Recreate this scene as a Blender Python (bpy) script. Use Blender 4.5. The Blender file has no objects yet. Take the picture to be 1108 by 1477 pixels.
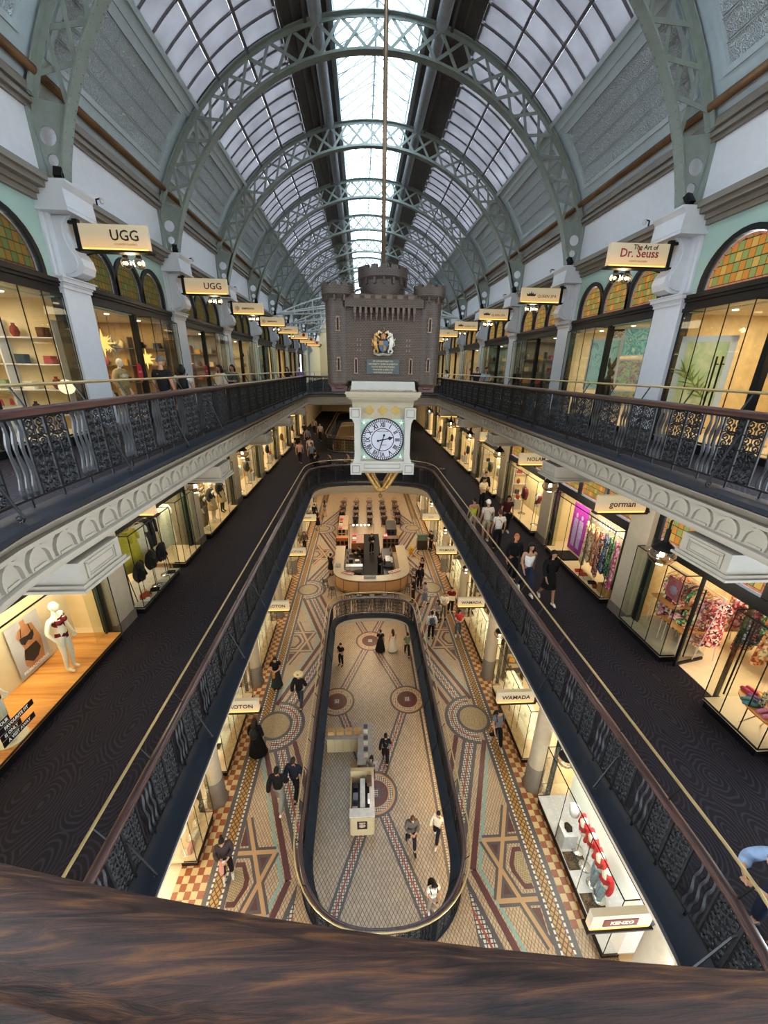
import bpy, bmesh, math, random
from math import sin, cos, pi, sqrt, radians, atan2, floor
from mathutils import Vector, Matrix
from mathutils.geometry import tessellate_polygon
random.seed(7)
SC = bpy.context.scene
COL = SC.collection

# ------------------------------------------------------------------ camera
RT = Vector((.99837675, -.05506083, .01456625)); UP = Vector((.00562655, .34984802, .93678957)); FW = Vector((.05667638, .93518697, -.34958993))
FPX = 552.0
cd = bpy.data.cameras.new('camera'); cam = bpy.data.objects.new('camera', cd); COL.objects.link(cam)
cam.matrix_world = Matrix(((RT.x, UP.x, -FW.x, 0), (RT.y, UP.y, -FW.y, 0), (RT.z, UP.z, -FW.z, 0), (0, 0, 0, 1)))
cd.sensor_fit = 'HORIZONTAL'; cd.sensor_width = 36.0; cd.lens = FPX * 36.0 / 1108.0
cd.clip_start = .02; cd.clip_end = 300
SC.camera = cam
# ------------------------------------------------------------------ sky, view
SC.view_settings.view_transform = 'Standard'; SC.view_settings.look = 'None'
SC.view_settings.gamma = 1.0; SC.view_settings.use_curve_mapping = False
SC.view_settings.exposure = 0.75
SC.cycles.transparent_max_bounces = 24; SC.cycles.max_bounces = 7; SC.cycles.diffuse_bounces = 4
SC.cycles.glossy_bounces = 3; SC.cycles.transmission_bounces = 4; SC.cycles.sample_clamp_indirect = 4.0
SC.cycles.caustics_reflective = False; SC.cycles.caustics_refractive = False
w = bpy.data.worlds.new('overcast_sky'); SC.world = w; w.use_nodes = True
nt = w.node_tree; bg = nt.nodes['Background']
tc = nt.nodes.new('ShaderNodeTexCoord'); nz = nt.nodes.new('ShaderNodeTexNoise'); rp = nt.nodes.new('ShaderNodeValToRGB')
nz.inputs['Scale'].default_value = 2.2; nz.inputs['Detail'].default_value = 5
rp.color_ramp.elements[0].position = .3; rp.color_ramp.elements[0].color = (.58, .72, .88, 1)
rp.color_ramp.elements[1].position = .65; rp.color_ramp.elements[1].color = (.88, .95, 1, 1)
nt.links.new(tc.outputs['Generated'], nz.inputs['Vector']); nt.links.new(nz.outputs['Fac'], rp.inputs['Fac'])
nt.links.new(rp.outputs['Color'], bg.inputs['Color']); bg.inputs['Strength'].default_value = 10.5

# levels (the camera is the origin; z of the floors)
Z2, Z1, ZG, ZB = -1.6, -6.5, -13.45, -17.5
CX = .56          # middle of the roof and the top walls
C1 = .5           # middle of level one and the floors below
BAY = 5.05
P2 = 9.95         # a top level pilaster / roof truss
P1 = 8.85         # a pilaster on the levels below
YEND = 64.0
def portal(nm, loc, rot, sx, sy):
    l = bpy.data.lights.new(nm, 'AREA'); l.shape = 'RECTANGLE'; l.size = sx; l.size_y = sy; l.cycles.is_portal = True
    o = bpy.data.objects.new(nm, l); COL.objects.link(o); o.location = loc; o.rotation_euler = rot
portal('sky_portal_lantern', (CX, 31, 11.3), (0, 0, 0), 5.0, 76)
portal('sky_portal_left', (CX - 4.9, 31, 9.3), (0, radians(-37), 0), 5.4, 76)
portal('sky_portal_right', (CX + 4.9, 31, 9.3), (0, radians(37), 0), 5.4, 76)
def lamp(nm, loc, power, col=(1, .78, .5), size=.5, sy=None, kind='AREA', rot=(0, 0, 0)):
    l = bpy.data.lights.new(nm, kind); l.energy = power; l.color = col
    if kind == 'AREA':
        l.shape = 'RECTANGLE'; l.size = size; l.size_y = sy or size
    else: l.shadow_soft_size = size
    o = bpy.data.objects.new(nm, l); COL.objects.link(o); o.location = loc; o.rotation_euler = rot
    return o

# ------------------------------------------------------------------ ray helpers (where a feature of the photo lies on a real plane)
def ray(px, py): return RT * ((px - 554) / FPX) + UP * ((738.5 - py) / FPX) + FW
def at_z(px, py, z): d = ray(px, py); return d * (z / d.z)

# ------------------------------------------------------------------ materials
def lin(h):
    r = [int(h[i:i + 2], 16) / 255 for i in (0, 2, 4)]
    return tuple(((c + .055) / 1.055) ** 2.4 if c > .04045 else c / 12.92 for c in r) + (1,)
MATS = {}
def pm(name, col, rough=.5, metal=0, var=.12, vs=6, bump=0, bs=60, emit=0, ecol=None, stretch=(1, 1, 1), spec=.5, coat=0):
    if name in MATS: return MATS[name]
    m = bpy.data.materials.new(name); m.use_nodes = True; t = m.node_tree; b = t.nodes['Principled BSDF']
    c = lin(col) if isinstance(col, str) else tuple(col) + (1,)
    b.inputs['Roughness'].default_value = rough; b.inputs['Metallic'].default_value = metal
    b.inputs['Specular IOR Level'].default_value = spec
    if coat: b.inputs['Coat Weight'].default_value = coat
    co = t.nodes.new('ShaderNodeTexCoord'); mp = t.nodes.new('ShaderNodeMapping'); mp.inputs['Scale'].default_value = stretch
    t.links.new(co.outputs['Object'], mp.inputs['Vector'])
    if var:
        n = t.nodes.new('ShaderNodeTexNoise'); n.inputs['Scale'].default_value = vs; n.inputs['Detail'].default_value = 4
        r = t.nodes.new('ShaderNodeValToRGB'); r.color_ramp.elements[0].position = .3; r.color_ramp.elements[1].position = .7
        r.color_ramp.elements[0].color = tuple(x * (1 - var) for x in c[:3]) + (1,)
        r.color_ramp.elements[1].color = tuple(min(1, x * (1 + var)) for x in c[:3]) + (1,)
        t.links.new(mp.outputs['Vector'], n.inputs['Vector']); t.links.new(n.outputs['Fac'], r.inputs['Fac'])
        t.links.new(r.outputs['Color'], b.inputs['Base Color'])
    else: b.inputs['Base Color'].default_value = c
    if bump:
        n2 = t.nodes.new('ShaderNodeTexNoise'); n2.inputs['Scale'].default_value = bs; n2.inputs['Detail'].default_value = 3
        bp = t.nodes.new('ShaderNodeBump'); bp.inputs['Strength'].default_value = bump; bp.inputs['Distance'].default_value = .02
        t.links.new(mp.outputs['Vector'], n2.inputs['Vector']); t.links.new(n2.outputs['Fac'], bp.inputs['Height'])
        t.links.new(bp.outputs['Normal'], b.inputs['Normal'])
    if emit:
        b.inputs['Emission Color'].default_value = lin(ecol) if ecol else c; b.inputs['Emission Strength'].default_value = emit
    MATS[name] = m
    return m
def base_nodes(name):
    m = bpy.data.materials.new(name); m.use_nodes = True; t = m.node_tree
    MATS[name] = m
    return m, t, t.nodes['Principled BSDF'], t.nodes.new('ShaderNodeTexCoord')
def mathn(t, op, a, b=None, c=None):
    n = t.nodes.new('ShaderNodeMath'); n.operation = op
    for i, x in enumerate((a, b, c)):
        if x is None: continue
        if isinstance(x, (int, float)): n.inputs[i].default_value = x
        else: t.links.new(x, n.inputs[i])
    return n.outputs[0]
def mixc(t, f, a, b):
    n = t.nodes.new('ShaderNodeMix'); n.data_type = 'RGBA'
    if isinstance(f, (int, float)): n.inputs['Factor'].default_value = f
    else: t.links.new(f, n.inputs['Factor'])
    for k, x in ((6, a), (7, b)):
        if isinstance(x, tuple): n.inputs[k].default_value = x
        else: t.links.new(x, n.inputs[k])
    return n.outputs[2]
def glass_mat(name, tint='dfeee8', alpha=.12, rough=.02):
    m = bpy.data.materials.new(name); m.use_nodes = True; t = m.node_tree; t.nodes.clear()
    o = t.nodes.new('ShaderNodeOutputMaterial'); tr = t.nodes.new('ShaderNodeBsdfTransparent'); gl = t.nodes.new('ShaderNodeBsdfGlossy')
    fr = t.nodes.new('ShaderNodeLayerWeight'); fr.inputs['Blend'].default_value = .5; mx = t.nodes.new('ShaderNodeMixShader')
    tr.inputs['Color'].default_value = lin(tint); gl.inputs['Roughness'].default_value = rough
    f = mathn(t, 'MULTIPLY_ADD', mathn(t, 'POWER', fr.outputs['Facing'], 4.0), .5 * alpha / .12, .035 * alpha / .12)
    t.links.new(f, mx.inputs[0]); t.links.new(tr.outputs[0], mx.inputs[1]); t.links.new(gl.outputs[0], mx.inputs[2])
    t.links.new(mx.outputs[0], o.inputs['Surface']); MATS[name] = m
    return m
def trans_mat(name, col, trans=.6, clear=.0, emit=0, rough=.4, var=0, vs=3):
    """light passing through: translucent + diffuse (+ clear)"""
    m = bpy.data.materials.new(name); m.use_nodes = True; t = m.node_tree; t.nodes.clear()
    o = t.nodes.new('ShaderNodeOutputMaterial'); d = t.nodes.new('ShaderNodeBsdfDiffuse'); tl = t.nodes.new('ShaderNodeBsdfTranslucent')
    mx = t.nodes.new('ShaderNodeMixShader'); mx.inputs[0].default_value = trans; c = lin(col)
    if var:
        co = t.nodes.new('ShaderNodeTexCoord'); n = t.nodes.new('ShaderNodeTexNoise'); n.inputs['Scale'].default_value = vs; n.inputs['Detail'].default_value = 6
        gi = t.nodes.new('ShaderNodeObjectInfo'); vm = t.nodes.new('ShaderNodeVectorMath'); vm.operation = 'ADD'
        t.links.new(co.outputs['Object'], vm.inputs[0]); t.links.new(gi.outputs['Location'], vm.inputs[1]); t.links.new(vm.outputs[0], n.inputs['Vector'])
        cc = mixc(t, n.outputs['Fac'], tuple(x * (1 - var) for x in c[:3]) + (1,), tuple(min(1, x * (1 + var)) for x in c[:3]) + (1,))
        t.links.new(cc, d.inputs['Color']); t.links.new(cc, tl.inputs['Color'])
    else: d.inputs['Color'].default_value = c; tl.inputs['Color'].default_value = c
    t.links.new(d.outputs[0], mx.inputs[1]); t.links.new(tl.outputs[0], mx.inputs[2]); s = mx.outputs[0]
    if clear:
        tr = t.nodes.new('ShaderNodeBsdfTransparent'); tr.inputs['Color'].default_value = c; m2 = t.nodes.new('ShaderNodeMixShader'); m2.inputs[0].default_value = clear
        t.links.new(s, m2.inputs[1]); t.links.new(tr.outputs[0], m2.inputs[2]); s = m2.outputs[0]
    if emit:
        e = t.nodes.new('ShaderNodeEmission'); e.inputs['Color'].default_value = c; e.inputs['Strength'].default_value = emit
        ad = t.nodes.new('ShaderNodeAddShader'); t.links.new(s, ad.inputs[0]); t.links.new(e.outputs[0], ad.inputs[1]); s = ad.outputs[0]
    t.links.new(s, o.inputs['Surface']); MATS[name] = m
    return m
def emis(name, col, s):
    if name in MATS: return MATS[name]
    m = bpy.data.materials.new(name); m.use_nodes = True; t = m.node_tree; t.nodes.clear()
    o = t.nodes.new('ShaderNodeOutputMaterial'); e = t.nodes.new('ShaderNodeEmission'); e.inputs['Color'].default_value = lin(col); e.inputs['Strength'].default_value = s
    t.links.new(e.outputs[0], o.inputs['Surface']); MATS[name] = m
    return m

# carpet: dark navy and brown with scalloped contour lines
def carpet_mat():
    m, t, b, co = base_nodes('carpet')
    mp = t.nodes.new('ShaderNodeMapping'); mp.inputs['Scale'].default_value = (1.5, .75, 1); t.links.new(co.outputs['Object'], mp.inputs['Vector'])
    n = t.nodes.new('ShaderNodeTexNoise'); n.inputs['Scale'].default_value = 1.3; t.links.new(mp.outputs[0], n.inputs['Vector'])
    vm = t.nodes.new('ShaderNodeVectorMath'); vm.operation = 'MULTIPLY_ADD'; vm.inputs[1].default_value = (.35, .35, 0)
    t.links.new(n.outputs['Color'], vm.inputs[0]); t.links.new(mp.outputs[0], vm.inputs[2])
    v = t.nodes.new('ShaderNodeTexVoronoi'); v.inputs['Scale'].default_value = 1.2; v.inputs['Randomness'].default_value = .35; t.links.new(vm.outputs[0], v.inputs['Vector'])
    s = mathn(t, 'SINE', mathn(t, 'MULTIPLY', v.outputs['Distance'], 75.0)); s = mathn(t, 'SMOOTH_MAX', s, 0.0, .4)
    n2 = t.nodes.new('ShaderNodeTexNoise'); n2.inputs['Scale'].default_value = .8; t.links.new(co.outputs['Object'], n2.inputs['Vector'])
    basec = mixc(t, n2.outputs['Fac'], lin('14151e'), lin('201a1a'))
    t.links.new(mixc(t, mathn(t, 'MULTIPLY', s, .55), basec, lin('332f3c')), b.inputs['Base Color'])
    b.inputs['Roughness'].default_value = .95; b.inputs['Specular IOR Level'].default_value = .15
    bp = t.nodes.new('ShaderNodeBump'); bp.inputs['Strength'].default_value = .3; bp.inputs['Distance'].default_value = .01
    t.links.new(s, bp.inputs['Height']); t.links.new(bp.outputs[0], b.inputs['Normal'])
    return m
# small diamond mosaic field
def mosaic_mat(name, c1, c2, grout, size, ang=45, strx=1.0, gw=.06, rough=.35):
    m, t, b, co = base_nodes(name)
    mp = t.nodes.new('ShaderNodeMapping'); mp.inputs['Scale'].default_value = (1 / size * strx, 1 / size, 1 / size); mp2 = t.nodes.new('ShaderNodeMapping'); mp2.inputs['Rotation'].default_value = (0, 0, radians(ang))
    t.links.new(co.outputs['Object'], mp.inputs['Vector']); t.links.new(mp.outputs[0], mp2.inputs['Vector'])
    sx = t.nodes.new('ShaderNodeSeparateXYZ'); t.links.new(mp2.outputs[0], sx.inputs[0])
    fx = mathn(t, 'FRACT', sx.outputs[0]); fy = mathn(t, 'FRACT', sx.outputs[1])
    lx = mathn(t, 'MINIMUM', fx, mathn(t, 'SUBTRACT', 1.0, fx)); ly = mathn(t, 'MINIMUM', fy, mathn(t, 'SUBTRACT', 1.0, fy))
    g = mathn(t, 'LESS_THAN', mathn(t, 'MINIMUM', lx, ly), gw)
    cc = t.nodes.new('ShaderNodeCombineXYZ'); t.links.new(mathn(t, 'FLOOR', sx.outputs[0]), cc.inputs[0]); t.links.new(mathn(t, 'FLOOR', sx.outputs[1]), cc.inputs[1])
    wn = t.nodes.new('ShaderNodeTexWhiteNoise'); t.links.new(cc.outputs[0], wn.inputs['Vector'])
    bc = mixc(t, wn.outputs['Value'], lin(c1), lin(c2)); t.links.new(mixc(t, g, bc, lin(grout)), b.inputs['Base Color'])
    b.inputs['Roughness'].default_value = rough
    return m
# masonry of the castle
def brick_mat(name, c1, c2, mortar, scale=1.0, flat=False):
    m, t, b, co = base_nodes(name)
    sx = t.nodes.new('ShaderNodeSeparateXYZ'); t.links.new(co.outputs['Object'], sx.inputs[0])
    cb = t.nodes.new('ShaderNodeCombineXYZ')
    if flat: t.links.new(mathn(t, 'ADD', sx.outputs[0], sx.outputs[1]), cb.inputs[0])
    else: t.links.new(mathn(t, 'MULTIPLY', mathn(t, 'ARCTAN2', sx.outputs[1], sx.outputs[0]), .31), cb.inputs[0])
    t.links.new(sx.outputs[2], cb.inputs[1])
    br = t.nodes.new('ShaderNodeTexBrick'); br.inputs['Scale'].default_value = scale; br.inputs['Mortar Size'].default_value = .004
    br.inputs['Brick Width'].default_value = .066; br.inputs['Row Height'].default_value = .033; br.inputs['Bias'].default_value = -.2
    br.inputs['Color1'].default_value = lin(c1); br.inputs['Color2'].default_value = lin(c2); br.inputs['Mortar'].default_value = lin(mortar)
    t.links.new(cb.outputs[0], br.inputs['Vector'])
    n = t.nodes.new('ShaderNodeTexNoise'); n.inputs['Scale'].default_value = 9; t.links.new(co.outputs['Object'], n.inputs['Vector'])
    t.links.new(mixc(t, mathn(t, 'MULTIPLY', n.outputs['Fac'], .5), br.outputs['Color'], lin('1c1512')), b.inputs['Base Color'])
    bp = t.nodes.new('ShaderNodeBump'); bp.inputs['Strength'].default_value = .8; bp.inputs['Distance'].default_value = .02; bp.invert = True
    t.links.new(br.outputs['Fac'], bp.inputs['Height']); t.links.new(bp.outputs[0], b.inputs['Normal'])
    b.inputs['Roughness'].default_value = .6
    return m
def wood_mat(name, c1, c2, c3, axis=0, sc=6, rough=.35, bump=.3, coat=0, spec=.5):
    m, t, b, co = base_nodes(name)
    mp = t.nodes.new('ShaderNodeMapping'); s = [sc, sc, sc]; s[axis] = sc * .07; mp.inputs['Scale'].default_value = s
    t.links.new(co.outputs['Object'], mp.inputs['Vector'])
    n = t.nodes.new('ShaderNodeTexNoise'); n.inputs['Scale'].default_value = 1.0; n.inputs['Detail'].default_value = 8; n.inputs['Roughness'].default_value = .62; n.inputs['Distortion'].default_value = .6
    t.links.new(mp.outputs[0], n.inputs['Vector'])
    r = t.nodes.new('ShaderNodeValToRGB'); e = r.color_ramp.elements; e[0].position = .36; e[0].color = lin(c1); e[1].position = .68; e[1].color = lin(c3)
    k = e.new(.52); k.color = lin(c2)
    t.links.new(n.outputs['Fac'], r.inputs['Fac']); t.links.new(r.outputs['Color'], b.inputs['Base Color'])
    bp = t.nodes.new('ShaderNodeBump'); bp.inputs['Strength'].default_value = bump; bp.inputs['Distance'].default_value = .004
    t.links.new(n.outputs['Fac'], bp.inputs['Height']); t.links.new(bp.outputs[0], b.inputs['Normal'])
    b.inputs['Roughness'].default_value = rough; b.inputs['Specular IOR Level'].default_value = spec
    if coat: b.inputs['Coat Weight'].default_value = coat; b.inputs['Coat Roughness'].default_value = .25
    return m
def pressed_mat():
    m, t, b, co = base_nodes('pressed_metal')
    v = t.nodes.new('ShaderNodeTexVoronoi'); v.inputs['Scale'].default_value = 9; v.feature = 'SMOOTH_F1'
    n = t.nodes.new('ShaderNodeTexNoise'); n.inputs['Scale'].default_value = 11; n.inputs['Detail'].default_value = 3; n.inputs['Distortion'].default_value = 1.5
    gi = t.nodes.new('ShaderNodeObjectInfo'); vm = t.nodes.new('ShaderNodeVectorMath'); t.links.new(co.outputs['Object'], vm.inputs[0]); t.links.new(gi.outputs['Location'], vm.inputs[1])
    t.links.new(vm.outputs[0], v.inputs['Vector']); t.links.new(vm.outputs[0], n.inputs['Vector'])
    s = mathn(t, 'SINE', mathn(t, 'MULTIPLY', mathn(t, 'ADD', v.outputs['Distance'], n.outputs['Fac']), 22.0))
    bp = t.nodes.new('ShaderNodeBump'); bp.inputs['Strength'].default_value = .9; bp.inputs['Distance'].default_value = .03
    t.links.new(s, bp.inputs['Height']); t.links.new(bp.outputs[0], b.inputs['Normal'])
    t.links.new(mixc(t, mathn(t, 'MULTIPLY_ADD', s, .35, .5), lin('b4c0c7'), lin('d8e0e4')), b.inputs['Base Color'])
    b.inputs['Roughness'].default_value = .5
    return m
carpet_mat(); pressed_mat()
mosaic_mat('mosaic_field', 'b39b7e', 'a58c6e', '5b4636', .1, 45, 1.5, .07)
mosaic_mat('mosaic_disc', 'a8946f', '978260', '6a5840', .05, 20, 1, .1)
mosaic_mat('mosaic_lower', 'a89a86', '988976', '3f362f', .16, 45, 1.6, .06)
mosaic_mat('mosaic_gold', '9c7438', 'ab8348', '4a3018', .12, 45, 1.2, .13)
mosaic_mat('mosaic_white', 'c2bbae', 'b5ad9f', '3c3834', .09, 0, 1, .15)
brick_mat('castle_brick', '2e2219', '1a130e', '5a4633', 1.0, True)
brick_mat('castle_brick_round', '2e2219', '1a130e', '554230', 1.0, False)
wood_mat('handrail_wood', '130b09', '2c1c17', '50321c', 0, 130, .6, .5, 0, .2)
wood_mat('rail_wood', '1e1010', '37201e', '4a2c28', 1, 20, .3, .1, .3)
wood_mat('shop_wood_floor', 'a0622a', 'c98b45', 'dba55c', 0, 5, .3, .05)
wood_mat('plank', '5a3a20', '7c5430', '936a40', 1, 12, .4, .1)
glass_mat('shop_glass', 'f8faf6', .12); glass_mat('globe_glass', 'e2d4c0', .75); glass_mat('roof_glass', 'cfe4e2', .1)
trans_mat('skylight_pane', '838284', .68, 0, 0, var=.3, vs=1.3); trans_mat('skylight_clear', 'dfe8f0', .3, .55, 0)
trans_mat('lantern_glass', 'f2f8fa', .35, .6)
WHITE = pm('white_wall', 'c8c8cc', .6, var=.03); PIL = pm('pilaster_paint', 'b9bbc0', .5, var=.03)
MINT = pm('mint_wall', '8ea59b', .6, var=.05, vs=2); MINTP = pm('pale_mint', 'bcd8cc', .5, var=.03)
STEEL = pm('truss_steel', '7b837d', .5, 0, .08, bump=.05); STEELD = pm('truss_grey', '737c78', .5)
BLUEG = pm('blue_grey_paint', 'a6b3b8', .5, var=.05); BROWNM = pm('taupe_moulding', '6f675c', .5, var=.08)
BRONZE = pm('bronze_pipe', '5c4228', .4, .4, var=.25, vs=3); DARKF = pm('dark_frame', '08090c', .5, var=.1, spec=.3)
DARKM = pm('dark_metal', '55504e', .5, .3, var=.2); DUCT = pm('grey_duct', '8b8d92', .45, .4, var=.1)
BAR = pm('glazing_bar', '5d5b60', .5); BARL = pm('lantern_bar', '848f95', .5)
IRON = pm('cast_iron', '090a0e', .5, .1, var=.2, spec=.35); LEDGE = pm('slate_ledge', '161c26', .5, var=.2, vs=4, bump=.05, spec=.3)
CREAM = pm('cream_plaster', 'ab9e88', .6, var=.05); CREAMW = pm('white_plaster', '8b8376', .6, var=.04)
COVE = pm('olive_cove', '6e665a', .6); BRASS = pm('brass_rail', 'b5a173', .3, .75, var=.08)
BLACK = pm('black_paint', '0a090a', .65, spec=.25); WARMW = pm('warm_wall', 'd8c49a', .7, var=.04); WARMC = pm('warm_ceiling', 'd9cdb4', .8)
PALE = pm('pale_floor', 'd9c2a0', .4, var=.05); STONE = pm('stone_grey', '6c6257', .5, var=.1)
DARKT = pm('tile_dark', '4a4547', .35, var=.1, vs=40); MAROON = pm('tile_maroon', '50292a', .35, var=.12, vs=40); TAN = pm('tile_tan', 'a8835c', .35, var=.08, vs=40)
REDT = pm('tile_red', '8a3f30', .35); TEAL = pm('tile_teal', '77958e', .35, var=.15, vs=40); WHT = pm('tile_white', 'cdc5b8', .35, var=.05)
CHK1 = pm('tile_russet', '8a4a28', .35, var=.2, vs=7); CHK2 = pm('tile_cream', 'c2a87a', .35, var=.12, vs=7); DISC = pm('tile_oxblood', '52302a', .35, var=.1)
GREY = pm('grey_cloth', '77787c', .9); SKIN = pm('skin', 'b98a6c', .6, var=.05)
SIGNW = emis('sign_lit', 'efe6d2', .85); SIGNG = emis('sign_glow', 'ffb65a', 1.6); BULB = emis('bulb', 'ffd9a0', 14.0); SPOT = emis('downlight', 'ffe6bd', 9.0)

# ------------------------------------------------------------------ mesh and object helpers
class MB:
    def __init__(s): s.v = []; s.f = []; s.m = []; s.M = None
    def add(s, vs, fs, m=0):
        o = len(s.v)
        s.v += [tuple(s.M @ Vector(p)) for p in vs] if s.M else [tuple(p) for p in vs]
        s.f += [tuple(i + o for i in f) for f in fs]; s.m += [m] * len(fs); return s
    def box(s, x0, y0, z0, x1, y1, z1, m=0):
        if x0 > x1: x0, x1 = x1, x0
        if y0 > y1: y0, y1 = y1, y0
        if z0 > z1: z0, z1 = z1, z0
        return s.add([(x0, y0, z0), (x1, y0, z0), (x1, y1, z0), (x0, y1, z0), (x0, y0, z1), (x1, y0, z1), (x1, y1, z1), (x0, y1, z1)],
              [(0, 3, 2, 1), (4, 5, 6, 7), (0, 1, 5, 4), (1, 2, 6, 5), (2, 3, 7, 6), (3, 0, 4, 7)], m)
    def cb(s, c, d, m=0): return s.box(c[0] - d[0] / 2, c[1] - d[1] / 2, c[2] - d[2] / 2, c[0] + d[0] / 2, c[1] + d[1] / 2, c[2] + d[2] / 2, m)
    def bev(s, x0, y0, z0, x1, y1, z1, b, m=0):
        """box with chamfered vertical corners"""
        p = [(x0 + b, y0), (x1 - b, y0), (x1, y0 + b), (x1, y1 - b), (x1 - b, y1), (x0 + b, y1), (x0, y1 - b), (x0, y0 + b)]
        return s.prism(p, 'z', z0, z1, m)
    def prism(s, p, ax, a, b, m=0):
        n = len(p)
        f = {'z': lambda q, h: (q[0], q[1], h), 'x': lambda q, h: (h, q[0], q[1]), 'y': lambda q, h: (q[0], h, q[1])}[ax]
        vs = [f(q, a) for q in p] + [f(q, b) for q in p]
        return s.add(vs, [tuple(range(n))[::-1], tuple(range(n, 2 * n))] + [(i, (i + 1) % n, n + (i + 1) % n, n + i) for i in range(n)], m)
    def tube(s, pts, r, n=6, closed=False, m=0, cap=True, flat=None):
        pts = [Vector(p) for p in pts]; k = len(pts); rs = r if isinstance(r, (list, tuple)) else [r] * k; rings = []
        prev = None
        for i, p in enumerate(pts):
            if closed: t = pts[(i + 1) % k] - pts[i - 1]
            else: t = pts[min(i + 1, k - 1)] - pts[max(i - 1, 0)]
            if t.length < 1e-9: t = Vector((0, 0, 1))
            t.normalize()
            if prev is None:
                a = Vector((0, 0, 1)) if abs(t.z) < .9 else Vector((1, 0, 0))
                u = t.cross(a).normalized()
            else:
                u = prev - t * prev.dot(t)
                u = u.normalized() if u.length > 1e-6 else t.orthogonal().normalized()
            prev = u; v = t.cross(u); fl = flat or 1
            rings.append([p + (u * cos(2 * pi * j / n) * fl + v * sin(2 * pi * j / n)) * rs[i] for j in range(n)])
        vs = [q for rg in rings for q in rg]; fs = []
        for i in range(k if closed else k - 1):
            a, b = i * n, ((i + 1) % k) * n
            fs += [(a + j, a + (j + 1) % n, b + (j + 1) % n, b + j) for j in range(n)]
        if cap and not closed: fs += [tuple(range(n))[::-1], tuple(range((k - 1) * n, k * n))]
        return s.add(vs, fs, m)
    def lathe(s, prof, n=16, c=(0, 0, 0), m=0, a0=0, a1=2 * pi, sx=1, sy=1, cap=False):
        full = abs(a1 - a0 - 2 * pi) < 1e-6; k = n if full else n + 1; vs = []
        for r, z in prof: vs += [(c[0] + r * sx * cos(a0 + (a1 - a0) * j / n), c[1] + r * sy * sin(a0 + (a1 - a0) * j / n), c[2] + z) for j in range(k)]
        fs = []
        for i in range(len(prof) - 1):
            a, b = i * k, (i + 1) * k
            fs += [(a + j, a + (j + 1) % k, b + (j + 1) % k, b + j) for j in range(n)]
        if full and cap:
            if prof[0][0] > 1e-5: fs.append(tuple(range(k))[::-1])
            if prof[-1][0] > 1e-5: fs.append(tuple(range((len(prof) - 1) * k, len(prof) * k)))
        return s.add(vs, fs, m)
    def ell(s, c, r, n=10, m=0):
        if isinstance(r, (int, float)): r = (r, r, r)
        h = max(4, n // 2); prof = [(max(1e-6, sin(pi * i / h)), -cos(pi * i / h)) for i in range(h + 1)]; vs = []; 
        for a, z in prof: vs += [(c[0] + r[0] * a * cos(2 * pi * j / n), c[1] + r[1] * a * sin(2 * pi * j / n), c[2] + r[2] * z) for j in range(n)]
        fs = []
        for i in range(h): fs += [(i * n + j, i * n + (j + 1) % n, (i + 1) * n + (j + 1) % n, (i + 1) * n + j) for j in range(n)]
        return s.add(vs, fs, m)
    def plate(s, outer, holes, fn, th, m=0):
        """flat plate with holes: outline lists of 2-D points, fn(u, v, w) -> 3-D, thickness th"""
        loops = [list(outer)] + [list(h) for h in holes]; tri = tessellate_polygon([[Vector((a, b, 0)) for a, b in l] for l in loops])
        pts = [p for l in loops for p in l]; n = len(pts)
        vs = [fn(a, b, 0) for a, b in pts] + [fn(a, b, th) for a, b in pts]; fs = [tuple(t) for t in tri] + [tuple(n + i for i in t[::-1]) for t in tri]; o = 0
        for l in loops:
            k = len(l); fs += [(o + i, o + (i + 1) % k, n + o + (i + 1) % k, n + o + i) for i in range(k)]; o += k
        return s.add(vs, fs, m)
    def mesh(s, name, mats, smooth=False, fix=True):
        me = bpy.data.meshes.new(name); me.from_pydata(s.v, [], s.f)
        for mt in (mats if isinstance(mats, (list, tuple)) else [mats]): me.materials.append(mt)
        if any(s.m): me.polygons.foreach_set('material_index', s.m)
        if fix:
            bm = bmesh.new(); bm.from_mesh(me); bmesh.ops.remove_doubles(bm, verts=bm.verts, dist=2e-5); bmesh.ops.recalc_face_normals(bm, faces=bm.faces); bm.to_mesh(me); bm.free()
        if smooth:
            me.polygons.foreach_set('use_smooth', [True] * len(me.polygons))
            if smooth == 'auto':
                try: me.set_sharp_from_angle(angle=radians(35))
                except Exception: pass
        me.update(); return me
    def build(s, name, mats, parent=None, smooth=False, loc=None, rot=None):
        return put(name, s.mesh(name, mats, smooth), parent, loc, rot)
def clip(poly, hull):
    """convex clip of poly by counter-clockwise hull"""
    out = poly
    for i in range(len(hull)):
        a, b = hull[i], hull[(i + 1) % len(hull)]; inp, out = out, []
        for j in range(len(inp)):
            p, q = inp[j - 1], inp[j]
            sp = (b[0] - a[0]) * (p[1] - a[1]) - (b[1] - a[1]) * (p[0] - a[0]); sq = (b[0] - a[0]) * (q[1] - a[1]) - (b[1] - a[1]) * (q[0] - a[0])
            if (sp >= 0) != (sq >= 0): f_ = sp / (sp - sq); out.append((p[0] + (q[0] - p[0]) * f_, p[1] + (q[1] - p[1]) * f_))
            if sq >= 0: out.append(q)
        if len(out) < 3: return []
    return out
KIDS = {}
def put(name, me, parent=None, loc=None, rot=None, mat=None):
    o = bpy.data.objects.new(name, me); COL.objects.link(o)
    if loc is not None: o.location = loc
    if rot is not None: o.rotation_euler = rot
    if parent is not None: o.parent = parent; KIDS.setdefault(parent.name, []).append(o)
    if mat is not None:
        for i, x in enumerate(mat if isinstance(mat, (list, tuple)) else [mat]):
            if i < len(o.material_slots): o.material_slots[i].link = 'OBJECT'; o.material_slots[i].material = x
    return o
def tag(o, label, cat, group=None, kind=None):
    o['label'] = label; o['category'] = cat
    if group: o['group'] = group
    if kind: o['kind'] = kind
    return o
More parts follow.
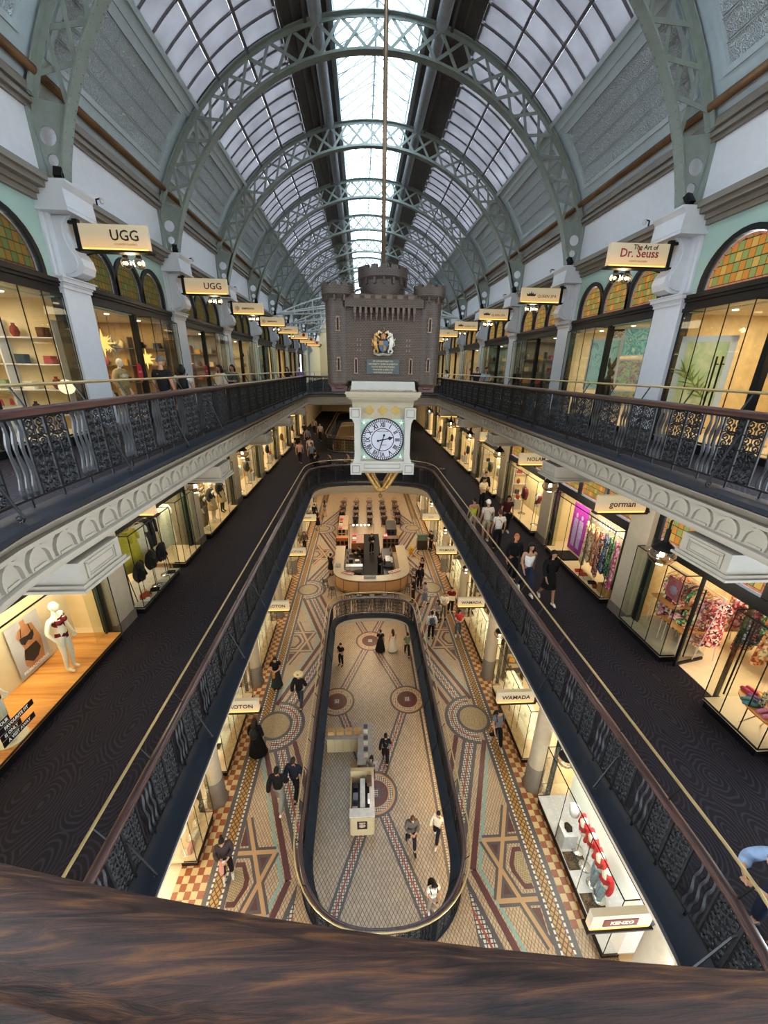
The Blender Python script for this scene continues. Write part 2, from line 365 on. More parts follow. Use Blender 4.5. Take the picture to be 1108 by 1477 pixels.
def T(name, label, cat, loc=(0, 0, 0), rz=0, group=None, kind=None):
    o = bpy.data.objects.new(name, None); o.empty_display_size = .1; COL.objects.link(o); o.location = loc; o.rotation_euler = (0, 0, rz)
    return tag(o, label, cat, group, kind)
def dup(root, loc=None, rz=None, label=None, parent=None):
    c = root.copy(); COL.objects.link(c)
    if parent is not None: c.parent = parent; KIDS.setdefault(parent.name, []).append(c)
    if loc is not None: c.location = loc
    if rz is not None: c.rotation_euler = (0, 0, rz)
    if label: c['label'] = label
    for k in list(KIDS.get(root.name, [])): dup(k, parent=c)
    return c
def text(name, s, size, parent, loc, rot, mat, ext=.004, align='CENTER', bold=0, sx=1):
    cu = bpy.data.curves.new(name, 'FONT'); cu.body = s; cu.size = size; cu.extrude = ext; cu.align_x = align; cu.align_y = 'CENTER'; cu.offset = bold; cu.resolution_u = 2
    cu.materials.append(mat); o = bpy.data.objects.new(name, cu); me = bpy.data.meshes.new_from_object(o); bpy.data.objects.remove(o)
    o = put(name, me, parent, loc, rot); o.scale = (sx, 1, 1); return o
def part(parent, name, mat, fn, smooth=False):
    b = MB(); fn(b); return b.build(name, mat, parent, smooth)
def ordn(i): return NUM[i] if i < 16 else ['seventeenth', 'eighteenth', 'nineteenth', 'twentieth', 'twenty-first', 'twenty-second', 'twenty-third'][i - 16]
NUM = ['first', 'second', 'third', 'fourth', 'fifth', 'sixth', 'seventh', 'eighth', 'ninth', 'tenth', 'eleventh', 'twelfth', 'thirteenth', 'fourteenth', 'fifteenth', 'sixteenth']
# ================================================================== THE VOIDS
def vpath(cx, W, y0, b0, n0, y1, b1, n1, off=0, seg=14):
    """outline of a rounded void, counter-clockwise; off > 0 moves it into the walkway"""
    a = W + off; pts = []
    A0, A1 = b0 + off, b1 + off; ys, ye = y0 + b0, y1 - b1
    se = lambda v, e: (abs(v) ** e) * (1 if v >= 0 else -1)
    for i in range(seg * 2 + 1):                       # near end, from left to right
        t = pi + pi * i / (seg * 2); pts.append((cx + a * se(cos(t), 2 / n0), ys + A0 * se(sin(t), 2 / n0)))
    for i in range(1, 9): pts.append((cx + a, ys + (ye - ys) * i / 9))
    for i in range(seg * 2 + 1):
        t = pi * i / (seg * 2); pts.append((cx + a * se(cos(t), 2 / n1), ye + A1 * se(sin(t), 2 / n1)))
    for i in range(1, 9): pts.append((cx - a, ye + (ys - ye) * i / 9))
    return pts
#        centre W     near end  b   n    far end  b  n      (the slab's edge)
VOID = {2: (.765, 4.2, .33, 3.86, 2.0, 26.9, 1.1, 3.2),
        1: (.5, 3.22, -.6, 3.2, 2.0, 22.3, 2.1, 3.0),
        0: (.52, 2.02, 5.25, 2.1, 2.4, 18.65, 1.2, 2.8),
        11: (.5, 3.1, 31.5, 2.0, 3.0, 52, 2.0, 3.0)}
ZV = {2: Z2, 1: Z1, 0: ZG, 11: Z1}
def slab(name, key_list, z, th, xl, xr, y0, y1, mats, label):
    b = MB(); hs = [vpath(*VOID[k], off=.3) for k in key_list]
    b.plate([(xl, y0), (xr, y0), (xr, y1), (xl, y1)], hs, lambda u, v, w: (u, v, z - th + w), th, 0)
    for i in range(len(b.f)):
        if all(abs(b.v[j][2] - z) > 1e-4 for j in b.f[i]): b.m[i] = 1
    o = b.build(name, mats); return tag(o, label, 'floor', kind='structure')
slab('floor', [2], Z2 - .002, .3, -12, 13, -4, YEND, [MATS['carpet'], CREAMW], 'dark carpeted gallery floor of the top level around its long void')
slab('floor', [1, 11], Z1 - .002, .3, -12, 13, -4, YEND, [MATS['carpet'], CREAMW], 'dark patterned carpet floor of the middle level')
slab('floor', [0], ZG - .002, .35, -9, 10, -2, YEND, [MATS['mosaic_field'], CREAMW], 'mosaic tiled floor of the ground level around the lower opening')
b = MB(); b.box(-8, -2, ZB - .1, 9, 50, ZB); tag(b.build('floor', MATS['mosaic_lower']), 'diamond mosaic floor of the lowest level seen through the opening', 'floor', kind='structure')

def sweep(b, key, prof, z, m=0, closed=True, ymin=-99):
    rings = [vpath(*VOID[key], off=o) for o, _ in prof]; n = len(rings[0]); o0 = len(b.v)
    vs = [(p[0], p[1], z + prof[i][1]) for i, r in enumerate(rings) for p in r]; fs = []; k = len(prof)
    for i in range(k if closed else k - 1):
        a, c = i * n, ((i + 1) % k) * n
        fs += [(a + j, a + (j + 1) % n, c + (j + 1) % n, c + j) for j in range(n) if rings[0][j][1] > ymin or rings[0][(j + 1) % n][1] > ymin]
    return b.add(vs, fs, m)
def arclen(pts):
    L = [0]
    for i in range(len(pts)): L.append(L[-1] + (Vector(pts[(i + 1) % len(pts)]) - Vector(pts[i])).length)
    return L
def walk(key, off, step, phase=0.0):
    """points every `step` along the outline: x, y, angle of the tangent"""
    pts = vpath(*VOID[key], off=off); L = arclen(pts); n = len(pts); cnt = int(round(L[-1] / step)); st = L[-1] / cnt; out = []; i = 0
    for k in range(cnt):
        s = (k + .5) * st + phase
        while i < n - 1 and L[i + 1] < s: i += 1
        a, c = Vector(pts[i]), Vector(pts[(i + 1) % n]); d = c - a; f = (s - L[i]) / max(d.length, 1e-6); p = a + d * f
        out.append((p.x, p.y, atan2(d.y, d.x), st))
    return out

# ledges and plaster faces of the slabs (part of the building)
for key, lab in ((2, 'top level'), (1, 'middle level'), (0, 'ground level'), (11, 'far middle level')):
    z = ZV[key]; wl = .40 if key != 0 else .36
    b = MB(); sweep(b, key, [(0, .04), (wl, .045), (wl, -.03), (.06, -.06), (0, -.02)], z)
    tag(b.build('trim_1', LEDGE), 'dark slate ledge around the %s void' % lab, 'ledge', kind='structure')
    b = MB()
    if key == 2: pr = [(.03, -.05), (.03, -.07), (.09, -.09), (.16, -.17), (.19, -.2)]
    else: pr = [(.03, -.05), (.03, -.1), (.05, -.12), (.05, -.14)]
    sweep(b, key, pr + [(.5, pr[-1][1]), (.5, -.05)], z); tag(b.build('trim_2', COVE if key == 2 else pm('dark_cove', '2e2922', .7)), 'brown hollow moulding below the %s ledge' % lab, 'moulding', kind='structure')
    zb = pr[-1][1]; h = .34; o_ = .13
    b = MB(); sweep(b, key, [(.05, -.1), (.05, -.2), (.13, -.25), (.28, -.36), (.45, -.55), (.55, -.72), (1.0, -.72), (1.0, -.1)] if key != 2 else [(o_ - .02, zb), (o_ - .02, zb - .05), (o_ + .03, zb - .05), (o_ + .03, zb - h), (o_ - .03, zb - h - .01), (o_ - .03, zb - h - .06), (o_ + .02, zb - h - .08), (o_ + .02, zb - h - .12), (o_ + .12, zb - h - .16), (o_ + .6, zb - h - .16), (o_ + .6, zb)], z)
    fas = b.build('trim_3', CREAMW if key == 2 else CREAM); tag(fas, 'white plaster fascia of the %s gallery with a row of small arches' % lab, 'fascia', kind='structure')
    # little arch reliefs
    if key == 2:
        m1 = MB(); R0, R1 = .135, .18
        pts = []; 
        for i in range(9): t = pi * i / 8; pts.append((R0 * cos(t), -.19 + R0 * sin(t)))
        out = [(R1 * cos(pi * i / 8), -.19 + R1 * sin(pi * i / 8)) for i in range(9)]
        [m1.prism([pts[i], out[i], out[i + 1], pts[i + 1]], 'y', 0, .045) for i in range(8)]
        [m1.prism([(s_ * .135, -.19), (s_ * .18, -.19), (s_ * .165, -.27), (s_ * .15, -.27)], 'y', 0, .045) for s_ in (-1, 1)]
        m1.box(-.10, 0, -.28, .10, .02, -.25)
        me = m1.mesh('relief_arch', CREAMW if key == 2 else pm('tan_plaster', '574b3a', .6, var=.05)); c = 0
        w_ = walk(key, o_ + .03, .42)
        if key == 11: w_ = [q for q in w_ if q[1] < 36]
        for x, y, a, st in w_:
            if key == 1 and not (y > 14): continue
            if c >= 290: break
            put('relief_arch', me, fas, (x, y, z + zb - .04), (0, 0, a)); c += 1
# plaster soffits (undersides of the galleries)
for key, zz in ((2, Z2 - .95), (1, Z1 - .95)):
    pass

# ================================================================== RAILINGS
def spiral(cx, cz, r, d, up, n=11, turns=1.35, r0=.012):
    pts = []
    for i in range(n):
        t = i / (n - 1); rr = r * (1 - t * .78); a = (pi / 2 if up else -pi / 2) + d * (2 * pi * turns * t)
        pts.append((cx + rr * cos(a), 0, cz + rr * sin(a)))
    return pts
def scroll_mesh(H):
    b = MB(); w2 = .155
    b.box(-w2 - .012, -.012, 0, -w2 + .012, .012, H); b.box(w2 - .012, -.012, 0, w2 + .012, .012, H)
    k = 4; hs = H / k
    for i in range(k):
        z0 = hs * i
        for sx in (-1, 1):
            b.tube([(sx * .012, 0, z0 + .02)] + [(p[0], p[1], p[2]) for p in spiral(sx * .075, z0 + hs * .28, .058, sx, False, 9)], .014, 4, cap=False)
            b.tube([(sx * .012, 0, z0 + hs - .02)] + [(p[0], p[1], p[2]) for p in spiral(sx * .075, z0 + hs * .72, .058, -sx, True, 9)], .014, 4, cap=False)
        b.tube([(0, 0, z0), (0, 0, z0 + hs)], .009, 4, cap=False); b.ell((0, 0, z0 + hs * .5), (.03, .02, .03), 6)
    for i in range(1, k): b.tube([(-w2, 0, hs * i), (-.06, 0, hs * i + .03), (0, 0, hs * i), (.06, 0, hs * i + .03), (w2, 0, hs * i)], .009, 4, cap=False)
    return b.mesh('scroll_column', IRON)
def wavy_mesh(H):
    b = MB(); pts = []; rs = []
    for i in range(15):
        t = i / 14; pts.append((.016 * sin(t * 4 * pi), 0, t * H)); rs.append(.018 + .01 * (0.5 + .5 * sin(t * 6 * pi)))
    b.tube(pts, rs, 5, cap=False); return b.mesh('wavy_baluster', IRON)
def strut_mesh():
    b = MB(); b.tube([(0, 0, .78), (.0, .05, .73), (0, .26, .14), (0, .29, .06), (0, .27, .02)], .015, 5)
    b.tube([(0, .24 + p[0], p[2]) for p in spiral(0, .055, .045, 1, False, 9)], .010, 4)
    b.tube([(0, -.03 + p[0], p[2]) for p in spiral(0, .74, .045, 1, True, 9)], .010, 4)
    return b.mesh('stay', IRON)
STRUT = strut_mesh()
def rail_curves(key, parent, z, H, woodoff, brass=True):
    wp = [(-.05, -.045), (-.062, -.02), (-.06, .01), (-.045, .035), (-.015, .048), (.02, .046), (.05, .03), (.062, .005), (.058, -.025), (.045, -.045)]
    b = MB(); sweep(b, key, [(woodoff + x, H + y_ - .045) for x, y_ in wp], z, ymin=2.3 if key == 2 else -99)
    wd = b.build('wooden_handrail', MATS['rail_wood'], parent, smooth='auto')
    b = MB(); sweep(b, key, [(woodoff - .02, H - .12), (woodoff + .02, H - .12), (woodoff + .02, H - .09), (woodoff - .02, H - .09)], z)
    sweep(b, key, [(woodoff - .02, .14), (woodoff + .02, .14), (woodoff + .02, .165), (woodoff - .02, .165)], z); b.build('iron_rail', IRON, parent)
    if brass:
        bo = woodoff + .14; n = 8; b = MB(); r = .02
        sweep(b, key, [(bo + r * cos(2 * pi * i / n), H + .23 + r * sin(2 * pi * i / n)) for i in range(n)], z, ymin=.9 if key == 2 else -99); b.build('brass_rail', BRASS, parent, smooth=True)
def railing(key, H, label, ymax=99, ymin=-9, full=True, unit=1.02, skip=None):
    z = ZV[key]; off = .35 if key != 0 else .30
    t = T('balustrade', label, 'railing', (0, 0, 0), kind='structure')
    rail_curves(key, t, z, H, off)
    sc = scroll_mesh(H - .27); wv = wavy_mesh(H - .27); pm_ = MB(); pm_.tube([(0, 0, 0), (0, -.05, .1), (0, -.14, .28)], .012, 5); pm_.box(-.03, -.03, -.02, .03, .03, .0); post = pm_.mesh('bracket', IRON)
    foot = MB(); foot.box(-.012, -.012, 0, .012, .012, .16); foot = foot.mesh('foot', IRON)
    W = walk(key, off, unit); nsc = 0
    for i, (x, y, a, st) in enumerate(W):
        if y > ymax or y < ymin or (skip and skip(x, y)): continue
        d = Vector((cos(a), sin(a)))
        if nsc < 298:
            for u in (-.335, -.01): put('scroll_column', sc, t, (x + d.x * u, y + d.y * u, z + .155), (0, 0, a)); nsc += 1
            for u in (.215, .305, .395): put('wavy_baluster', wv, t, (x + d.x * u, y + d.y * u, z + .155), (0, 0, a))
        put('foot', foot, t, (x - d.x * .17, y - d.y * .17, z), (0, 0, a)); put('foot', foot, t, (x + d.x * .33, y + d.y * .33, z), (0, 0, a))
        if i % 2 == 0:
            put('stay', STRUT, t, (x - d.x * .16, y - d.y * .16, z + .04), (0, 0, a))
        # brass brackets rise from the wood to the brass rail
        put('bracket', post, t, (x, y, z + H - .07), (0, 0, a))
    return t
# outward direction of a counter-clockwise outline is to the right of the tangent; the stays lean into the void (local -y ... +y)
railing(2, 1.14, 'cast iron balustrade with dark wooden handrail around the top void', skip=lambda x, y: y < .9)
railing(1, 1.14, 'cast iron balustrade with dark wooden handrail around the middle void', skip=lambda x, y: y < .6)
railing(0, 1.14, 'cast iron balustrade round the ground floor opening, wood and brass rails')
railing(11, 1.14, 'farther iron balustrade round the second void of the middle level', skip=lambda x, y: y > 45)

# the handrail right in front of the camera: its wood shows grain and a groove
t = T('near_handrail', 'thick worn brown wooden handrail across the bottom of the picture', 'handrail', (0, 0, 0))
cx0, ey, A, B_ = .765, 4.19, 4.55, 4.07
b = MB(); ring = []
prof = [(-.030, -.075), (-.036, -.045), (-.030, -.018), (-.014, -.004), (.006, .0), (.024, -.006), (.036, -.018), (.039, -.028), (.036, -.032), (.046, -.036), (.058, -.048), (.064, -.062), (.058, -.085)]
N_ = 141; rows = []
for i in range(N_):
    th = radians(-90) + (i - N_ // 2) * .0135
    px_, py_ = cx0 + A * cos(th), ey + B_ * sin(th); nx, ny = cos(th) / A, sin(th) / B_; l = sqrt(nx * nx + ny * ny); nx /= l; ny /= l
    rows.append([(px_ + nx * (o + .030), py_ + ny * (o + .030), -.425 + z_) for o, z_ in prof])
k = len(prof)
# local frame: x along the rail
vs = [p for r in rows for p in r]; fs = []
for i in range(N_ - 1):
    fs += [(i * k + j, i * k + (j + 1) % k, (i + 1) * k + (j + 1) % k, (i + 1) * k + j) for j in range(k)]
b.add(vs, fs); b.build('rail_wood', MATS['handrail_wood'], t, smooth='auto')
# ================================================================== ROOF
RR, ZC = 7.45, 2.05
def arc(r, a, zc=ZC): return (r * cos(radians(a)), zc + r * sin(radians(a)))
Y0R, NB = P2 - 2 * BAY, 13                      # roof bays start at the truss behind the camera
ytr = [P2 + BAY * k for k in range(-2, 11)]
def shellstrip(b, s, a0, a1, y0, y1, r0=RR, th=.05, n=3, m=0):
    pin = [arc(r0, a0 + (a1 - a0) * i / n) for i in range(n + 1)]; pout = [arc(r0 + th, a0 + (a1 - a0) * i / n) for i in range(n + 1)][::-1]
    b.prism([(CX + s * x, z) for x, z in pin + pout], 'y', y0, y1, m)
side_word = {-1: 'left', 1: 'right'}
for s in (-1, 1):
    sw = side_word[s]
    # solid parts running the whole length
    t = T('ceiling', 'curved blue-grey lower roof shell of the %s side with bronze pipe' % sw, 'ceiling', kind='structure')
    b = MB(); shellstrip(b, s, 21.0, 27.5, -4, YEND); b.build('cove_strip', BLUEG, t)
    b = MB(); shellstrip(b, s, 27.0, 43.9, -4, YEND, RR + .05, .05, 8); b.build('backing_shell', BLUEG, t)
    b = MB(); shellstrip(b, s, 40.5, 43.7, -4, YEND, RR - .03, .1); shellstrip(b, s, 41.3, 42.0, -4, YEND, RR - .07, .05); shellstrip(b, s, 43.1, 43.9, -4, YEND, RR - .13, .12); b.build('skylight_sill', BLUEG, t)
    b = MB(); x, z = arc(RR - .1, 25.0); b.tube([(CX + s * x, -4, z), (CX + s * x, YEND, z)], .085, 10); b.build('bronze_pipe', BRONZE, t, smooth=True)
    b = MB()
    for a_, r_, th in ((68.0, RR - .10, .14), (68.8, RR - .04, .08)): shellstrip(b, s, a_, a_ + .6, -4, YEND, r_, th)
    shellstrip(b, s, 67.4, 79.6, -4, YEND, RR + .06, .04); shellstrip(b, s, 71.0, 71.5, -4, YEND, RR - .05, .15); shellstrip(b, s, 73.2, 73.9, -4, YEND, RR - .12, .2); b.build('gutter_soffit', DARKM, t)
    b = MB(); x, z = arc(RR - .02, 76.0); b.tube([(CX + s * x, -4, z), (CX + s * x, YEND, z)], .19, 10); b.build('air_duct', DUCT, t, smooth=True)
    b = MB(); shellstrip(b, s, 78.6, 79.6, -4, YEND, RR - .06, .34); b.build('lantern_curb', DUCT, t)
# pressed metal panels and skylights bay by bay
fr = None; protos = {}
for bi in range(NB - 1):
    y0, y1 = ytr[bi], ytr[bi + 1]; L = BAY
    for s in (-1, 1):
        sw = side_word[s]; nm = 'over the %s gallery, %s roof bay from the near end' % (sw, NUM[bi])
        key = ('panel', s)
        if key not in protos:
            t = T('pressed_metal_panel', 'framed pressed metal panel ' + nm, 'panel', (0, y0, 0), group='pressed metal panels along the roof')
            b = MB()
            for a in (27.5, 39.7): shellstrip(b, s, a, a + .8, .3, L - .3, RR - .05, .08)
            shellstrip(b, s, 28.3, 39.7, .3, .42, RR - .05, .08, 5); shellstrip(b, s, 28.3, 39.7, L - .42, L - .3, RR - .05, .08, 5)
            shellstrip(b, s, 27.5, 40.5, 0, .3, RR, .04, 5); shellstrip(b, s, 27.5, 40.5, L - .3, L, RR, .04, 5); b.build('frame', BLUEG, t)
            for i in range(4):
                a0 = 28.3 + i * 2.85
                for j in range(3):
                    w = (L - .84) / 3; b = MB(); shellstrip(b, s, a0 + .08, a0 + 2.77, .42 + j * w + .008, .42 + (j + 1) * w - .008, RR + .01, .03, 1); b.build('metal_sheet', MATS['pressed_metal'], t)
                b = MB(); shellstrip(b, s, a0 + 2.6, a0 + 2.7, .42, L - .42, RR - .015, .03, 1); b.build('rib', BLUEG, t)
            protos[key] = t
            t2 = T('skylight', 'curved skylight of grey panes ' + nm, 'skylight', (0, y0, 0), group='curved skylights along the roof')
            b = MB()
            for i in range(9): y = i * L / 8; shellstrip(b, s, 43.7, 68.2, y - .018, y + .018, RR - .03, .07, 8)
            b.build('glazing_bar', BAR, t2)
            b = MB()
            for a in (51.0, 59.4): shellstrip(b, s, a - .3, a + .3, 0, L, RR - .12, .12, 1)
            b.build('purlin', BAR, t2)
            angs = (43.9, 51.3, 59.7, 68.0)
            for i in range(3):
                for j in range(8):
                    b = MB(); shellstrip(b, s, angs[i], angs[i + 1] - .6, j * L / 8 + .018, (j + 1) * L / 8 - .018, RR + .01, .012, 3); b.build('pane', MATS['skylight_pane'], t2)
            protos[('sky', s)] = t2
        else:
            dup(protos[key], (0, y0, 0), label='framed pressed metal panel ' + nm)
            dup(protos[('sky', s)], (0, y0, 0), label='curved skylight of grey panes ' + nm)
# roof beams outside, seen as soft shadows through the panes
# lantern with a glazed gable along the ridge
t = T('skylight_lantern', 'long bright gabled glass lantern along the ridge of the roof', 'skylight', kind='structure')
xh, ze, zr = 1.36, 9.85, 10.75
b = MB()
for s in (-1, 1):
    b.box(CX + s * xh - .05, -4, 9.3, CX + s * xh + .05, YEND, 9.46); b.box(CX + s * xh - .05, -4, ze - .06, CX + s * xh + .05, YEND, ze + .04)
b.box(CX - .04, -4, zr - .1, CX + .04, YEND, zr + .02); b.build('ridge_beam', BARL, t)
bar = MB(); 
for s in (-1, 1): bar.tube([(s * xh, 0, ze), (0, 0, zr)], .03, 4); bar.box(s * xh - .02, -.02, 9.4, s * xh + .02, .02, ze)
barm = bar.mesh('rafter', BARL); pn = {}
for s in (-1, 1):
    b = MB(); q = [(s * (xh - .02), ze + .02), (s * .04, zr + .0), (s * .04, zr + .012), (s * (xh - .02), ze + .032)]; b.prism(q, 'y', .02, .6); pn[s] = b.mesh('roof_pane', MATS['lantern_glass'])
    b = MB(); b.box(s * xh - .006, .02, 9.46, s * xh + .006, .6, ze - .06); pn[s * 2] = b.mesh('side_pane', MATS['lantern_glass'])
i = 0; y = -1.0
while y < 50:
    put('rafter', barm, t, (CX, y, 0))
    for s in (-1, 1): put('roof_pane', pn[s], t, (CX, y, 0)); put('side_pane', pn[2 * s], t, (CX, y, 0))
    y += .631
b = MB()
for s in (-1, 1): b.prism([(s * xh + CX, ze), (CX, zr), (CX, zr + .01), (s * xh + CX, ze + .01)], 'y', y, YEND); b.box(CX + s * xh - .005, y, 9.46, CX + s * xh + .005, YEND, ze)
b.build('far_glazing', MATS['lantern_glass'], t)
# tie rods and cross bars inside the lantern
b = MB()
for k in range(-1, 9):
    yy = P2 + BAY * k
    for f in (.3, .55, .8): b.tube([(CX - xh, yy + BAY * f, 9.5), (CX, yy + BAY * f, ze + .25), (CX + xh, yy + BAY * f, 9.5)], .02, 4)
    for s in (-1, 1): b.tube([(CX + s * xh, yy + .6, 9.5), (CX, yy + 1.6, 10.2)], .012, 4)
b.build('tie_rod', BARL, t)
bl = MB(); bl.box(CX - 1.3, P2 - 1.5, 9.62, CX + 1.3, P2 + 4.1, 9.64)
for i in range(28): bl.box(CX - 1.3, P2 - 1.5 + i * .2, 9.6, CX + 1.3, P2 - 1.46 + i * .2, 9.63)
tag(bl.build('sun_blind', pm('blind_cloth', 'a9b3bd', .7, var=.1)), 'pale ribbed blind hung under the lantern glass at the top of the picture', 'blind')

# ---- trusses
RI, ZI, RO, ZO = 6.68, 1.89, 7.30, 2.10
def truss_parts(detail):
    out = {}
    def chord(r, zc, a0, wd, th, m):
        n = 40 if detail else 24; P = [(r * cos(radians(a0 + (180 - 2 * a0) * i / n)), zc + r * sin(radians(a0 + (180 - 2 * a0) * i / n))) for i in range(n + 1)]
        Q = [((r + th) * cos(radians(a0 + (180 - 2 * a0) * i / n)), zc + (r + th) * sin(radians(a0 + (180 - 2 * a0) * i / n))) for i in range(n + 1)]
        b = m; k = n + 1; vs = [(x, -wd / 2, z) for x, z in P] + [(x, wd / 2, z) for x, z in P] + [(x, -wd / 2, z) for x, z in Q] + [(x, wd / 2, z) for x, z in Q]; fs = []
        for i in range(n): fs += [(i, i + 1, k + i + 1, k + i), (2 * k + i, 2 * k + i + 1, 3 * k + i + 1, 3 * k + i), (i, i + 1, 2 * k + i + 1, 2 * k + i), (k + i, k + i + 1, 3 * k + i + 1, 3 * k + i)]
        b.add(vs, fs)
    b = MB(); chord(RI, ZI, 12.8, .26, .028, b); chord(RI + .028, ZI, 12.8, .03, .1, b); out['inner_chord'] = b.mesh('inner_chord', STEEL)
    b = MB(); chord(RO, ZO, 21.5, .24, .028, b); chord(RO - .1, ZO, 21.5, .03, .1, b); out['outer_chord'] = b.mesh('outer_chord', STEEL)
    for s in (-1, 1):
        b = MB(); outer = []
        for i in range(9):
            a = 12.8 + 11.5 * i / 8; outer.append((s * (RI + .02) * cos(radians(a)), ZI + (RI + .02) * sin(radians(a))))
        outer += [(s * 6.82, 4.76), (s * 6.88, 4.4), (s * 6.80, 3.37)]
        def circ(cx, cz, r): return [(cx + r * cos(2 * pi * i / 14), cz + r * sin(2 * pi * i / 14)) for i in range(14)]
        b.plate(outer, [circ(s * 6.66, 4.18, .16), circ(s * 6.665, 3.8, .105), circ(s * 6.665, 3.55, .065)], lambda u, v, w: (u, w - .015, v), .03)
        b.box(s * 6.88, -.09, 3.37, s * 6.93, .09, 4.9); out['base_plate%d' % s] = b.mesh('base_plate', STEEL)
    bars = []; n = 23; a0, a1 = 24.5, 155.5
    for i in range(n):
        for d in (0, 1):
            aa, ab = a0 + (a1 - a0) * i / n, a0 + (a1 - a0) * (i + 1) / n
            if d: aa, ab = ab, aa
            p = ((RI + .1) * cos(radians(aa)), ZI + (RI + .1) * sin(radians(aa))); q = ((RO - .04) * cos(radians(ab)), ZO + (RO - .04) * sin(radians(ab)))
            dx, dz = q[0] - p[0], q[1] - p[1]; l = sqrt(dx * dx + dz * dz); nx, nz = -dz / l * .042, dx / l * .042; yo = -.022 if d else .012
            bars.append([(p[0] + nx, p[1] + nz), (p[0] - nx, p[1] - nz), (q[0] - nx, q[1] - nz), (q[0] + nx, q[1] + nz)] + [yo])
    if detail:
        out['bars'] = []
        for q in bars: b = MB(); b.prism(q[:4], 'y', q[4], q[4] + .012); out['bars'].append(b.mesh('lattice_bar', STEEL))
    else:
        b = MB()
        for q in bars: b.prism(q[:4], 'y', q[4], q[4] + .012)
        out['lattice'] = b.mesh('lattice', STEEL)
    # rivets
    b = MB()
    if detail:
        for i in range(120):
            a = radians(14 + 152 * i / 119); 
            for o in (-.09, .09): b.cb(((RI - .004) * cos(a), o, ZI + (RI - .004) * sin(a)), (.018, .018, .018))
        out['rivets'] = b.mesh('rivets', STEEL)
    return out
TD, TS = truss_parts(True), truss_parts(False)
for k in range(0, 10):
    y = P2 + BAY * k; Dt = TD if k < 5 else TS
    t = T('roof_truss', 'arched grey-green lattice steel truss, %s arch from the near end' % NUM[k], 'truss', (CX, y, 0), group='arched roof trusses', kind='structure')
    t['kind'] = 'thing'
    put('inner_chord', Dt['inner_chord'], t); put('outer_chord', Dt['outer_chord'], t)
    for s in (-1, 1): put('base_plate', Dt['base_plate%d' % s], t)
    if k < 5:
        for m in Dt['bars']: put('lattice_bar', m, t)
        o = put('rivets', Dt['rivets'], t); o['kind'] = 'stuff'
    else: o = put('lattice', Dt['lattice'], t); o['kind'] = 'stuff'
# white bow trusses across the far part of the hall
for k, (y, z) in enumerate(((32.5, 3.75), (38.5, 3.7), (46, 3.6))):
    t = T('bow_truss', 'thin white tubular bow truss spanning the far hall, %s of three' % ('nearest', 'middle', 'farthest')[k], 'truss', (0, y, 0), group='white tubular bow trusses')
    x0, x1 = CX - 6.95, CX + 6.95
    def cv(h, yo): return [(x0 + (x1 - x0) * i / 20, yo * sin(pi * i / 20), z + h * sin(pi * i / 20)) for i in range(21)]
    W_ = pm('white_tube', 'e4e8ea', .4, var=.02)
    for h, yo in ((1.7, 0), (.75, -.8), (.75, .8), (.15, 0)): part(t, 'tube', W_, lambda b: b.tube(cv(h, yo), .05, 6), True)
    for i in range(2, 19, 2):
        f = sin(pi * i / 20); x = x0 + (x1 - x0) * i / 20
        part(t, 'spreader', W_, lambda b: b.tube([(x, -.8 * f, z + .75 * f), (x, 0, z + 1.7 * f), (x, .8 * f, z + .75 * f), (x, 0, z + .15 * f), (x, -.8 * f, z + .75 * f)], .028, 5), True)

# ================================================================== TOP LEVEL WALLS
WX = 6.93
for s in (-1, 1):
    sw = side_word[s]; X = CX + s * WX
    b = MB(); b.box(X, -4, 3.42, X + s * .25, YEND, 4.64); tag(b.build('wall_' + sw, WHITE), 'plain white upper wall above the cornice on the %s' % sw, 'wall', kind='structure')
    b = MB()
    for z0, z1, o in ((4.58, 4.66, .06), (4.66, 4.74, .13), (4.74, 4.80, .09), (4.80, 4.95, .16), (4.95, 5.0, .1)): b.box(X + s * .25, -4, z0, X - s * o, YEND, z1)
    tag(b.build('trim_4', BROWNM), 'taupe moulding under the roof shell on the %s' % sw, 'moulding', kind='structure')
    b = MB()
    for z0, z1, o in ((3.0, 3.1, .08), (3.1, 3.2, .14), (3.2, 3.3, .28), (3.3, 3.38, .36), (3.38, 3.44, .32)): b.box(X + s * .25, -4, z0, X - s * o, YEND, z1)
    tag(b.build('trim_5', BROWNM), 'taupe cornice above the shop arches on the %s' % sw, 'cornice', kind='structure')
# end wall of the hall
b = MB(); b.box(-9, YEND, ZG, 10, YEND + .3, 9); tag(b.build('wall_far', WARMW), 'pale yellow far end wall of the arcade', 'wall', kind='structure')
b = MB(); b.box(-9, -4.3, ZG, 10, -4, 10.5); tag(b.build('wall_near', CREAM), 'plain wall behind the viewer', 'wall', kind='structure')
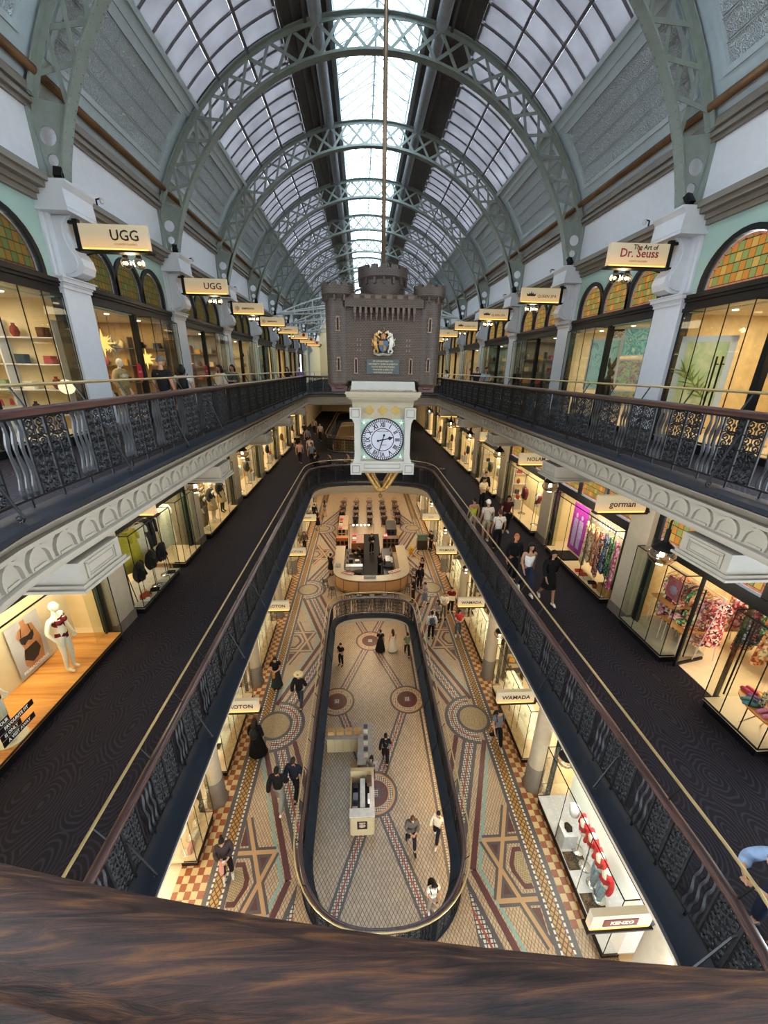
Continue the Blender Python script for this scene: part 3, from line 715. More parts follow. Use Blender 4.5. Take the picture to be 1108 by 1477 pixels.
# ================================================================== FIGURES
# a skeleton of joints per pose, grown with a Skin modifier into one continuous surface; clothes are slightly larger shells of the same limbs
def V(*a): return Vector(a)
def pose(kind):
    """joints of a 1.70 m person facing +y, left = -x"""
    J = dict(pel=V(0, 0, .93), bel=V(0, .01, 1.06), che=V(0, .0, 1.26), nk=V(0, -.01, 1.43), hd0=V(0, .0, 1.50), hd=V(0, .02, 1.58))
    for s, n in ((-1, 'l'), (1, 'r')):
        J['hip' + n] = V(s * .085, 0, .90); J['kn' + n] = V(s * .10, .015, .50); J['an' + n] = V(s * .105, -.02, .09); J['to' + n] = V(s * .12, .13, .035)
        J['sh' + n] = V(s * .175, -.01, 1.39); J['el' + n] = V(s * .235, -.03, 1.11); J['wr' + n] = V(s * .245, .05, .87); J['ha' + n] = V(s * .24, .075, .79); J['fd' + n] = V(0, .1, -1)
    if kind in ('walk', 'walkbag', 'walkhold'):
        J['knl'] = V(-.09, .16, .52); J['anl'] = V(-.095, .24, .10); J['tol'] = V(-.10, .39, .06)
        J['knr'] = V(.09, -.02, .50); J['anr'] = V(.10, -.30, .15); J['tor'] = V(.11, -.19, .045)
        J['ell'] = V(-.235, -.13, 1.13); J['wrl'] = V(-.24, -.16, .88); J['hal'] = V(-.235, -.15, .80)
        J['elr'] = V(.235, .05, 1.12); J['wrr'] = V(.225, .21, .93); J['har'] = V(.22, .27, .87); J['fdr'] = V(0, .6, -.8)
    if kind in ('phone', 'walkhold'):
        for s, n in ((-1, 'l'), (1, 'r')):
            J['el' + n] = V(s * .225, .03, 1.13); J['wr' + n] = V(s * .10, .25, 1.14); J['ha' + n] = V(s * .045, .31, 1.16); J['fd' + n] = V(-s * .6, .7, .3)
        J['hd'] = V(0, .05, 1.575)
    if kind == 'armfold':
        for s, n in ((-1, 'l'), (1, 'r')):
            J['el' + n] = V(s * .22, .05, 1.12); J['wr' + n] = V(-s * .02, .20, 1.13); J['ha' + n] = V(-s * .09, .19, 1.12); J['fd' + n] = V(-s * 1, -.1, 0)
    if kind == 'point':
        J['elr'] = V(.30, .14, 1.22); J['wrr'] = V(.36, .36, 1.26); J['har'] = V(.38, .44, 1.28); J['fdr'] = V(.2, 1, .1)
    if kind in ('sit', 'leansit'):
        d = V(0, 0, -.45)
        for k_ in list(J): 
            if k_[:2] in ('pe', 'be', 'ch', 'nk', 'hd', 'sh', 'el', 'wr', 'ha', 'hi'): J[k_] = J[k_] + d
        for s, n in ((-1, 'l'), (1, 'r')):
            J['kn' + n] = V(s * .13, .42, .50); J['an' + n] = V(s * .13, .40, .09); J['to' + n] = V(s * .14, .55, .035)
            J['el' + n] = V(s * .23, .08, .68); J['wr' + n] = V(s * .14, .30, .74); J['ha' + n] = V(s * .10, .37, .755); J['fd' + n] = V(0, 1, .05)
    if kind == 'lean':       # forearms on a rail in front, body bent forward
        for k_, y_, z_ in (('bel', .05, -.02), ('che', .14, -.05), ('nk', .24, -.09), ('hd0', .28, -.09), ('hd', .33, -.10), ('shl', .20, -.09), ('shr', .20, -.09)): J[k_] = J[k_] + V(0, y_, z_)
        for s, n in ((-1, 'l'), (1, 'r')):
            J['el' + n] = V(s * .26, .30, 1.10); J['wr' + n] = V(s * .13, .50, 1.16); J['ha' + n] = V(s * .06, .56, 1.17); J['fd' + n] = V(-s * .7, .6, -.1)
    if kind == 'mann':
        J['knl'] = V(-.06, .05, .50); J['anl'] = V(-.03, .02, .10); J['tol'] = V(-.05, .13, .03)
        J['elr'] = V(.27, -.06, 1.12); J['wrr'] = V(.22, .03, .90); J['har'] = V(.20, .06, .82); J['pel'] = V(.03, 0, .93)
    return J
TMP = bpy.data.scenes.new('t')
def grow(chains, rad, root, sub=2):
    """chains: lists of (key, Vector); rad: key -> radius (or pair)"""
    idx = {}; vs = []; es = set()
    for ch in chains:
        for k, p in ch:
            if k not in idx: idx[k] = len(vs); vs.append(p)
        for a, c in zip(ch, ch[1:]): es.add((idx[a[0]], idx[c[0]]))
    me = bpy.data.meshes.new('t'); me.from_pydata([tuple(p) for p in vs], list(es), []); o = bpy.data.objects.new('t', me); TMP.collection.objects.link(o)
    sk = o.modifiers.new('s', 'SKIN'); sk.use_smooth_shade = True; sk.branch_smoothing = .3
    if not me.skin_vertices: me.skin_vertices.new() if hasattr(me.skin_vertices, 'new') else None
    dat = me.skin_vertices[0].data
    for k, i in idx.items():
        r = rad[k] if k in rad else rad[k.rstrip('0123456789')]
        dat[i].radius = r if isinstance(r, tuple) else (r, r)
        dat[i].use_root = (k == root)
    sb = o.modifiers.new('b', 'SUBSURF'); sb.levels = sub; sb.render_levels = sub
    
    with bpy.context.temp_override(scene=TMP, view_layer=TMP.view_layers[0]):
        dg = bpy.context.evaluated_depsgraph_get(); dg.update(); ev = o.evaluated_get(dg); r = bpy.data.meshes.new_from_object(ev)
    bpy.data.objects.remove(o); bpy.data.meshes.remove(me)
    r.polygons.foreach_set('use_smooth', [True] * len(r.polygons)); return r
def append_mesh(mb, me, m=0):
    mb.add([v.co[:] for v in me.vertices], [tuple(p.vertices) for p in me.polygons], m)
BR = dict(pel=(.135, .105), bel=(.125, .09), che=(.145, .095), nk=.05, hd0=.05, hd=.05, hip=.085, kn=.055, an=.038, to=.03, sh=.058, el=.040, wr=.027, ha=(.034, .02))
def radof(scale=1, add=0, lim=None):
    d = {}
    for k, r in BR.items():
        rr = tuple(x * scale + add for x in r) if isinstance(r, tuple) else r * scale + add
        d[k] = rr
        for n in 'lr': d[k + n] = rr
    return d
FIG = {}
def head_mesh(mb, J, mannequin=False):
    c = J['hd'] + V(0, .005, .02); n, h = 14, 10; vs = []; fs = []
    for i in range(h + 1):
        z = -cos(pi * i / h); a = sin(pi * i / h)
        for j in range(n):
            t = 2 * pi * j / n; x, y = cos(t) * a, sin(t) * a
            wy = .098; wx = .074
            if z < 0: wx *= 1 + z * .22; wy *= 1 + z * .10
            px, py, pz = x * wx, y * wy, z * .118
            if y > .75 and -.35 < z < .15: py += .022 * (1 - abs(x) / .66) * (1 - abs(z + .12) * 2)      # nose
            if y > .6 and z < -.55: py += .008                                                      # chin
            vs.append(tuple(c + V(px, py, pz)))
    for i in range(h): fs += [(i * n + j, i * n + (j + 1) % n, (i + 1) * n + (j + 1) % n, (i + 1) * n + j) for j in range(n)]
    mb.add(vs, fs, 0)
    for s in (-1, 1):
        mb.ell(c + V(s * .075, -.005, -.005), (.012, .022, .03), 6, 0)
        mb.ell(c + V(s * .028, .089, .012), (.012, .008, .007), 6, 0 if mannequin else 1)
        mb.ell(c + V(s * .029, .092, .032), (.017, .006, .004), 6, 0 if mannequin else 1)
    mb.ell(c + V(0, .089, -.052), (.022, .010, .007), 6, 0 if mannequin else 2)
LIP = pm('lips', '9a5a50', .5, var=0); EYE = pm('eye_dark', '1a1412', .3, var=0)
def fig(pk, what):
    key = (pk, what)
    if key in FIG: return FIG[key]
    J = pose(pk); R = radof()
    if what in ('body', 'mannequin'):
        ch = [[(k, J[k]) for k in ('pel', 'bel', 'che', 'nk', 'hd0', 'hd')]]
        for n in 'lr':
            ch.append([('pel', J['pel'])] + [(k + n, J[k + n]) for k in ('hip', 'kn', 'an', 'to')])
            ch.append([('che', J['che'])] + [(k + n, J[k + n]) for k in ('sh', 'el', 'wr', 'ha')])
            s = -1 if n == 'l' else 1; hp = J['ha' + n]; fd = J['fd' + n].normalized(); sd = fd.cross(V(s, 0, 0)); sd = sd.normalized() if sd.length > .2 else V(0, 0, 1)
            for f in range(4):
                o = (f - 1.5) * .018; ln = (.062, .075, .07, .055)[f]; cu = V(-s, 0, 0) * .02
                ch.append([('ha' + n, hp), ('fa%s%d' % (n, f), hp + sd * o + fd * .028), ('fb%s%d' % (n, f), hp + sd * o * 1.15 + fd * (.028 + ln * .55) + cu * .4), ('fc%s%d' % (n, f), hp + sd * o * 1.15 + fd * (.028 + ln) + cu * 1.3)])
            ch.append([('ha' + n, hp), ('ta' + n, hp + sd * .035 - fd * .005), ('tb' + n, hp + sd * .055 + fd * .03)])
        for k_ in ('fal', 'far', 'fbl', 'fbr', 'fcl', 'fcr'): R[k_] = .009 if k_[1] != 'c' else .007
        for k_ in ('tal', 'tar', 'tbl', 'tbr'): R[k_] = .011
        if what == 'mannequin': R.update({'bel': (.10, .075), 'hd0': .045})
        me = grow(ch, R, 'pel', 1); mb = MB(); append_mesh(mb, me)
        head_mesh(mb, J, what == 'mannequin')
        if what == 'mannequin': [mb.ell((s * .07, .085, 1.26), (.062, .06, .06), 12) for s in (-1, 1)]
        r = mb.mesh('body', [SKIN, EYE, LIP], True, fix=False)
    elif pk == 'mann' and what in ('bra', 'briefs'):
        src = fig('mann', 'mannequin'); zr = (1.19, 1.315) if what == 'bra' else (.83, .985); mb = MB(); me0 = src; keep = []
        for p_ in me0.polygons:
            c_ = p_.center; lim = .185 if what == 'bra' else (.16 if c_.z < .95 else .2)
            if zr[0] < c_.z - (abs(c_.x) * .55 if what == 'briefs' and c_.z < .93 else 0) * 1 and c_.z < zr[1] + (0 if what == 'briefs' or c_.y > 0 else -.06) and abs(c_.x) < lim: keep.append(p_)
        mb.add([tuple(v.co + v.normal * .007) for v in me0.vertices], [tuple(p_.vertices) for p_ in keep]); r = mb.mesh(what, WHITE, True, fix=False)
    elif what in ('tee', 'shirt', 'coat', 'puffer', 'bra', 'vest'):
        add = {'tee': .026, 'shirt': .026, 'coat': .04, 'puffer': .05, 'bra': .02, 'vest': .022}[what]; R = radof(1, add)
        low = J['pel'] + (J['bel'] - J['pel']) * (-.25 if what != 'coat' else -.9); low2 = J['pel'] * 1.0
        if what in ('tee', 'vest', 'shirt', 'puffer') : low = J['pel'] + (J['bel'] - J['pel']) * -.35
        top = J['che'] + (J['nk'] - J['che']) * .85
        R['lo'] = tuple(x + add + .01 for x in BR['pel']); R['tp'] = .066 + add * .5
        if what == 'bra': ch = [[('lo', J['che'] + V(0, .0, -.07)), ('che', J['che'] + V(0, .012, -.01))]]; R['lo'] = (.15, .108); R['che'] = (.165, .12)
        else:
            ch = [[('lo', low), ('bel', J['bel']), ('che', J['che']), ('tp', top)]]
            for n in 'lr':
                if what == 'vest': ch.append([('che', J['che']), ('sh' + n, J['sh' + n] * .85 + J['che'] * .15)])
                elif what == 'tee': ch.append([('che', J['che']), ('sh' + n, J['sh' + n]), ('sl' + n, J['sh' + n].lerp(J['el' + n], .65))]); R['sl' + n] = .062
                else: ch.append([('che', J['che']), ('sh' + n, J['sh' + n]), ('el' + n, J['el' + n]), ('sl' + n, J['el' + n].lerp(J['wr' + n], .92))]); R['sl' + n] = .036 + add
        r = grow(ch, R, 'che', 1)
    elif what in ('trousers', 'jeans', 'shorts', 'wide', 'briefs'):
        add = {'trousers': .02, 'jeans': .014, 'shorts': .024, 'wide': .04, 'briefs': .02}[what]; R = radof(1, add); ch = []
        R['pe2'] = tuple(x + add for x in BR['pel']); ch.append([('pel', J['pel']), ('pe2', J['pel'] + (J['bel'] - J['pel']) * .8)])
        for n in 'lr':
            if what == 'briefs': ch.append([('pel', J['pel']), ('hip' + n, J['hip' + n] * .97 + J['kn' + n] * .03)]); R['hip' + n] = .102
            elif what == 'shorts': ch.append([('pel', J['pel']), ('hip' + n, J['hip' + n]), ('sl' + n, J['hip' + n].lerp(J['kn' + n], .85))]); R['sl' + n] = .085
            else: ch.append([('pel', J['pel']), ('hip' + n, J['hip' + n]), ('kn' + n, J['kn' + n]), ('sl' + n, J['kn' + n].lerp(J['an' + n], .93))]); R['sl' + n] = .045 + add; R['kn' + n] = .058 + add
        r = grow(ch, R, 'pel', 1)
    elif what in ('dress', 'longdress', 'skirt', 'longskirt'):
        mb = MB(); c = J['pel']; hem = {'dress': .50, 'skirt': .52, 'longdress': .10, 'longskirt': .12}[what]; hw = {'dress': .24, 'skirt': .22, 'longdress': .34, 'longskirt': .26}[what]
        sc = 1; z0 = J['bel'].z + .02; n = 20; P = []
        cx = (J['knl'] + J['knr']) * .5 if hem < .4 or True else c
        for i in range(7):
            f = i / 6; z = z0 + (hem - z0) * f; w = .125 + (hw - .125) * f ** .8; d_ = .095 + (hw * .85 - .095) * f ** .8; yc = c.y + (cx.y * .6 - c.y) * f
            P.append([(w * (1 + .05 * sin(7 * 2 * pi * j / n) * f) * cos(2 * pi * j / n), yc + d_ * (1 + .05 * sin(7 * 2 * pi * j / n) * f) * sin(2 * pi * j / n), z) for j in range(n)])
        vs = [p for r_ in P for p in r_]; mb.add(vs, [(i * n + j, i * n + (j + 1) % n, (i + 1) * n + (j + 1) % n, (i + 1) * n + j) for i in range(6) for j in range(n)] + [tuple(range(n))])
        r = mb.mesh('skirt', WHITE, True)
    elif what == 'shoes':
        mb = MB()
        for n in 'lr':
            a, t_ = J['an' + n], J['to' + n]; d_ = (t_ - a); d_.z = 0; d_.normalize(); q = a - d_ * .05
            mb.tube([V(q.x, q.y, max(.035, a.z - .05)), V(a.x, a.y, max(.045, a.z - .04)), a * .4 + t_ * .6 + V(0, 0, .005), V(t_.x, t_.y, t_.z), V(t_.x, t_.y, t_.z) + d_ * .04 + V(0, 0, -.005)], [.03, .042, .042, .036, .018], 8)
        r = mb.mesh('shoes', WHITE, True)
    elif what in ('short', 'long', 'bun', 'bob', 'cap', 'sunhat', 'bald'):
        mb = MB(); c = J['hd'] + V(0, .005, .02); n = 16
        def cap_(scale, zlow_front, zlow_back, lift=0):
            vs = []; h = 7
            for i in range(h + 1):
                for j in range(n):
                    t = 2 * pi * j / n; y = sin(t); zl = zlow_front + (zlow_back - zlow_front) * (.5 - .5 * y); ph = (pi / 2) - i / h * (pi / 2 - math.asin(max(-.98, min(.98, zl))))
                    ph = max(-1.4, ph); vs.append(tuple(c + V(cos(t) * .080 * cos(ph) * scale, -.006 + sin(t) * .104 * cos(ph) * scale, lift + sin(ph) * .125 * scale)))
            mb.add(vs, [(i * n + j, i * n + (j + 1) % n, (i + 1) * n + (j + 1) % n, (i + 1) * n + j) for i in range(h) for j in range(n)])
        if what == 'short': cap_(1.04, .45, -.45)
        if what == 'bald': cap_(1.02, .55, -.3)
        if what == 'bun': cap_(1.05, .42, -.4); mb.ell(c + V(0, -.08, .11), .045, 8)
        if what in ('bob', 'long'):
            cap_(1.08, .42, -.75); L = .10 if what == 'bob' else .30
            mb.tube([c + V(0, -.055, .06), c + V(0, -.085, -.05), c + V(0, -.095, -.05 - L * .5), c + V(0, -.095, -.06 - L)], [.07, .085, .08, .045], 10, flat=1)
            for s in (-1, 1): mb.tube([c + V(s * .06, 0, .05), c + V(s * .082, -.01, -.03), c + V(s * .075, .0, -.06 - L * .6)], [.03, .032, .02], 6)
        if what == 'cap': cap_(1.09, .12, -.1, .01); mb.prism([(c.x - .06, c.y + .07), (c.x + .06, c.y + .07), (c.x + .05, c.y + .16), (c.x, c.y + .175), (c.x - .05, c.y + .16)], 'z', c.z + .022, c.z + .034)
        if what == 'sunhat': mb.lathe([(.0, .15), (.06, .15), (.085, .12), (.092, .05), (.16, .035), (.19, .028), (.16, .028), (.085, .038), (.0, .05)], 20, tuple(c))
        r = mb.mesh('hair', WHITE, True)
    elif what == 'backpack':
        mb = MB(); c = J['che'] + V(0, -.17, -.04); mb.tube([c + V(0, 0, -.19), c + V(0, -.01, -.1), c + V(0, -.01, .08), c + V(0, .01, .18)], [.10, .14, .14, .08], 10)
        for s in (-1, 1): mb.tube([c + V(s * .09, .05, .12), J['sh' + 'lr'[s > 0]] * .8 + J['che'] * .2 + V(0, .02, .09), J['che'] + V(s * .11, .12, .02), c + V(s * .12, .1, -.14)], .016, 5)
        r = mb.mesh('backpack', WHITE, True)
    elif what == 'bag':
        mb = MB(); c = J['har'] + V(.03, 0, -.14); mb.bev(c.x - .05, c.y - .13, c.z - .11, c.x + .05, c.y + .13, c.z + .08, .02); mb.tube([c + V(0, -.08, .08), c + V(0, -.05, .15), c + V(0, .05, .15), c + V(0, .08, .08)], .008, 5)
        r = mb.mesh('bag', WHITE, 'auto')
    elif what == 'crossbag':
        mb = MB(); c = J['pel'] + V(.16, .05, .06); mb.bev(c.x - .04, c.y - .11, c.z - .09, c.x + .04, c.y + .11, c.z + .08, .02)
        mb.tube([c + V(0, -.05, .08), J['che'] + V(.02, -.13, .02), J['shl'] * .7 + J['nk'] * .3 + V(0, 0, .035), J['che'] + V(-.03, .13, .0), c + V(0, .06, .08)], .011, 5)
        r = mb.mesh('bag', WHITE, 'auto')
    elif what == 'phone':
        mb = MB(); c = (J['hal'] + J['har']) * .5 + V(0, .03, .05); mb.box(c.x - .036, c.y, c.z - .06, c.x + .036, c.y + .01, c.z + .08); r = mb.mesh('phone', WHITE)
    elif what == 'paper':
        mb = MB(); c = (J['hal'] + J['har']) * .5 + V(0, .06, .05); mb.box(c.x - .2, c.y, c.z - .16, c.x + .2, c.y + .006, c.z + .14); r = mb.mesh('paper', WHITE)
    FIG[key] = r; return r
CL = {}
def cloth(h, rough=.85): return pm('cloth_' + h, h, rough, var=.1, vs=14, spec=.2)
def skin(h): return pm('skin_' + h, h, .55, var=.04)
ALLP = []
def person(label, loc, face, pk, top=None, bot=None, hair=('short', '1c1512'), shoes='16161a', sk='b98768', extra=(), h=1.70, group=None, skirt=None):
    """top / bot: (garment, colour); face: degrees, 0 looks along +y, 90 looks to -x"""
    t = T('person', label, 'person', loc, radians(face), group); t.scale = (h / 1.70,) * 3
    put('body', fig(pk, 'body'), t, mat=[skin(sk), EYE, LIP])
    if bot: put(bot[0] if bot[0] not in ('wide',) else 'trousers', shared(fig(pk, bot[0])), t, mat=cloth(bot[1]))
    if skirt: put('skirt', shared(fig(pk, skirt[0])), t, mat=cloth(skirt[1]))
    if top: put({'tee': 'tee_shirt'}.get(top[0], top[0]), shared(fig(pk, top[0])), t, mat=cloth(top[1]))
    if hair: put('hair' if hair[0] not in ('cap', 'sunhat') else 'hat', fig(pk, hair[0]), t, mat=cloth(hair[1], .6))
    if shoes: put('shoes', fig(pk, 'shoes'), t, mat=cloth(shoes, .5))
    for e, c in extra: put({'crossbag': 'bag'}.get(e, e), fig(pk, e), t, mat=cloth(c, .6))
    ALLP.append(t); return t
def shared(me):
    if not me.materials: me.materials.append(WHITE)
    return me
# ================================================================== GROUND MOSAIC (inlaid bands, each a few millimetres proud)
def strip(b, p, q, o0, o1, z, m=0, h=.002, hull=None):
    """band along p-q between lateral offsets o0, o1"""
    d = (Vector(q) - Vector(p)).normalized(); n = Vector((-d.y, d.x)); P = [Vector(p) + n * o0, Vector(q) + n * o0, Vector(q) + n * o1, Vector(p) + n * o1]
    P = [tuple(x) for x in P]
    if hull: P = clip(P, hull)
    if len(P) > 2: b.prism(P, 'z', z, z + h, m)
def ringb(b, c, r0, r1, a0, a1, z, m=0, n=40, h=.002):
    A = [radians(a0 + (a1 - a0) * i / n) for i in range(n + 1)]
    for i in range(n):
        P = [(c[0] + r * cos(a), c[1] + r * sin(a)) for r, a in ((r0, A[i]), (r1, A[i]), (r1, A[i + 1]), (r0, A[i + 1]))]
        b.add([(x, y, z + h) for x, y in P], [(0, 1, 2, 3)], m)
FM = [DARKT, MATS['mosaic_white'], REDT, MAROON, TEAL, TAN, MATS['mosaic_gold'], MATS['mosaic_disc'], DISC]
Kdark, Kwh, Kred, Kmar, Kteal, Ktan, Kgold, Kdisc, Kox = range(9)
cg = .5
for s in (-1, 1):
    sw = side_word[s]
    fl = T('floor', 'inlaid mosaic pattern of stars, circles and bands on the %s ground floor walkway' % sw, 'floor', (0, 0, ZG), kind='structure')
    X = lambda d: cg + s * d
    b = MB()
    # straight border bands
    for d0, d1, m in ((4.22, 4.32, Kdark), (4.40, 4.65, Kgold), (4.73, 4.85, Kdark)): b.box(X(d0), -1, 0, X(d1), 60, .0022, m)
    b.box(X(4.32), -1, 0, X(4.40), 60, .0008, Kdark); b.box(X(4.65), -1, 0, X(4.73), 60, .0008, Kdark)
    b.build('border_band', FM, fl)
    b = MB(); y = 3.0
    while y < 34:
        for d0 in (4.335, 4.665): b.add([(X(d0), y, .003), (X(d0 + .055), y, .003), (X(d0 + .055), y + .075, .003), (X(d0), y + .075, .003)], [(0, 1, 2, 3)])
        y += .125
    o = b.build('white_border_tiles', WHT, fl); o['kind'] = 'stuff'
    # diagonals between circles and void
    yc0 = 11.6; xa, xb_ = sorted((X(2.36), X(4.22))); HU = [(xa, -50), (xb_, -50), (xb_, 90), (xa, 90)]
    for k in range(-1, 3):
        yc = yc0 + 10.1 * k; c = (X(4.03), yc)
        for e in (-1, 1):
            b = MB(); p = (X(3.72), yc + e * .75); q = (X(2.05), yc + e * 5.05)
            sg = s * e
            for o0, o1, m in ((-.03, .03, Kred), (.03, .15, Kwh), (-.15, -.03, Kwh), (.15, .27, Kdark), (-.27, -.15, Kdark)): strip(b, p, q, o0, o1, .0005, m, hull=HU)
            w = -sg
            p2 = (X(4.18), yc + e * 1.0); q2 = (X(2.62), yc + e * 5.05)
            strip(b, p2, q2, -.085, .085, .0004, Kmar, hull=HU); p3 = (X(4.22), yc + e * 1.35); q3 = (X(2.82), yc + e * 5.05); strip(b, p3, q3, -.045, .045, .0003, Kteal, hull=HU)
            p4 = (X(3.15), yc + e * .75); q4 = (X(1.9), yc + e * 4.0); strip(b, p4, q4, -.085, .085, .0002, Kmar, hull=HU)
            b.build('diagonal_band', FM, fl)
        b = MB(); full = (0, 360); half = (90, 270) if s > 0 else (-90, 90)
        b.lathe([(0.0, .0040), (.56, .0040)], 40, (c[0], c[1], 0), Kdisc); ringb(b, c, .56, .68, 0, 360, .0022, Kdark)
        for r0, r1, m in ((.68, .84, Kwh), (.84, .90, Kred), (.90, 1.04, Kwh), (1.04, 1.17, Kdark)): ringb(b, c, r0, r1, half[0], half[1], .0014, m)
        b.build('circle_medallion', FM, fl)
    for k in range(-1, 3):
        # six-pointed star at the middle of each diamond
        ys = yc0 - 5.05 + 10.1 * k; b = MB(); z = .0015
        A = (X(3.12), ys + .72); B_ = (X(3.12), ys - .72); Cc = (X(4.22), ys + .72); D = (X(4.22), ys - .72); E1 = (X(4.15), ys + 1.65); F1 = (X(4.15), ys - 1.65)
        for i_, (p, q) in enumerate(((A, Cc), (B_, D), (A, F1), (B_, E1))):
            strip(b, p, q, -.13, .13, z - .001 + i_ * .0002, Kdark, hull=HU); strip(b, p, q, -.055, .055, z + i_ * .0003, Ktan, hull=HU)
        tri = lambda P: b.prism(P, 'z', 0, .0008, Kmar)
        tri([(X(3.25), ys + .6), (X(3.75), ys + .6), (X(3.55), ys + .1)]); tri([(X(3.25), ys - .6), (X(3.75), ys - .6), (X(3.55), ys - .1)])
        tri([(X(3.85), ys + .9), (X(4.2), ys + .9), (X(4.18), ys + 1.5)]); tri([(X(3.85), ys - .9), (X(4.2), ys - .9), (X(4.18), ys - 1.5)])
        hx = [(X(3.72), ys + .1), (X(3.95), ys + .5), (X(4.2), ys + .5), (X(4.2), ys - .5), (X(3.95), ys - .5), (X(3.72), ys - .1)]
        b.prism(hx, 'z', .0002, .0011, Kmar); b.prism([(X(3.85), ys + .08), (X(4.0), ys + .38), (X(4.2), ys + .38), (X(4.2), ys - .38), (X(4.0), ys - .38), (X(3.85), ys - .08)], 'z', .0004, .0016, Kdisc)
        b.build('star_inlay', FM, fl)
    # checker border of russet and cream tiles: the near rows singly, the rest joined
    tl = {}
    for kx, mm in enumerate((CHK1, CHK2)):
        b = MB(); b.bev(0, 0, 0, .172, .172, .004, .004); tl[kx] = b.mesh('tile', mm)
    far = MB(); cnt = 0
    cols = range(5) if s > 0 else range(8)
    for j in range(170):
        for i in cols:
            d = 4.86 + i * .178; yy = 5.2 + j * .178; x = X(d) - (0 if s > 0 else .172)
            if s < 0 and i > 4 and yy > 8.3: continue
            if cnt < 240: put('tile', tl[(i + j) % 2], fl, (x, yy, 0)); cnt += 1
            else: far.box(x, yy, 0, x + .172, yy + .172, .004, (i + j) % 2)
    o = far.build('far_tiles', [CHK1, CHK2], fl); o['kind'] = 'stuff'
# inner band beside the void
# lowest floor: bands linking medallions
fl = T('floor', 'inlaid circles and crossing bands on the lowest mosaic floor', 'floor', (0, 0, ZB), kind='structure')
med = []
for k in range(0, 6):
    y = 6.4 + 5.05 * k
    med.append([(cg + s * 1.98, y) for s in (-1, 1)] if k % 2 == 0 else [(cg, y)])
for a, c in zip(med, med[1:]):
    for p in a:
        for q in c:
            b = MB(); d = (Vector(q) - Vector(p)).normalized(); p_ = Vector(p) + d * .8; q_ = Vector(q) - d * .8
            for o0, o1, m in ((-.03, .03, Kred), (.03, .13, Kwh), (-.13, -.03, Kwh), (.13, .23, Kdark), (-.23, -.13, Kdark)): strip(b, p_, q_, o0, o1, .0005, m)
            b.build('crossing_band', FM, fl)
for r in med:
    for c in r:
        b = MB(); b.lathe([(0.0, .0035), (.57, .0035)], 36, (c[0], c[1], 0), Kox); b.box(c[0] - .2, c[1] - .2, .003, c[0] + .2, c[1] + .2, .0045, Kdark); b.box(c[0] - .14, c[1] - .14, .004, c[0] + .14, c[1] + .14, .0055, Kwh)
        for r0, r1, m in ((.57, .62, Ktan), (.62, .78, Kwh), (.78, .88, Ktan), (.88, .99, Kdark)): ringb(b, c, r0, r1, 0, 360, .002, m)
        b.build('circle_medallion', FM, fl)
b = MB()
for s in (-1, 1):
    for r0, r1, m in ((2.55, 2.65, Kdark), (2.65, 2.73, Kwh), (2.78, 2.98, Kgold), (3.02, 3.1, Kwh), (3.1, 3.2, Kdark)): b.box(cg + s * r0, 3, 0, cg + s * r1, 40, .0012, m)
b.build('border_band', FM, fl)

# ================================================================== THE HANGING CASTLE CLOCK
cl = T('hanging_castle_clock', 'large dark brick castle shaped clock hanging on a rod in the middle of the void', 'clock', (.47, 9.95, 0))
F = -1.25          # front plane (local y)
BRK, BRR = MATS['castle_brick'], MATS['castle_brick_round']
CRM = pm('clock_white', '92908a', .45, var=.03); CRMD = pm('clock_cream', '8a806c', .5, var=.05); GOLD = pm('old_gold', '8f6c35', .45, .5, var=.3, vs=12, bump=.2)
part(cl, 'suspension_rod', pm('rod_bronze', '75614b', .4, .5, var=.15), lambda b: b.tube([(.03, 0, 1.8), (.03, 0, 10.5)], .045, 8), True)
def f(b):
    b.box(-.78, F + .08, -.24, .78, 1.17, 1.42); b.box(-.80, F + .0, 1.17, .80, 1.25, 1.33)
part(cl, 'keep_wall', BRK, f)
def f(b):
    for i in range(12):                     # merlons and little corbels under the parapet
        x = -.60 + i * .11
        if i < 12: b.box(x - .02, F - .02, 1.06, x + .03, F + .1, 1.17); b.box(x - .014, F + .01, 1.0, x + .024, F + .1, 1.06); b.box(x - .008, F + .03, .94, x + .018, F + .1, 1.0)
    for i in range(6): b.box(-.55 + i * .22 - .07, F + .02, 1.33, -.55 + i * .22 + .05, F + .12, 1.39)
part(cl, 'corbel_row', pm('corbel_stone', '4c3d33', .6, var=.1), f)
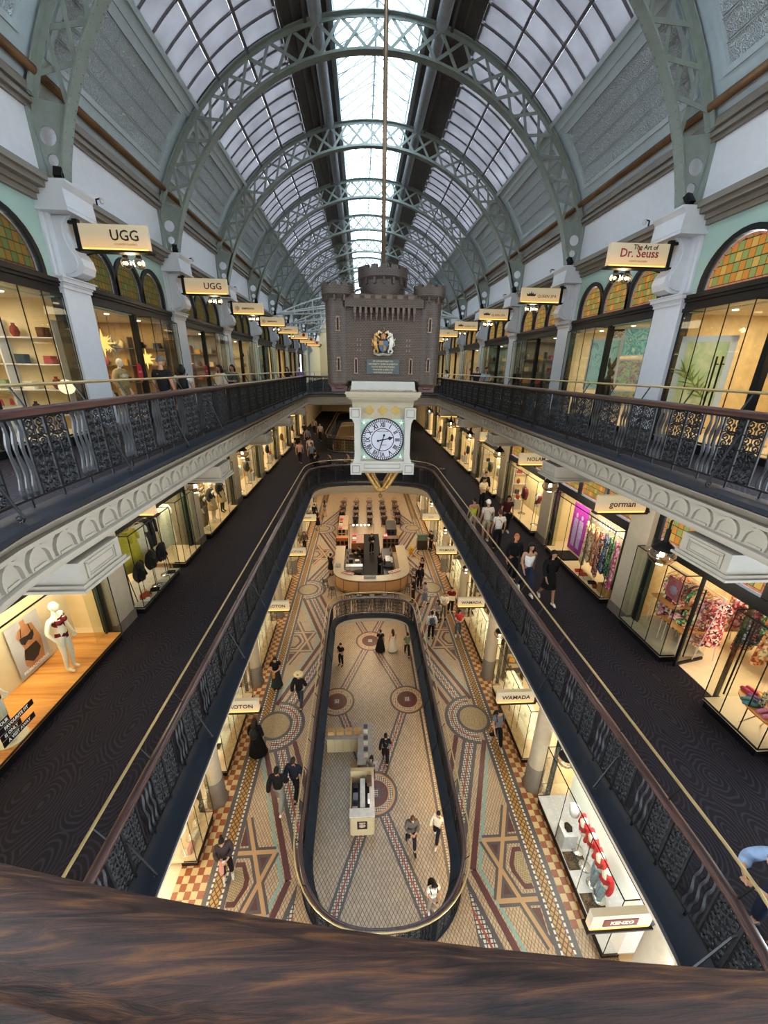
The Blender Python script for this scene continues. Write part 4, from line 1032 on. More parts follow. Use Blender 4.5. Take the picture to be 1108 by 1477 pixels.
for s in (-1, 1):
    for sy in (-1, 1):
        t = T('tmp', '', '') if False else bpy.data.objects.new('turret', None); COL.objects.link(t); t.parent = cl; t.location = (s * .95, sy * .98, 0); KIDS.setdefault(cl.name, []).append(t)
        r = .265
        part(t, 'shaft', BRR, lambda b: b.lathe([(r * .96, -.3), (r * .98, .3), (r, 1.32), (r + .03, 1.36), (r + .07, 1.40), (r + .07, 1.55), (r + .05, 1.56), (0, 1.5)], 20), 'auto')
        def f(b):
            for i in range(10):
                a = 2 * pi * i / 10 + .15; b.M = Matrix.Rotation(a, 4, 'Z')
                b.box(r + .0, -.05, 1.54, r + .068, .05, 1.60); b.box(r, -.02, 1.28, r + .06, .02, 1.38); b.M = None
        part(t, 'battlement', BRR, f)
        part(t, 'foot_corbel', pm('castle_base', '3c2620', .6), lambda b: (b.lathe([(r, -.3), (r - .05, -.36), (r - .06, -.40), (r - .1, -.43)], 20), b.box(-.17, -.17, -.47, .17, .17, -.36)))
        if sy < 0:
            for z in (.85, .08):
                def f(b):
                    y = -r * 1.0
                    b.box(-.035, y - .02, z - .11, -.02, y + .05, z + .13); b.box(.02, y - .02, z - .11, .035, y + .05, z + .13); b.box(-.05, y - .02, z - .13, .05, y + .05, z - .11); b.box(-.035, y - .02, z + .12, .035, y + .05, z + .15)
                    for dz in (-.05, .04): b.box(-.05, y - .015, z + dz, -.03, y + .04, z + dz + .03); b.box(.03, y - .015, z + dz, .05, y + .04, z + dz + .03)
                w_ = part(t, 'window_surround', pm('castle_stone', '6b5646', .6), f)
                part(w_, 'window', BLACK, lambda b: b.box(-.02, -r - .004, z - .11, .02, -r + .05, z + .12))
tw = bpy.data.objects.new('round_tower', None); COL.objects.link(tw); tw.parent = cl; tw.location = (0.02, -.1, 0)
part(tw, 'shaft', brick_mat('castle_brick_tower', '3a2f2b', '2c2422', '55463c', 1, False), lambda b: b.lathe([(.50, 1.3), (.50, 1.80), (.53, 1.83), (.56, 1.86), (.56, 2.0), (.54, 2.01), (0, 1.95)], 28), 'auto')
def f(b):
    for i in range(16):
        b.M = Matrix.Rotation(2 * pi * i / 16, 4, 'Z'); b.box(.50, -.07, 2.0, .56, .07, 2.07); b.box(.49, -.025, 1.72, .545, .025, 1.84); b.M = None
part(tw, 'battlement', MATS['castle_brick_tower'], f)
part(cl, 'stay_bar', DARKM, lambda b: (b.tube([(-.62, F + .3, 1.48), (-.35, 0, 1.78)], .015, 5), b.tube([(.62, F + .3, 1.48), (.35, 0, 1.78)], .015, 5)))
for s in (-1, 1):
    def f(b):
        x, z, y = s * .585, .07, F + .08
        b.box(x - .04, y - .03, z - .15, x - .02, y + .02, z + .12); b.box(x + .02, y - .03, z - .15, x + .04, y + .02, z + .12); b.box(x - .03, y - .03, z + .12, x + .03, y + .02, z + .15); b.box(x - .05, y - .03, z - .17, x + .05, y + .02, z - .15)
        x, z = s * .52, .45
        for dz in (-.1, 0, .1): b.box(x - .04, y - .012, z + dz, x - .02, y + .02, z + dz + .04); b.box(x + .02, y - .012, z + dz, x + .04, y + .02, z + dz + .04)
    w_ = part(cl, 'window_surround', MATS['castle_stone'], f); part(w_, 'window', BLACK, lambda b: b.box(s * .585 - .02, F + .07, -.08, s * .585 + .02, F + .085, .19))
# coat of arms: crowned shield between a golden lion and a white horse-like beast on a scroll
arms = bpy.data.objects.new('coat_of_arms', None); COL.objects.link(arms); arms.parent = cl; arms.location = (-.01, F + .06, .50)
part(arms, 'shield', pm('shield_blue', '35465a', .5, .2, var=.5, vs=12), lambda b: b.prism([(-.1, .06), (.1, .06), (.1, -.05), (.06, -.13), (0, -.17), (-.06, -.13), (-.1, -.05)], 'y', -.05, .02))
part(arms, 'shield_quarter', GOLD, lambda b: (b.box(-.09, -.058, -.03, -.005, -.05, .05), b.box(.005, -.058, -.13, .05, -.05, -.04)))
part(arms, 'crown', pm('crown', '8a5a3a', .4, .4, var=.3), lambda b: (b.lathe([(.05, .08), (.065, .14), (.05, .19), (0, .21)], 10, (0, -.02, 0)), b.ell((0, -.02, .24), .02, 6), b.tube([(0, -.02, .22), (.02, -.02, .28), (0, -.02, .31)], .006, 4)), True)
for s, mt, nm in ((-1, pm('lion_gold', 'a47b42', .4, .4, var=.3), 'lion'), (1, pm('unicorn_white', 'a8a296', .45, var=.2), 'white_beast')):
    def f(b):
        b.tube([(s * .14, -.03, -.12), (s * .17, -.03, 0), (s * .16, -.03, .12)], [.035, .045, .04], 7); b.ell((s * .14, -.04, .17), (.04, .035, .045), 8)
        b.tube([(s * .15, -.03, .06), (s * .11, -.04, .05), (s * .10, -.04, .09)], .013, 5); b.tube([(s * .15, -.03, .0), (s * .11, -.04, -.02)], .013, 5)
        b.tube([(s * .15, -.03, -.1), (s * .11, -.04, -.13), (s * .12, -.04, -.18)], .018, 5); b.tube([(s * .17, -.03, -.1), (s * .2, -.03, -.15), (s * .16, -.03, -.18)], .018, 5)
        b.tube([(s * .18, -.02, -.06), (s * .24, -.02, -.03), (s * .22, -.02, .05), (s * .25, -.02, .1)], .010, 5)
        for i in range(4): b.ell((s * (.17 + .01 * i), -.025, .17 - .045 * i), (.028, .02, .03), 6)
    part(arms, nm, mt, f, True)
part(arms, 'mantling', pm('mantling', 'b5a078', .5, .2, var=.3), lambda b: [b.tube([(s * .03, -.02, .2), (s * .09, -.02, .23), (s * .13, -.02, .16), (s * .07, -.02, .1)], [.02, .03, .025, .015], 6) for s in (-1, 1)], True)
part(arms, 'motto_scroll', pm('scroll_stone', '6c6a58', .5, var=.2), lambda b: b.tube([(-.2, -.02, -.19), (-.1, -.04, -.22), (0, -.04, -.2), (.1, -.04, -.22), (.2, -.02, -.19)], [.02, .028, .028, .028, .02], 6), True)
pq = part(cl, 'plaque', pm('plaque_slate', '3c4548', .45, .3, var=.1), lambda b: b.box(-.36, F + .04, -.10, .34, F + .1, .19))
for i, (sx, w_) in enumerate((("BY APPOINTMENT TO", .62), ("HER MAJESTY QUEEN ELIZABETH II", .62), ("CLOCK MANUFACTURERS", .62), ("THWAITES & REED LTD", .62), ("HASTINGS ENGLAND", .62))):
    text('lettering', sx, .042, pq, (-.01, F + .038, .155 - i * .056), (pi / 2, 0, 0), pm('plaque_letters', 'b5a583', .4, .3, var=0), .003, sx=.95 if i == 1 else 1)
# white and cream clock case
def f(b):
    b.prism([(-.68, -.25), (.68, -.25), (.70, -.42), (-.70, -.42)], 'y', F + .02, 1.2)
part(cl, 'upper_slope', CRM, f)
def f(b):
    for z0, z1, w_ in ((-.46, -.42, .72), (-.52, -.46, .82), (-.57, -.52, .80), (-.62, -.57, .76), (-.66, -.62, .70)): b.box(-w_, F - (w_ - .7), z0, w_, 1.2, z1)
    for i in range(11): b.box(-.68 + i * .13, F - .1, -.45, -.68 + i * .13 + .055, F, -.42)
part(cl, 'cornice', CRMD, f)
bx = part(cl, 'clock_case', CRMD, lambda b: (b.box(-.68, F + .06, -1.05, .68, 1.05, -.66), b.box(-.60, F + .10, -2.3, .60, 1.0, -1.05), b.box(-.66, F + .04, -2.18, .66, 1.05, -1.96)))
for i in range(3):
    def f(b):
        c0 = (-.30 + i * .295, -.86)
        for dx, dz in ((.06, 0), (-.06, 0), (0, .06), (0, -.06)):
            b.prism([(c0[0] + dx + .045 * cos(2 * pi * k / 14), c0[1] + dz + .045 * sin(2 * pi * k / 14)) for k in range(14)], 'y', F + .042 - abs(dx) * .02, F + .06)
        b.box(c0[0] - .028, F + .0405, c0[1] - .028, c0[0] + .028, F + .06, c0[1] + .028)
    part(cl, 'quatrefoil', pm('quatrefoil_gold', '9a7f45', .45, .3, var=.1), f)
for s in (-1, 1):
    for z0, z1 in ((-1.04, -.80), (-2.31, -2.05)):
        def f(b):
            x = s * .61; b.box(x - .125, F - .03, z0, x + .125, F + .14, z1)
        p_ = part(cl, 'corner_block', CRM, f)
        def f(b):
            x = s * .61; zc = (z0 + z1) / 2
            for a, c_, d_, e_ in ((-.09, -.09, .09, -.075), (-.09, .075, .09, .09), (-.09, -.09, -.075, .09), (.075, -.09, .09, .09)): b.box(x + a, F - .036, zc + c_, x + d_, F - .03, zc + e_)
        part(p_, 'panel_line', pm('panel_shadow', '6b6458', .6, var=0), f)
    def f(b):
        x = s * .60; pts = [(x - s * .10, -1.04), (x + s * .09, -1.04), (x + s * .04, -1.14), (x + s * .03, -1.3), (x + s * .03, -1.85), (x + s * .05, -1.98), (x + s * .10, -2.06), (x - s * .10, -2.06)]
        b.prism(pts, 'y', F - .005, F + .12)
    part(cl, 'corner_pilaster', CRM, f)
part(cl, 'base_rail', CRM, lambda b: (b.box(-.50, F + .0, -2.23, .50, F + .14, -2.0),)); 
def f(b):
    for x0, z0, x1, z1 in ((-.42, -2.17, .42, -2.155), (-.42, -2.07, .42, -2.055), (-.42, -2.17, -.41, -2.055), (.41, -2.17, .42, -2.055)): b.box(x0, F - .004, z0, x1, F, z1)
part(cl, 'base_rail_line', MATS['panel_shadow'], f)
part(cl, 'dial_panel', pm('dial_mint', '8ba396', .5, var=.04), lambda b: (b.box(-.52, F + .06, -2.0, .52, F + .1, -1.05), b.box(.6, F + .12, -2.0, .64, .95, -1.1), b.box(-.64, F + .12, -2.0, -.6, .95, -1.1)))
for s in (-1, 1):
    for z in (-1.13, -1.9):
        def f(b):
            x = s * .42
            for k in range(5): a = 2 * pi * k / 5 + .3; b.prism([(x + .018 * cos(a + .6), z + .018 * sin(a + .6)), (x + .068 * cos(a), z + .068 * sin(a)), (x + .018 * cos(a - .6), z + .018 * sin(a - .6))], 'y', F + .035, F + .06)
            b.ell((x, F + .04, z), (.026, .02, .026), 8)
        part(cl, 'corner_leaf', pm('leaf_white', 'dbe2da', .5, var=0), f)
zc_, Y_ = -1.505, F + .05
dl = part(cl, 'dial', pm('dial_face', '9a9ca6', .4, var=.02), lambda b: b.M is None and setattr(b, 'M', Matrix.Translation((0, Y_, zc_)) @ Matrix.Rotation(pi / 2, 4, 'X')) or b.lathe([(0, .03), (.455, .03), (.47, .0)], 56))
DK = pm('dial_ink', '1a1c22', .4, var=0)
def f(b):
    b.M = Matrix.Translation((0, Y_, zc_)) @ Matrix.Rotation(pi / 2, 4, 'X')
    b.lathe([(.455, .028), (.462, .045), (.480, .045), (.485, .0)], 56); b.lathe([(.405, .031), (.405, .034), (.413, .034), (.413, .031)], 56); b.lathe([(.245, .031), (.245, .036), (.26, .036), (.26, .031)], 48)
    for i in range(60):
        a = 2 * pi * i / 60; b.M = Matrix.Translation((0, Y_, zc_)) @ Matrix.Rotation(pi / 2, 4, 'X') @ Matrix.Rotation(a, 4, 'Z'); b.box(.413, -.009, .031, .455, .009, .034)
part(dl, 'minute_ring', DK, f)
for i, n_ in enumerate(('XII', 'I', 'II', 'III', 'IIII', 'V', 'VI', 'VII', 'VIII', 'IX', 'X', 'XI')):
    a = -2 * pi * i / 12; r = .332
    text('numeral', n_, .15, dl, (-sin(a) * r, Y_ - .034, zc_ + cos(a) * r), (pi / 2, -a, 0), DK, .003, bold=.004, sx=.62 if len(n_) > 2 else .8)
text('lettering', 'THWAITES & REED', .035, dl, (0, Y_ - .034, zc_ + .19), (pi / 2, 0, 0), DK, .002); text('lettering', 'LONDON', .032, dl, (.02, Y_ - .034, zc_ - .12), (pi / 2, 0, 0), DK, .002)
def hand(ang, ln, w_):
    def f(b):
        b.M = Matrix.Translation((0, Y_ - .05, zc_)) @ Matrix.Rotation(ang, 4, 'Y')
        b.prism([(-w_, -.12), (w_, -.12), (w_ * .6, ln), (-w_ * .6, ln)], 'y', -.006, .006); b.lathe([(0, -.01), (.02, -.01), (.02, .01), (0, .01)], 10, (0, 0, 0)); b.prism([(0, -.14), (.03, -.11), (0, -.07), (-.03, -.11)], 'y', -.007, .007)
        if ln < .3: b.prism([(0, ln + .06), (.045, ln - .03), (.015, ln - .06), (0, ln - .04), (-.015, ln - .06), (-.045, ln - .03)], 'y', -.007, .007)
    return f
part(dl, 'hour_hand', DK, hand(radians(77), .19, .014)); part(dl, 'minute_hand', DK, hand(radians(197), .40, .010))
# gilded bracket and ball finial below
for s in (-1, 1):
    def f(b):
        b.prism([(s * .20, -2.29), (s * .44, -2.29), (s * .36, -2.42), (s * .25, -2.58), (s * .14, -2.74), (s * .0, -2.74), (s * .04, -2.64), (s * .14, -2.46)], 'y', F + .25, F + .55)
        b.tube([(s * .38, F + .24, -2.3), (s * .25, F + .22, -2.52), (s * .12, F + .22, -2.72)], .04, 6); b.tube([(s * .24, F + .24, -2.35), (s * .15, F + .22, -2.52), (s * .05, F + .22, -2.68)], .028, 6)
        for i in range(5): b.ell((s * (.32 - .055 * i), F + .24, -2.36 - .08 * i), (.04, .03, .04), 7)
    part(cl, 'gilded_bracket', GOLD, f, 'auto')
part(cl, 'finial_cup', GOLD, lambda b: b.lathe([(.10, -2.70), (.17, -2.73), (.16, -2.80), (.12, -2.84), (.05, -2.86), (.015, -2.88), (.012, -2.93)], 16, (-.02, F + .4, 0)), True)
part(cl, 'ball_finial', pm('finial_bronze', '6b5232', .4, .5), lambda b: b.ell((-.02, F + .4, -2.97), .055, 12), True)
# ================================================================== SHOPFRONTS
SG = [trans_mat('stained_amber', 'cf9448', .6, .1, .16), trans_mat('stained_gold', 'd0b062', .6, .1, .17), trans_mat('stained_green', '9aa768', .6, .1, .16), trans_mat('stained_pink', 'c98c70', .6, .1, .16), trans_mat('stained_red', 'a8432e', .6, .1, .2)]  # faint emission stands in for shop light behind the panes
SGD = [trans_mat('dim_amber', '96743c', .5, .1, .05), trans_mat('dim_gold', '8f8048', .5, .1, .05), trans_mat('dim_green', '6f7d50', .5, .1, .05), trans_mat('dim_pink', '7f6048', .5, .1, .05), trans_mat('dim_red', '7a3a2a', .5, .1, .1)]  # same glass darkened, with weaker built-in glow, for the dimmer left windows
LEAD = pm('lead', '1c1712', .5, var=0)
def arch_pts(yc, w, zb, zs, n=16):
    return [(yc - w / 2, zb), (yc + w / 2, zb)] + [(yc + w / 2 * cos(pi * i / n), zs + w / 2 * sin(pi * i / n)) for i in range(n + 1)]
def stained(parent, X, s, yc, w, zb, zs, c, single, mats, arched=True):
    """leaded panes inside an arch (or a rectangle); single: every pane an object"""
    W = w - .10
    hull = arch_pts(yc, W, zb + .05, zs) if arched else [(yc - W / 2, zb + .05), (yc + W / 2, zb + .05), (yc + W / 2, zs), (yc - W / 2, zs)]
    bc = .05; inner = arch_pts(yc, W - 2 * bc, zb + .05 + bc, zs) if arched else [(yc - W / 2 + bc, zb + .05 + bc), (yc + W / 2 - bc, zb + .05 + bc), (yc + W / 2 - bc, zs - bc), (yc - W / 2 + bc, zs - bc)]
    joined = MB(); g = .010; ztop = zs + (W / 2 if arched else 0); ny = int(W / c) + 1; cz = c * 1.3; nz_ = int((ztop - zb) / cz) + 1
    def pane(poly, m):
        if len(poly) < 3: return
        a = abs(sum(poly[i - 1][0] * poly[i][1] - poly[i][0] * poly[i - 1][1] for i in range(len(poly)))) / 2
        if a < .0004: return
        if single: b = MB(); b.prism(poly, 'x', X, X + s * .012); b.build('pane', mats[m], parent)
        else: joined.prism(poly, 'x', X, X + s * .012, m)
    for i in range(-1, ny + 1):
        for j in range(nz_ + 1):
            y0 = yc - W / 2 + bc + i * c; z0 = zb + .05 + bc + j * cz
            if (i + 2 * j) % 7 == 3 and single:      # a small diamond in the middle of some crossings
                pass
            pane(clip([(y0 + g, z0 + g), (y0 + c - g, z0 + g), (y0 + c - g, z0 + cz - g), (y0 + g, z0 + cz - g)], inner), (i + j) % 2 * 2 if (i * 3 + j) % 5 else 1)
    # pink border segments
    k = len(hull)
    for i in range(k):
        a, b_ = hull[i], hull[(i + 1) % k]; a2, b2 = inner[i], inner[(i + 1) % k]; n = max(1, int(((a[0] - b_[0]) ** 2 + (a[1] - b_[1]) ** 2) ** .5 / .14))
        for q in range(n):
            f0, f1 = (q + .06) / n, (q + .94) / n; L = lambda p, r, f_: (p[0] + (r[0] - p[0]) * f_, p[1] + (r[1] - p[1]) * f_)
            o0, o1, i0, i1 = L(a, b_, f0), L(a, b_, f1), L(a2, b2, f0), L(a2, b2, f1)
            pane([o0, o1, L(i1, o1, .12), L(i0, o0, .12)], 3)
    if not single: o = joined.build('leaded_panes', mats, parent); o['kind'] = 'stuff'
    b = MB(); b.prism(hull, 'x', X + s * .013, X + s * .016); b.build('leading', MATS['lead_back'], parent)
pm('lead_back', '17120d', .5, var=0)

def glass_sheet(b, p0, p1, z0, z1, th=.008):
    d = Vector((p1[0] - p0[0], p1[1] - p0[1])).normalized() * th / 2; n = Vector((-d.y, d.x))
    b.prism([(p0[0] + n.x, p0[1] + n.y), (p1[0] + n.x, p1[1] + n.y), (p1[0] - n.x, p1[1] - n.y), (p0[0] - n.x, p0[1] - n.y)], 'z', z0, z1)
def case(X, s, y0, y1, zf, z0, z1, proj, label, floor='pale', back=None, depth=.9, fr=BLACK, n=3, light=True):
    """a glass display window standing out from the front: X = wall plane, s = side, zf = floor, z0..z1 glass"""
    t = T('display_window', label, 'display window', (0, 0, 0)); xf = X - s * proj; fm = {'pale': PALE, 'wood': MATS['shop_wood_floor'], 'white': WHITE, 'stone': pm('case_stone', 'a9a498', .5)}[floor]
    part(t, 'plinth', fr, lambda b: b.box(xf + s * .03, y0 + .03, zf, X + s * .1, y1 - .03, z0 - .05)); part(t, 'case_floor', fm, lambda b: b.box(xf + s * .005, y0, z0 - .05, X + s * depth, y1, z0))
    st = (y1 - y0) / n
    for i in range(n): part(t, 'front_pane', MATS['shop_glass'], lambda b: glass_sheet(b, (xf, y0 + i * st + .004), (xf, y0 + (i + 1) * st - .004), z0, z1))
    for y in (y0, y1): part(t, 'end_pane', MATS['shop_glass'], lambda b: glass_sheet(b, (xf, y), (X, y), z0, z1))
    part(t, 'top_pane', MATS['shop_glass'], lambda b: b.box(xf, y0, z1, X, y1, z1 + .01))
    def f(b):
        for i in range(n + 1): b.box(xf - .008, y0 + i * st - .006, z0, xf + .008, y0 + i * st + .006, z1)
        b.box(xf - .01, y0, z1 - .005, xf + .01, y1, z1 + .02); b.box(xf - .012, y0, z0 - .02, xf + .012, y1, z0 + .01)
        for y in (y0, y1): b.box(xf, y - .008, z1 - .005, X, y + .008, z1 + .015); b.box(xf, y - .008, z0 - .02, X, y + .008, z0 + .01)
    part(t, 'metal_edge', fr, f)
    if back:
        part(t, 'back_wall', back, lambda b: b.box(X + s * depth, y0, z0 - .05, X + s * (depth + .05), y1, z1 + .15)); lamp('window_light', (X + s * .1, (y0 + y1) / 2, z1 - .02), 15 * (y1 - y0), (1, .84, .6) if floor != 'white' else (1, .97, .9), .5, (y1 - y0) * .9, rot=(0, s * -.35, 0))  # fill lamp added to brighten the case, as its back blocks the shop light
    return t
def room(X, s, y0, y1, zf, zc, depth, wall, label, fl=PALE, power=60, col=(1, .83, .6), spots=True, back=True):
    t = T('shop_interior', label, 'shop', (0, 0, 0), kind='structure')
    x1 = X + s * depth
    if back: part(t, 'back_wall', wall, lambda b: b.box(x1, y0, zf, x1 + s * .05, y1, zc))
    part(t, 'side_wall', wall, lambda b: (b.box(X + s * .2, y0 - .05, zf, x1, y0, zc), b.box(X + s * .2, y1, zf, x1, y1 + .05, zc)))
    part(t, 'shop_floor', fl, lambda b: b.box(X, y0, zf, x1, y1, zf + .012)); part(t, 'shop_ceiling', WARMC, lambda b: b.box(X + s * .02, y0, zc, x1, y1, zc + .05))
    if spots:
        for i in range(3):
            for j in range(2):
                y = y0 + (y1 - y0) * (i + .5) / 3; x = X + s * (.7 + j * (depth - 1.2)); part(t, 'downlight', SPOT, lambda b: b.lathe([(0, zc - .015), (.05, zc - .015), (.06, zc)], 10, (x, y, 0)))
    if power: lamp('shop_light', (X + s * depth * .5, (y0 + y1) / 2, zc - .06), power, col, min(depth, 2.4) * .6, (y1 - y0) * .7)
    return t
def pilaster_parts(t, s, w, zf, zcap, d, base=True):
    part(t, 'shaft', PIL, lambda b: b.box(0, -w / 2, zf, -s * d, w / 2, zcap))
    def f(b):
        for z0, z1, o in ((-.02, .05, .03), (.05, .09, .05), (.09, .17, .09), (.17, .2, .12)): b.box(0, -w / 2 - o, zcap + z0, -s * (d + o), w / 2 + o, zcap + z1)
    part(t, 'capital', PIL, f)
    if base: part(t, 'base', STONE, lambda b: b.box(0, -w / 2 - .02, zf, -s * (d + .02), w / 2 + .02, zf + .22))

def sign(X, s, y, zb, zt, xin, xout, txt, tm, label, size, sub=None, lampq=True, icon=None):
    """lit box sign hung square to the wall: xin = wall side, xout = free end"""
    t = T('hanging_sign', label, 'sign', (0, y, 0)); a, c = min(xin, xout), max(xin, xout)
    part(t, 'lit_box', SIGNP, lambda b: b.box(a, -.06, zb + .05, c, .06, zt))
    part(t, 'glowing_strip', SIGNG, lambda b: b.box(a + .02, -.061, zb + .04, c - .02, -.055, zb + .075)); part(t, 'light_tray', DARKF, lambda b: b.box(a - .05, -.1, zb, c + .05, .1, zb + .04))
    part(t, 'wall_bracket', DARKF, lambda b: (b.box(xin + s * .0, -.05, zb, xin + s * .1, .05, zt + .08), b.box(xin + s * .05, -.04, zt + .0, xin + s * .35, .04, zt + .05), b.box(xin + s * .05, -.04, zb + .02, xin + s * .35, .04, zb + .06)))
    if txt: text('lettering', txt, size, t, ((a + c) / 2 + (.22 if s < 0 and txt == 'UGG' else 0), -.065, (zb + zt) / 2 + (.05 if sub else .02)), (pi / 2, 0, 0), tm, .003, bold=.003)
    if sub: text('lettering', sub, .05, t, ((a + c) / 2 + (.22 if s < 0 else 0), -.065, zb + .15), (pi / 2, 0, 0), pm('sign_small', '8a6f56', .5, var=0), .002)
    return t
def sign_mat():
    m, t_, b_, co = base_nodes('sign_panel')
    sp = t_.nodes.new('ShaderNodeSeparateXYZ'); t_.links.new(co.outputs['Generated'], sp.inputs[0])
    r = t_.nodes.new('ShaderNodeValToRGB'); e = r.color_ramp.elements; e[0].position = .0; e[0].color = (.9, .46, .12, 1); e[1].position = .62; e[1].color = (.42, .32, .17, 1)
    t_.links.new(sp.outputs[2], r.inputs[0]); t_.links.new(r.outputs[0], b_.inputs['Emission Color']); b_.inputs['Emission Strength'].default_value = .45; b_.inputs['Base Color'].default_value = (.24, .225, .19, 1)
    return m
SIGNP = sign_mat()
def globe(x, y, z, label, r=.2, s=1, arm=True, power=25, dim=1):
    t = T('globe_lamp', label, 'lamp', (x, y, z))
    part(t, 'glass_globe', MATS['globe_glass'], lambda b: b.lathe([(r * sin(pi * i / 12), -r * .8 * cos(pi * i / 12)) for i in range(1, 11)], 20), True)
    part(t, 'bulb', BULB, lambda b: b.lathe([(.0, -.05), (.04, -.04), (.05, .0), (.04, .06), (.0, .07)], 10), True)
    part(t, 'metal_cap', BLACK, lambda b: b.lathe([(r * .84, r * .52), (r * .8, r * .62), (r * .5, r * .95), (r * .3, r * 1.1), (.045, r * 1.3), (.04, r * 2.2), (.02, r * 2.3)], 20), True)
    if arm: part(t, 'arm', BLACK, lambda b: b.tube([(0, 0, r * 2.0), (0, 0, r * 2.9), (s * .12, 0, r * 3.3), (s * .45, 0, r * 3.4)], .022, 6), True)
    if power: lamp('lamp_light', (x, y, z - r - .04), power, (1, .8, .52), .08, kind='POINT')
    return t

# ---------------------------------------------------------------- top level
def top_bay(s, k):
    """bay between pilaster k and k+1 of the top level"""
    sw = side_word[s]; X = CX + s * WX; yp = P2 + BAY * k; y0, y1 = yp + .45, yp + BAY - .45; near = k < 3
    nm = 'on the %s, %s bay from the near end' % (sw, NUM[k + 1])
    t = T('window_%d' % (k + 2 + (20 if s > 0 else 0)), 'shopfront with arched stained glass ' + nm, 'shopfront', (0, 0, 0), kind='structure')
    if k == -1: arches = [(yp + BAY - .45 - .3 - .83, 1.66), (yp + BAY - .45 - .3 - 2.55, 1.66)]
    else: n = 3; w = 1.2; arches = [(yp + .45 + .72 + i * 1.27, w) for i in range(3)]
    holes = [arch_pts(c, w, 1.70, 2.62 - w / 2, 12) for c, w in arches]
    b = MB(); b.plate([(yp + .2, 1.3), (yp + BAY - .2, 1.3), (yp + BAY - .2, 3.05), (yp + .2, 3.05)], [h for h in holes], lambda u, v, w_: (X + s * w_, u, v), .22); b.build('mint_wall', MINT, t)
    for c, w in arches:
        b = MB(); out = arch_pts(c, w + .16, 1.60, 2.62 - w / 2, 16); inn = arch_pts(c, w - .06, 1.70, 2.62 - w / 2, 16); b.plate(out, [inn], lambda u, v, w_: (X - s * (.05 - w_), u, v), .14); b.build('arch_frame', DARKF, t)
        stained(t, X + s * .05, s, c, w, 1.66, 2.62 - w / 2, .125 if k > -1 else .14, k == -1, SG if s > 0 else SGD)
    def f(b):
        for z0, z1, o in ((1.32, 1.40, .10), (1.40, 1.52, .06), (1.52, 1.58, .10), (1.58, 1.66, .14)): b.box(X + s * .1, y0, z0, X - s * o, y1, z1)
    part(t, 'transom_beam', DARKF, f)
    sp = yp + 2.35
    def f(b):
        for y in (y0 + .05, sp, y1 - .05): b.box(X - s * .06, y - .06, Z2, X + s * .08, y + .06, 1.34)
        b.box(X - s * .04, y0, Z2, X + s * .06, sp, Z2 + .14)
    part(t, 'door_frame', DARKF, f)
    for a, c in ((y0 + .11, (y0 + sp) / 2), ((y0 + sp) / 2, sp - .06)): part(t, 'glass_pane', MATS['shop_glass'], lambda b: glass_sheet(b, (X + s * .02, a), (X + s * .02, c - .01), Z2 + .14, 1.32))
    part(t, 'vent', STONE, lambda b: b.box(X, yp + .5, 2.72, X - s * .02, yp + .7, 2.95))
    case(X, s, sp + .12, y1 - .5, Z2, Z2 + .25, 1.28, .42, 'clear glass display window ' + nm, 'pale' if k % 2 else 'stone', None, .8, DARKF, 3)
    room(X + s * .1, s, y0 - .4, y1 + .4, Z2, 1.35 + (.0), 3.4, ([WARMW, pm('shop_tan', 'b0905c', .7), pm('shop_grey', '8f8a80', .7), WARMW, pm('shop_teal', '6d8783', .7)] if s < 0 else [pm('shop_cream2', 'd8c090', .7), pm('shop_pale', 'c9bda0', .7), MATS['shop_grey'], MATS['shop_teal'], WARMW])[(k + 1) % 5], 'top level shop interior ' + nm, power=(75 if k < 2 else 55) if not (s > 0 and k in (1, 2)) else 28, spots=k < 4)
    return t
for s in (-1, 1):
    for k in range(-1, 7): top_bay(s, k)
    # the rest of the run, far away
    X = CX + s * WX; b = MB(); b.box(X, P2 + 7 * BAY, Z2, X + s * .2, YEND, 3.05); tag(b.build('wall_' + side_word[s], WARMW), 'far end of the top level shop wall on the %s' % side_word[s], 'wall', kind='structure')
CORB = None
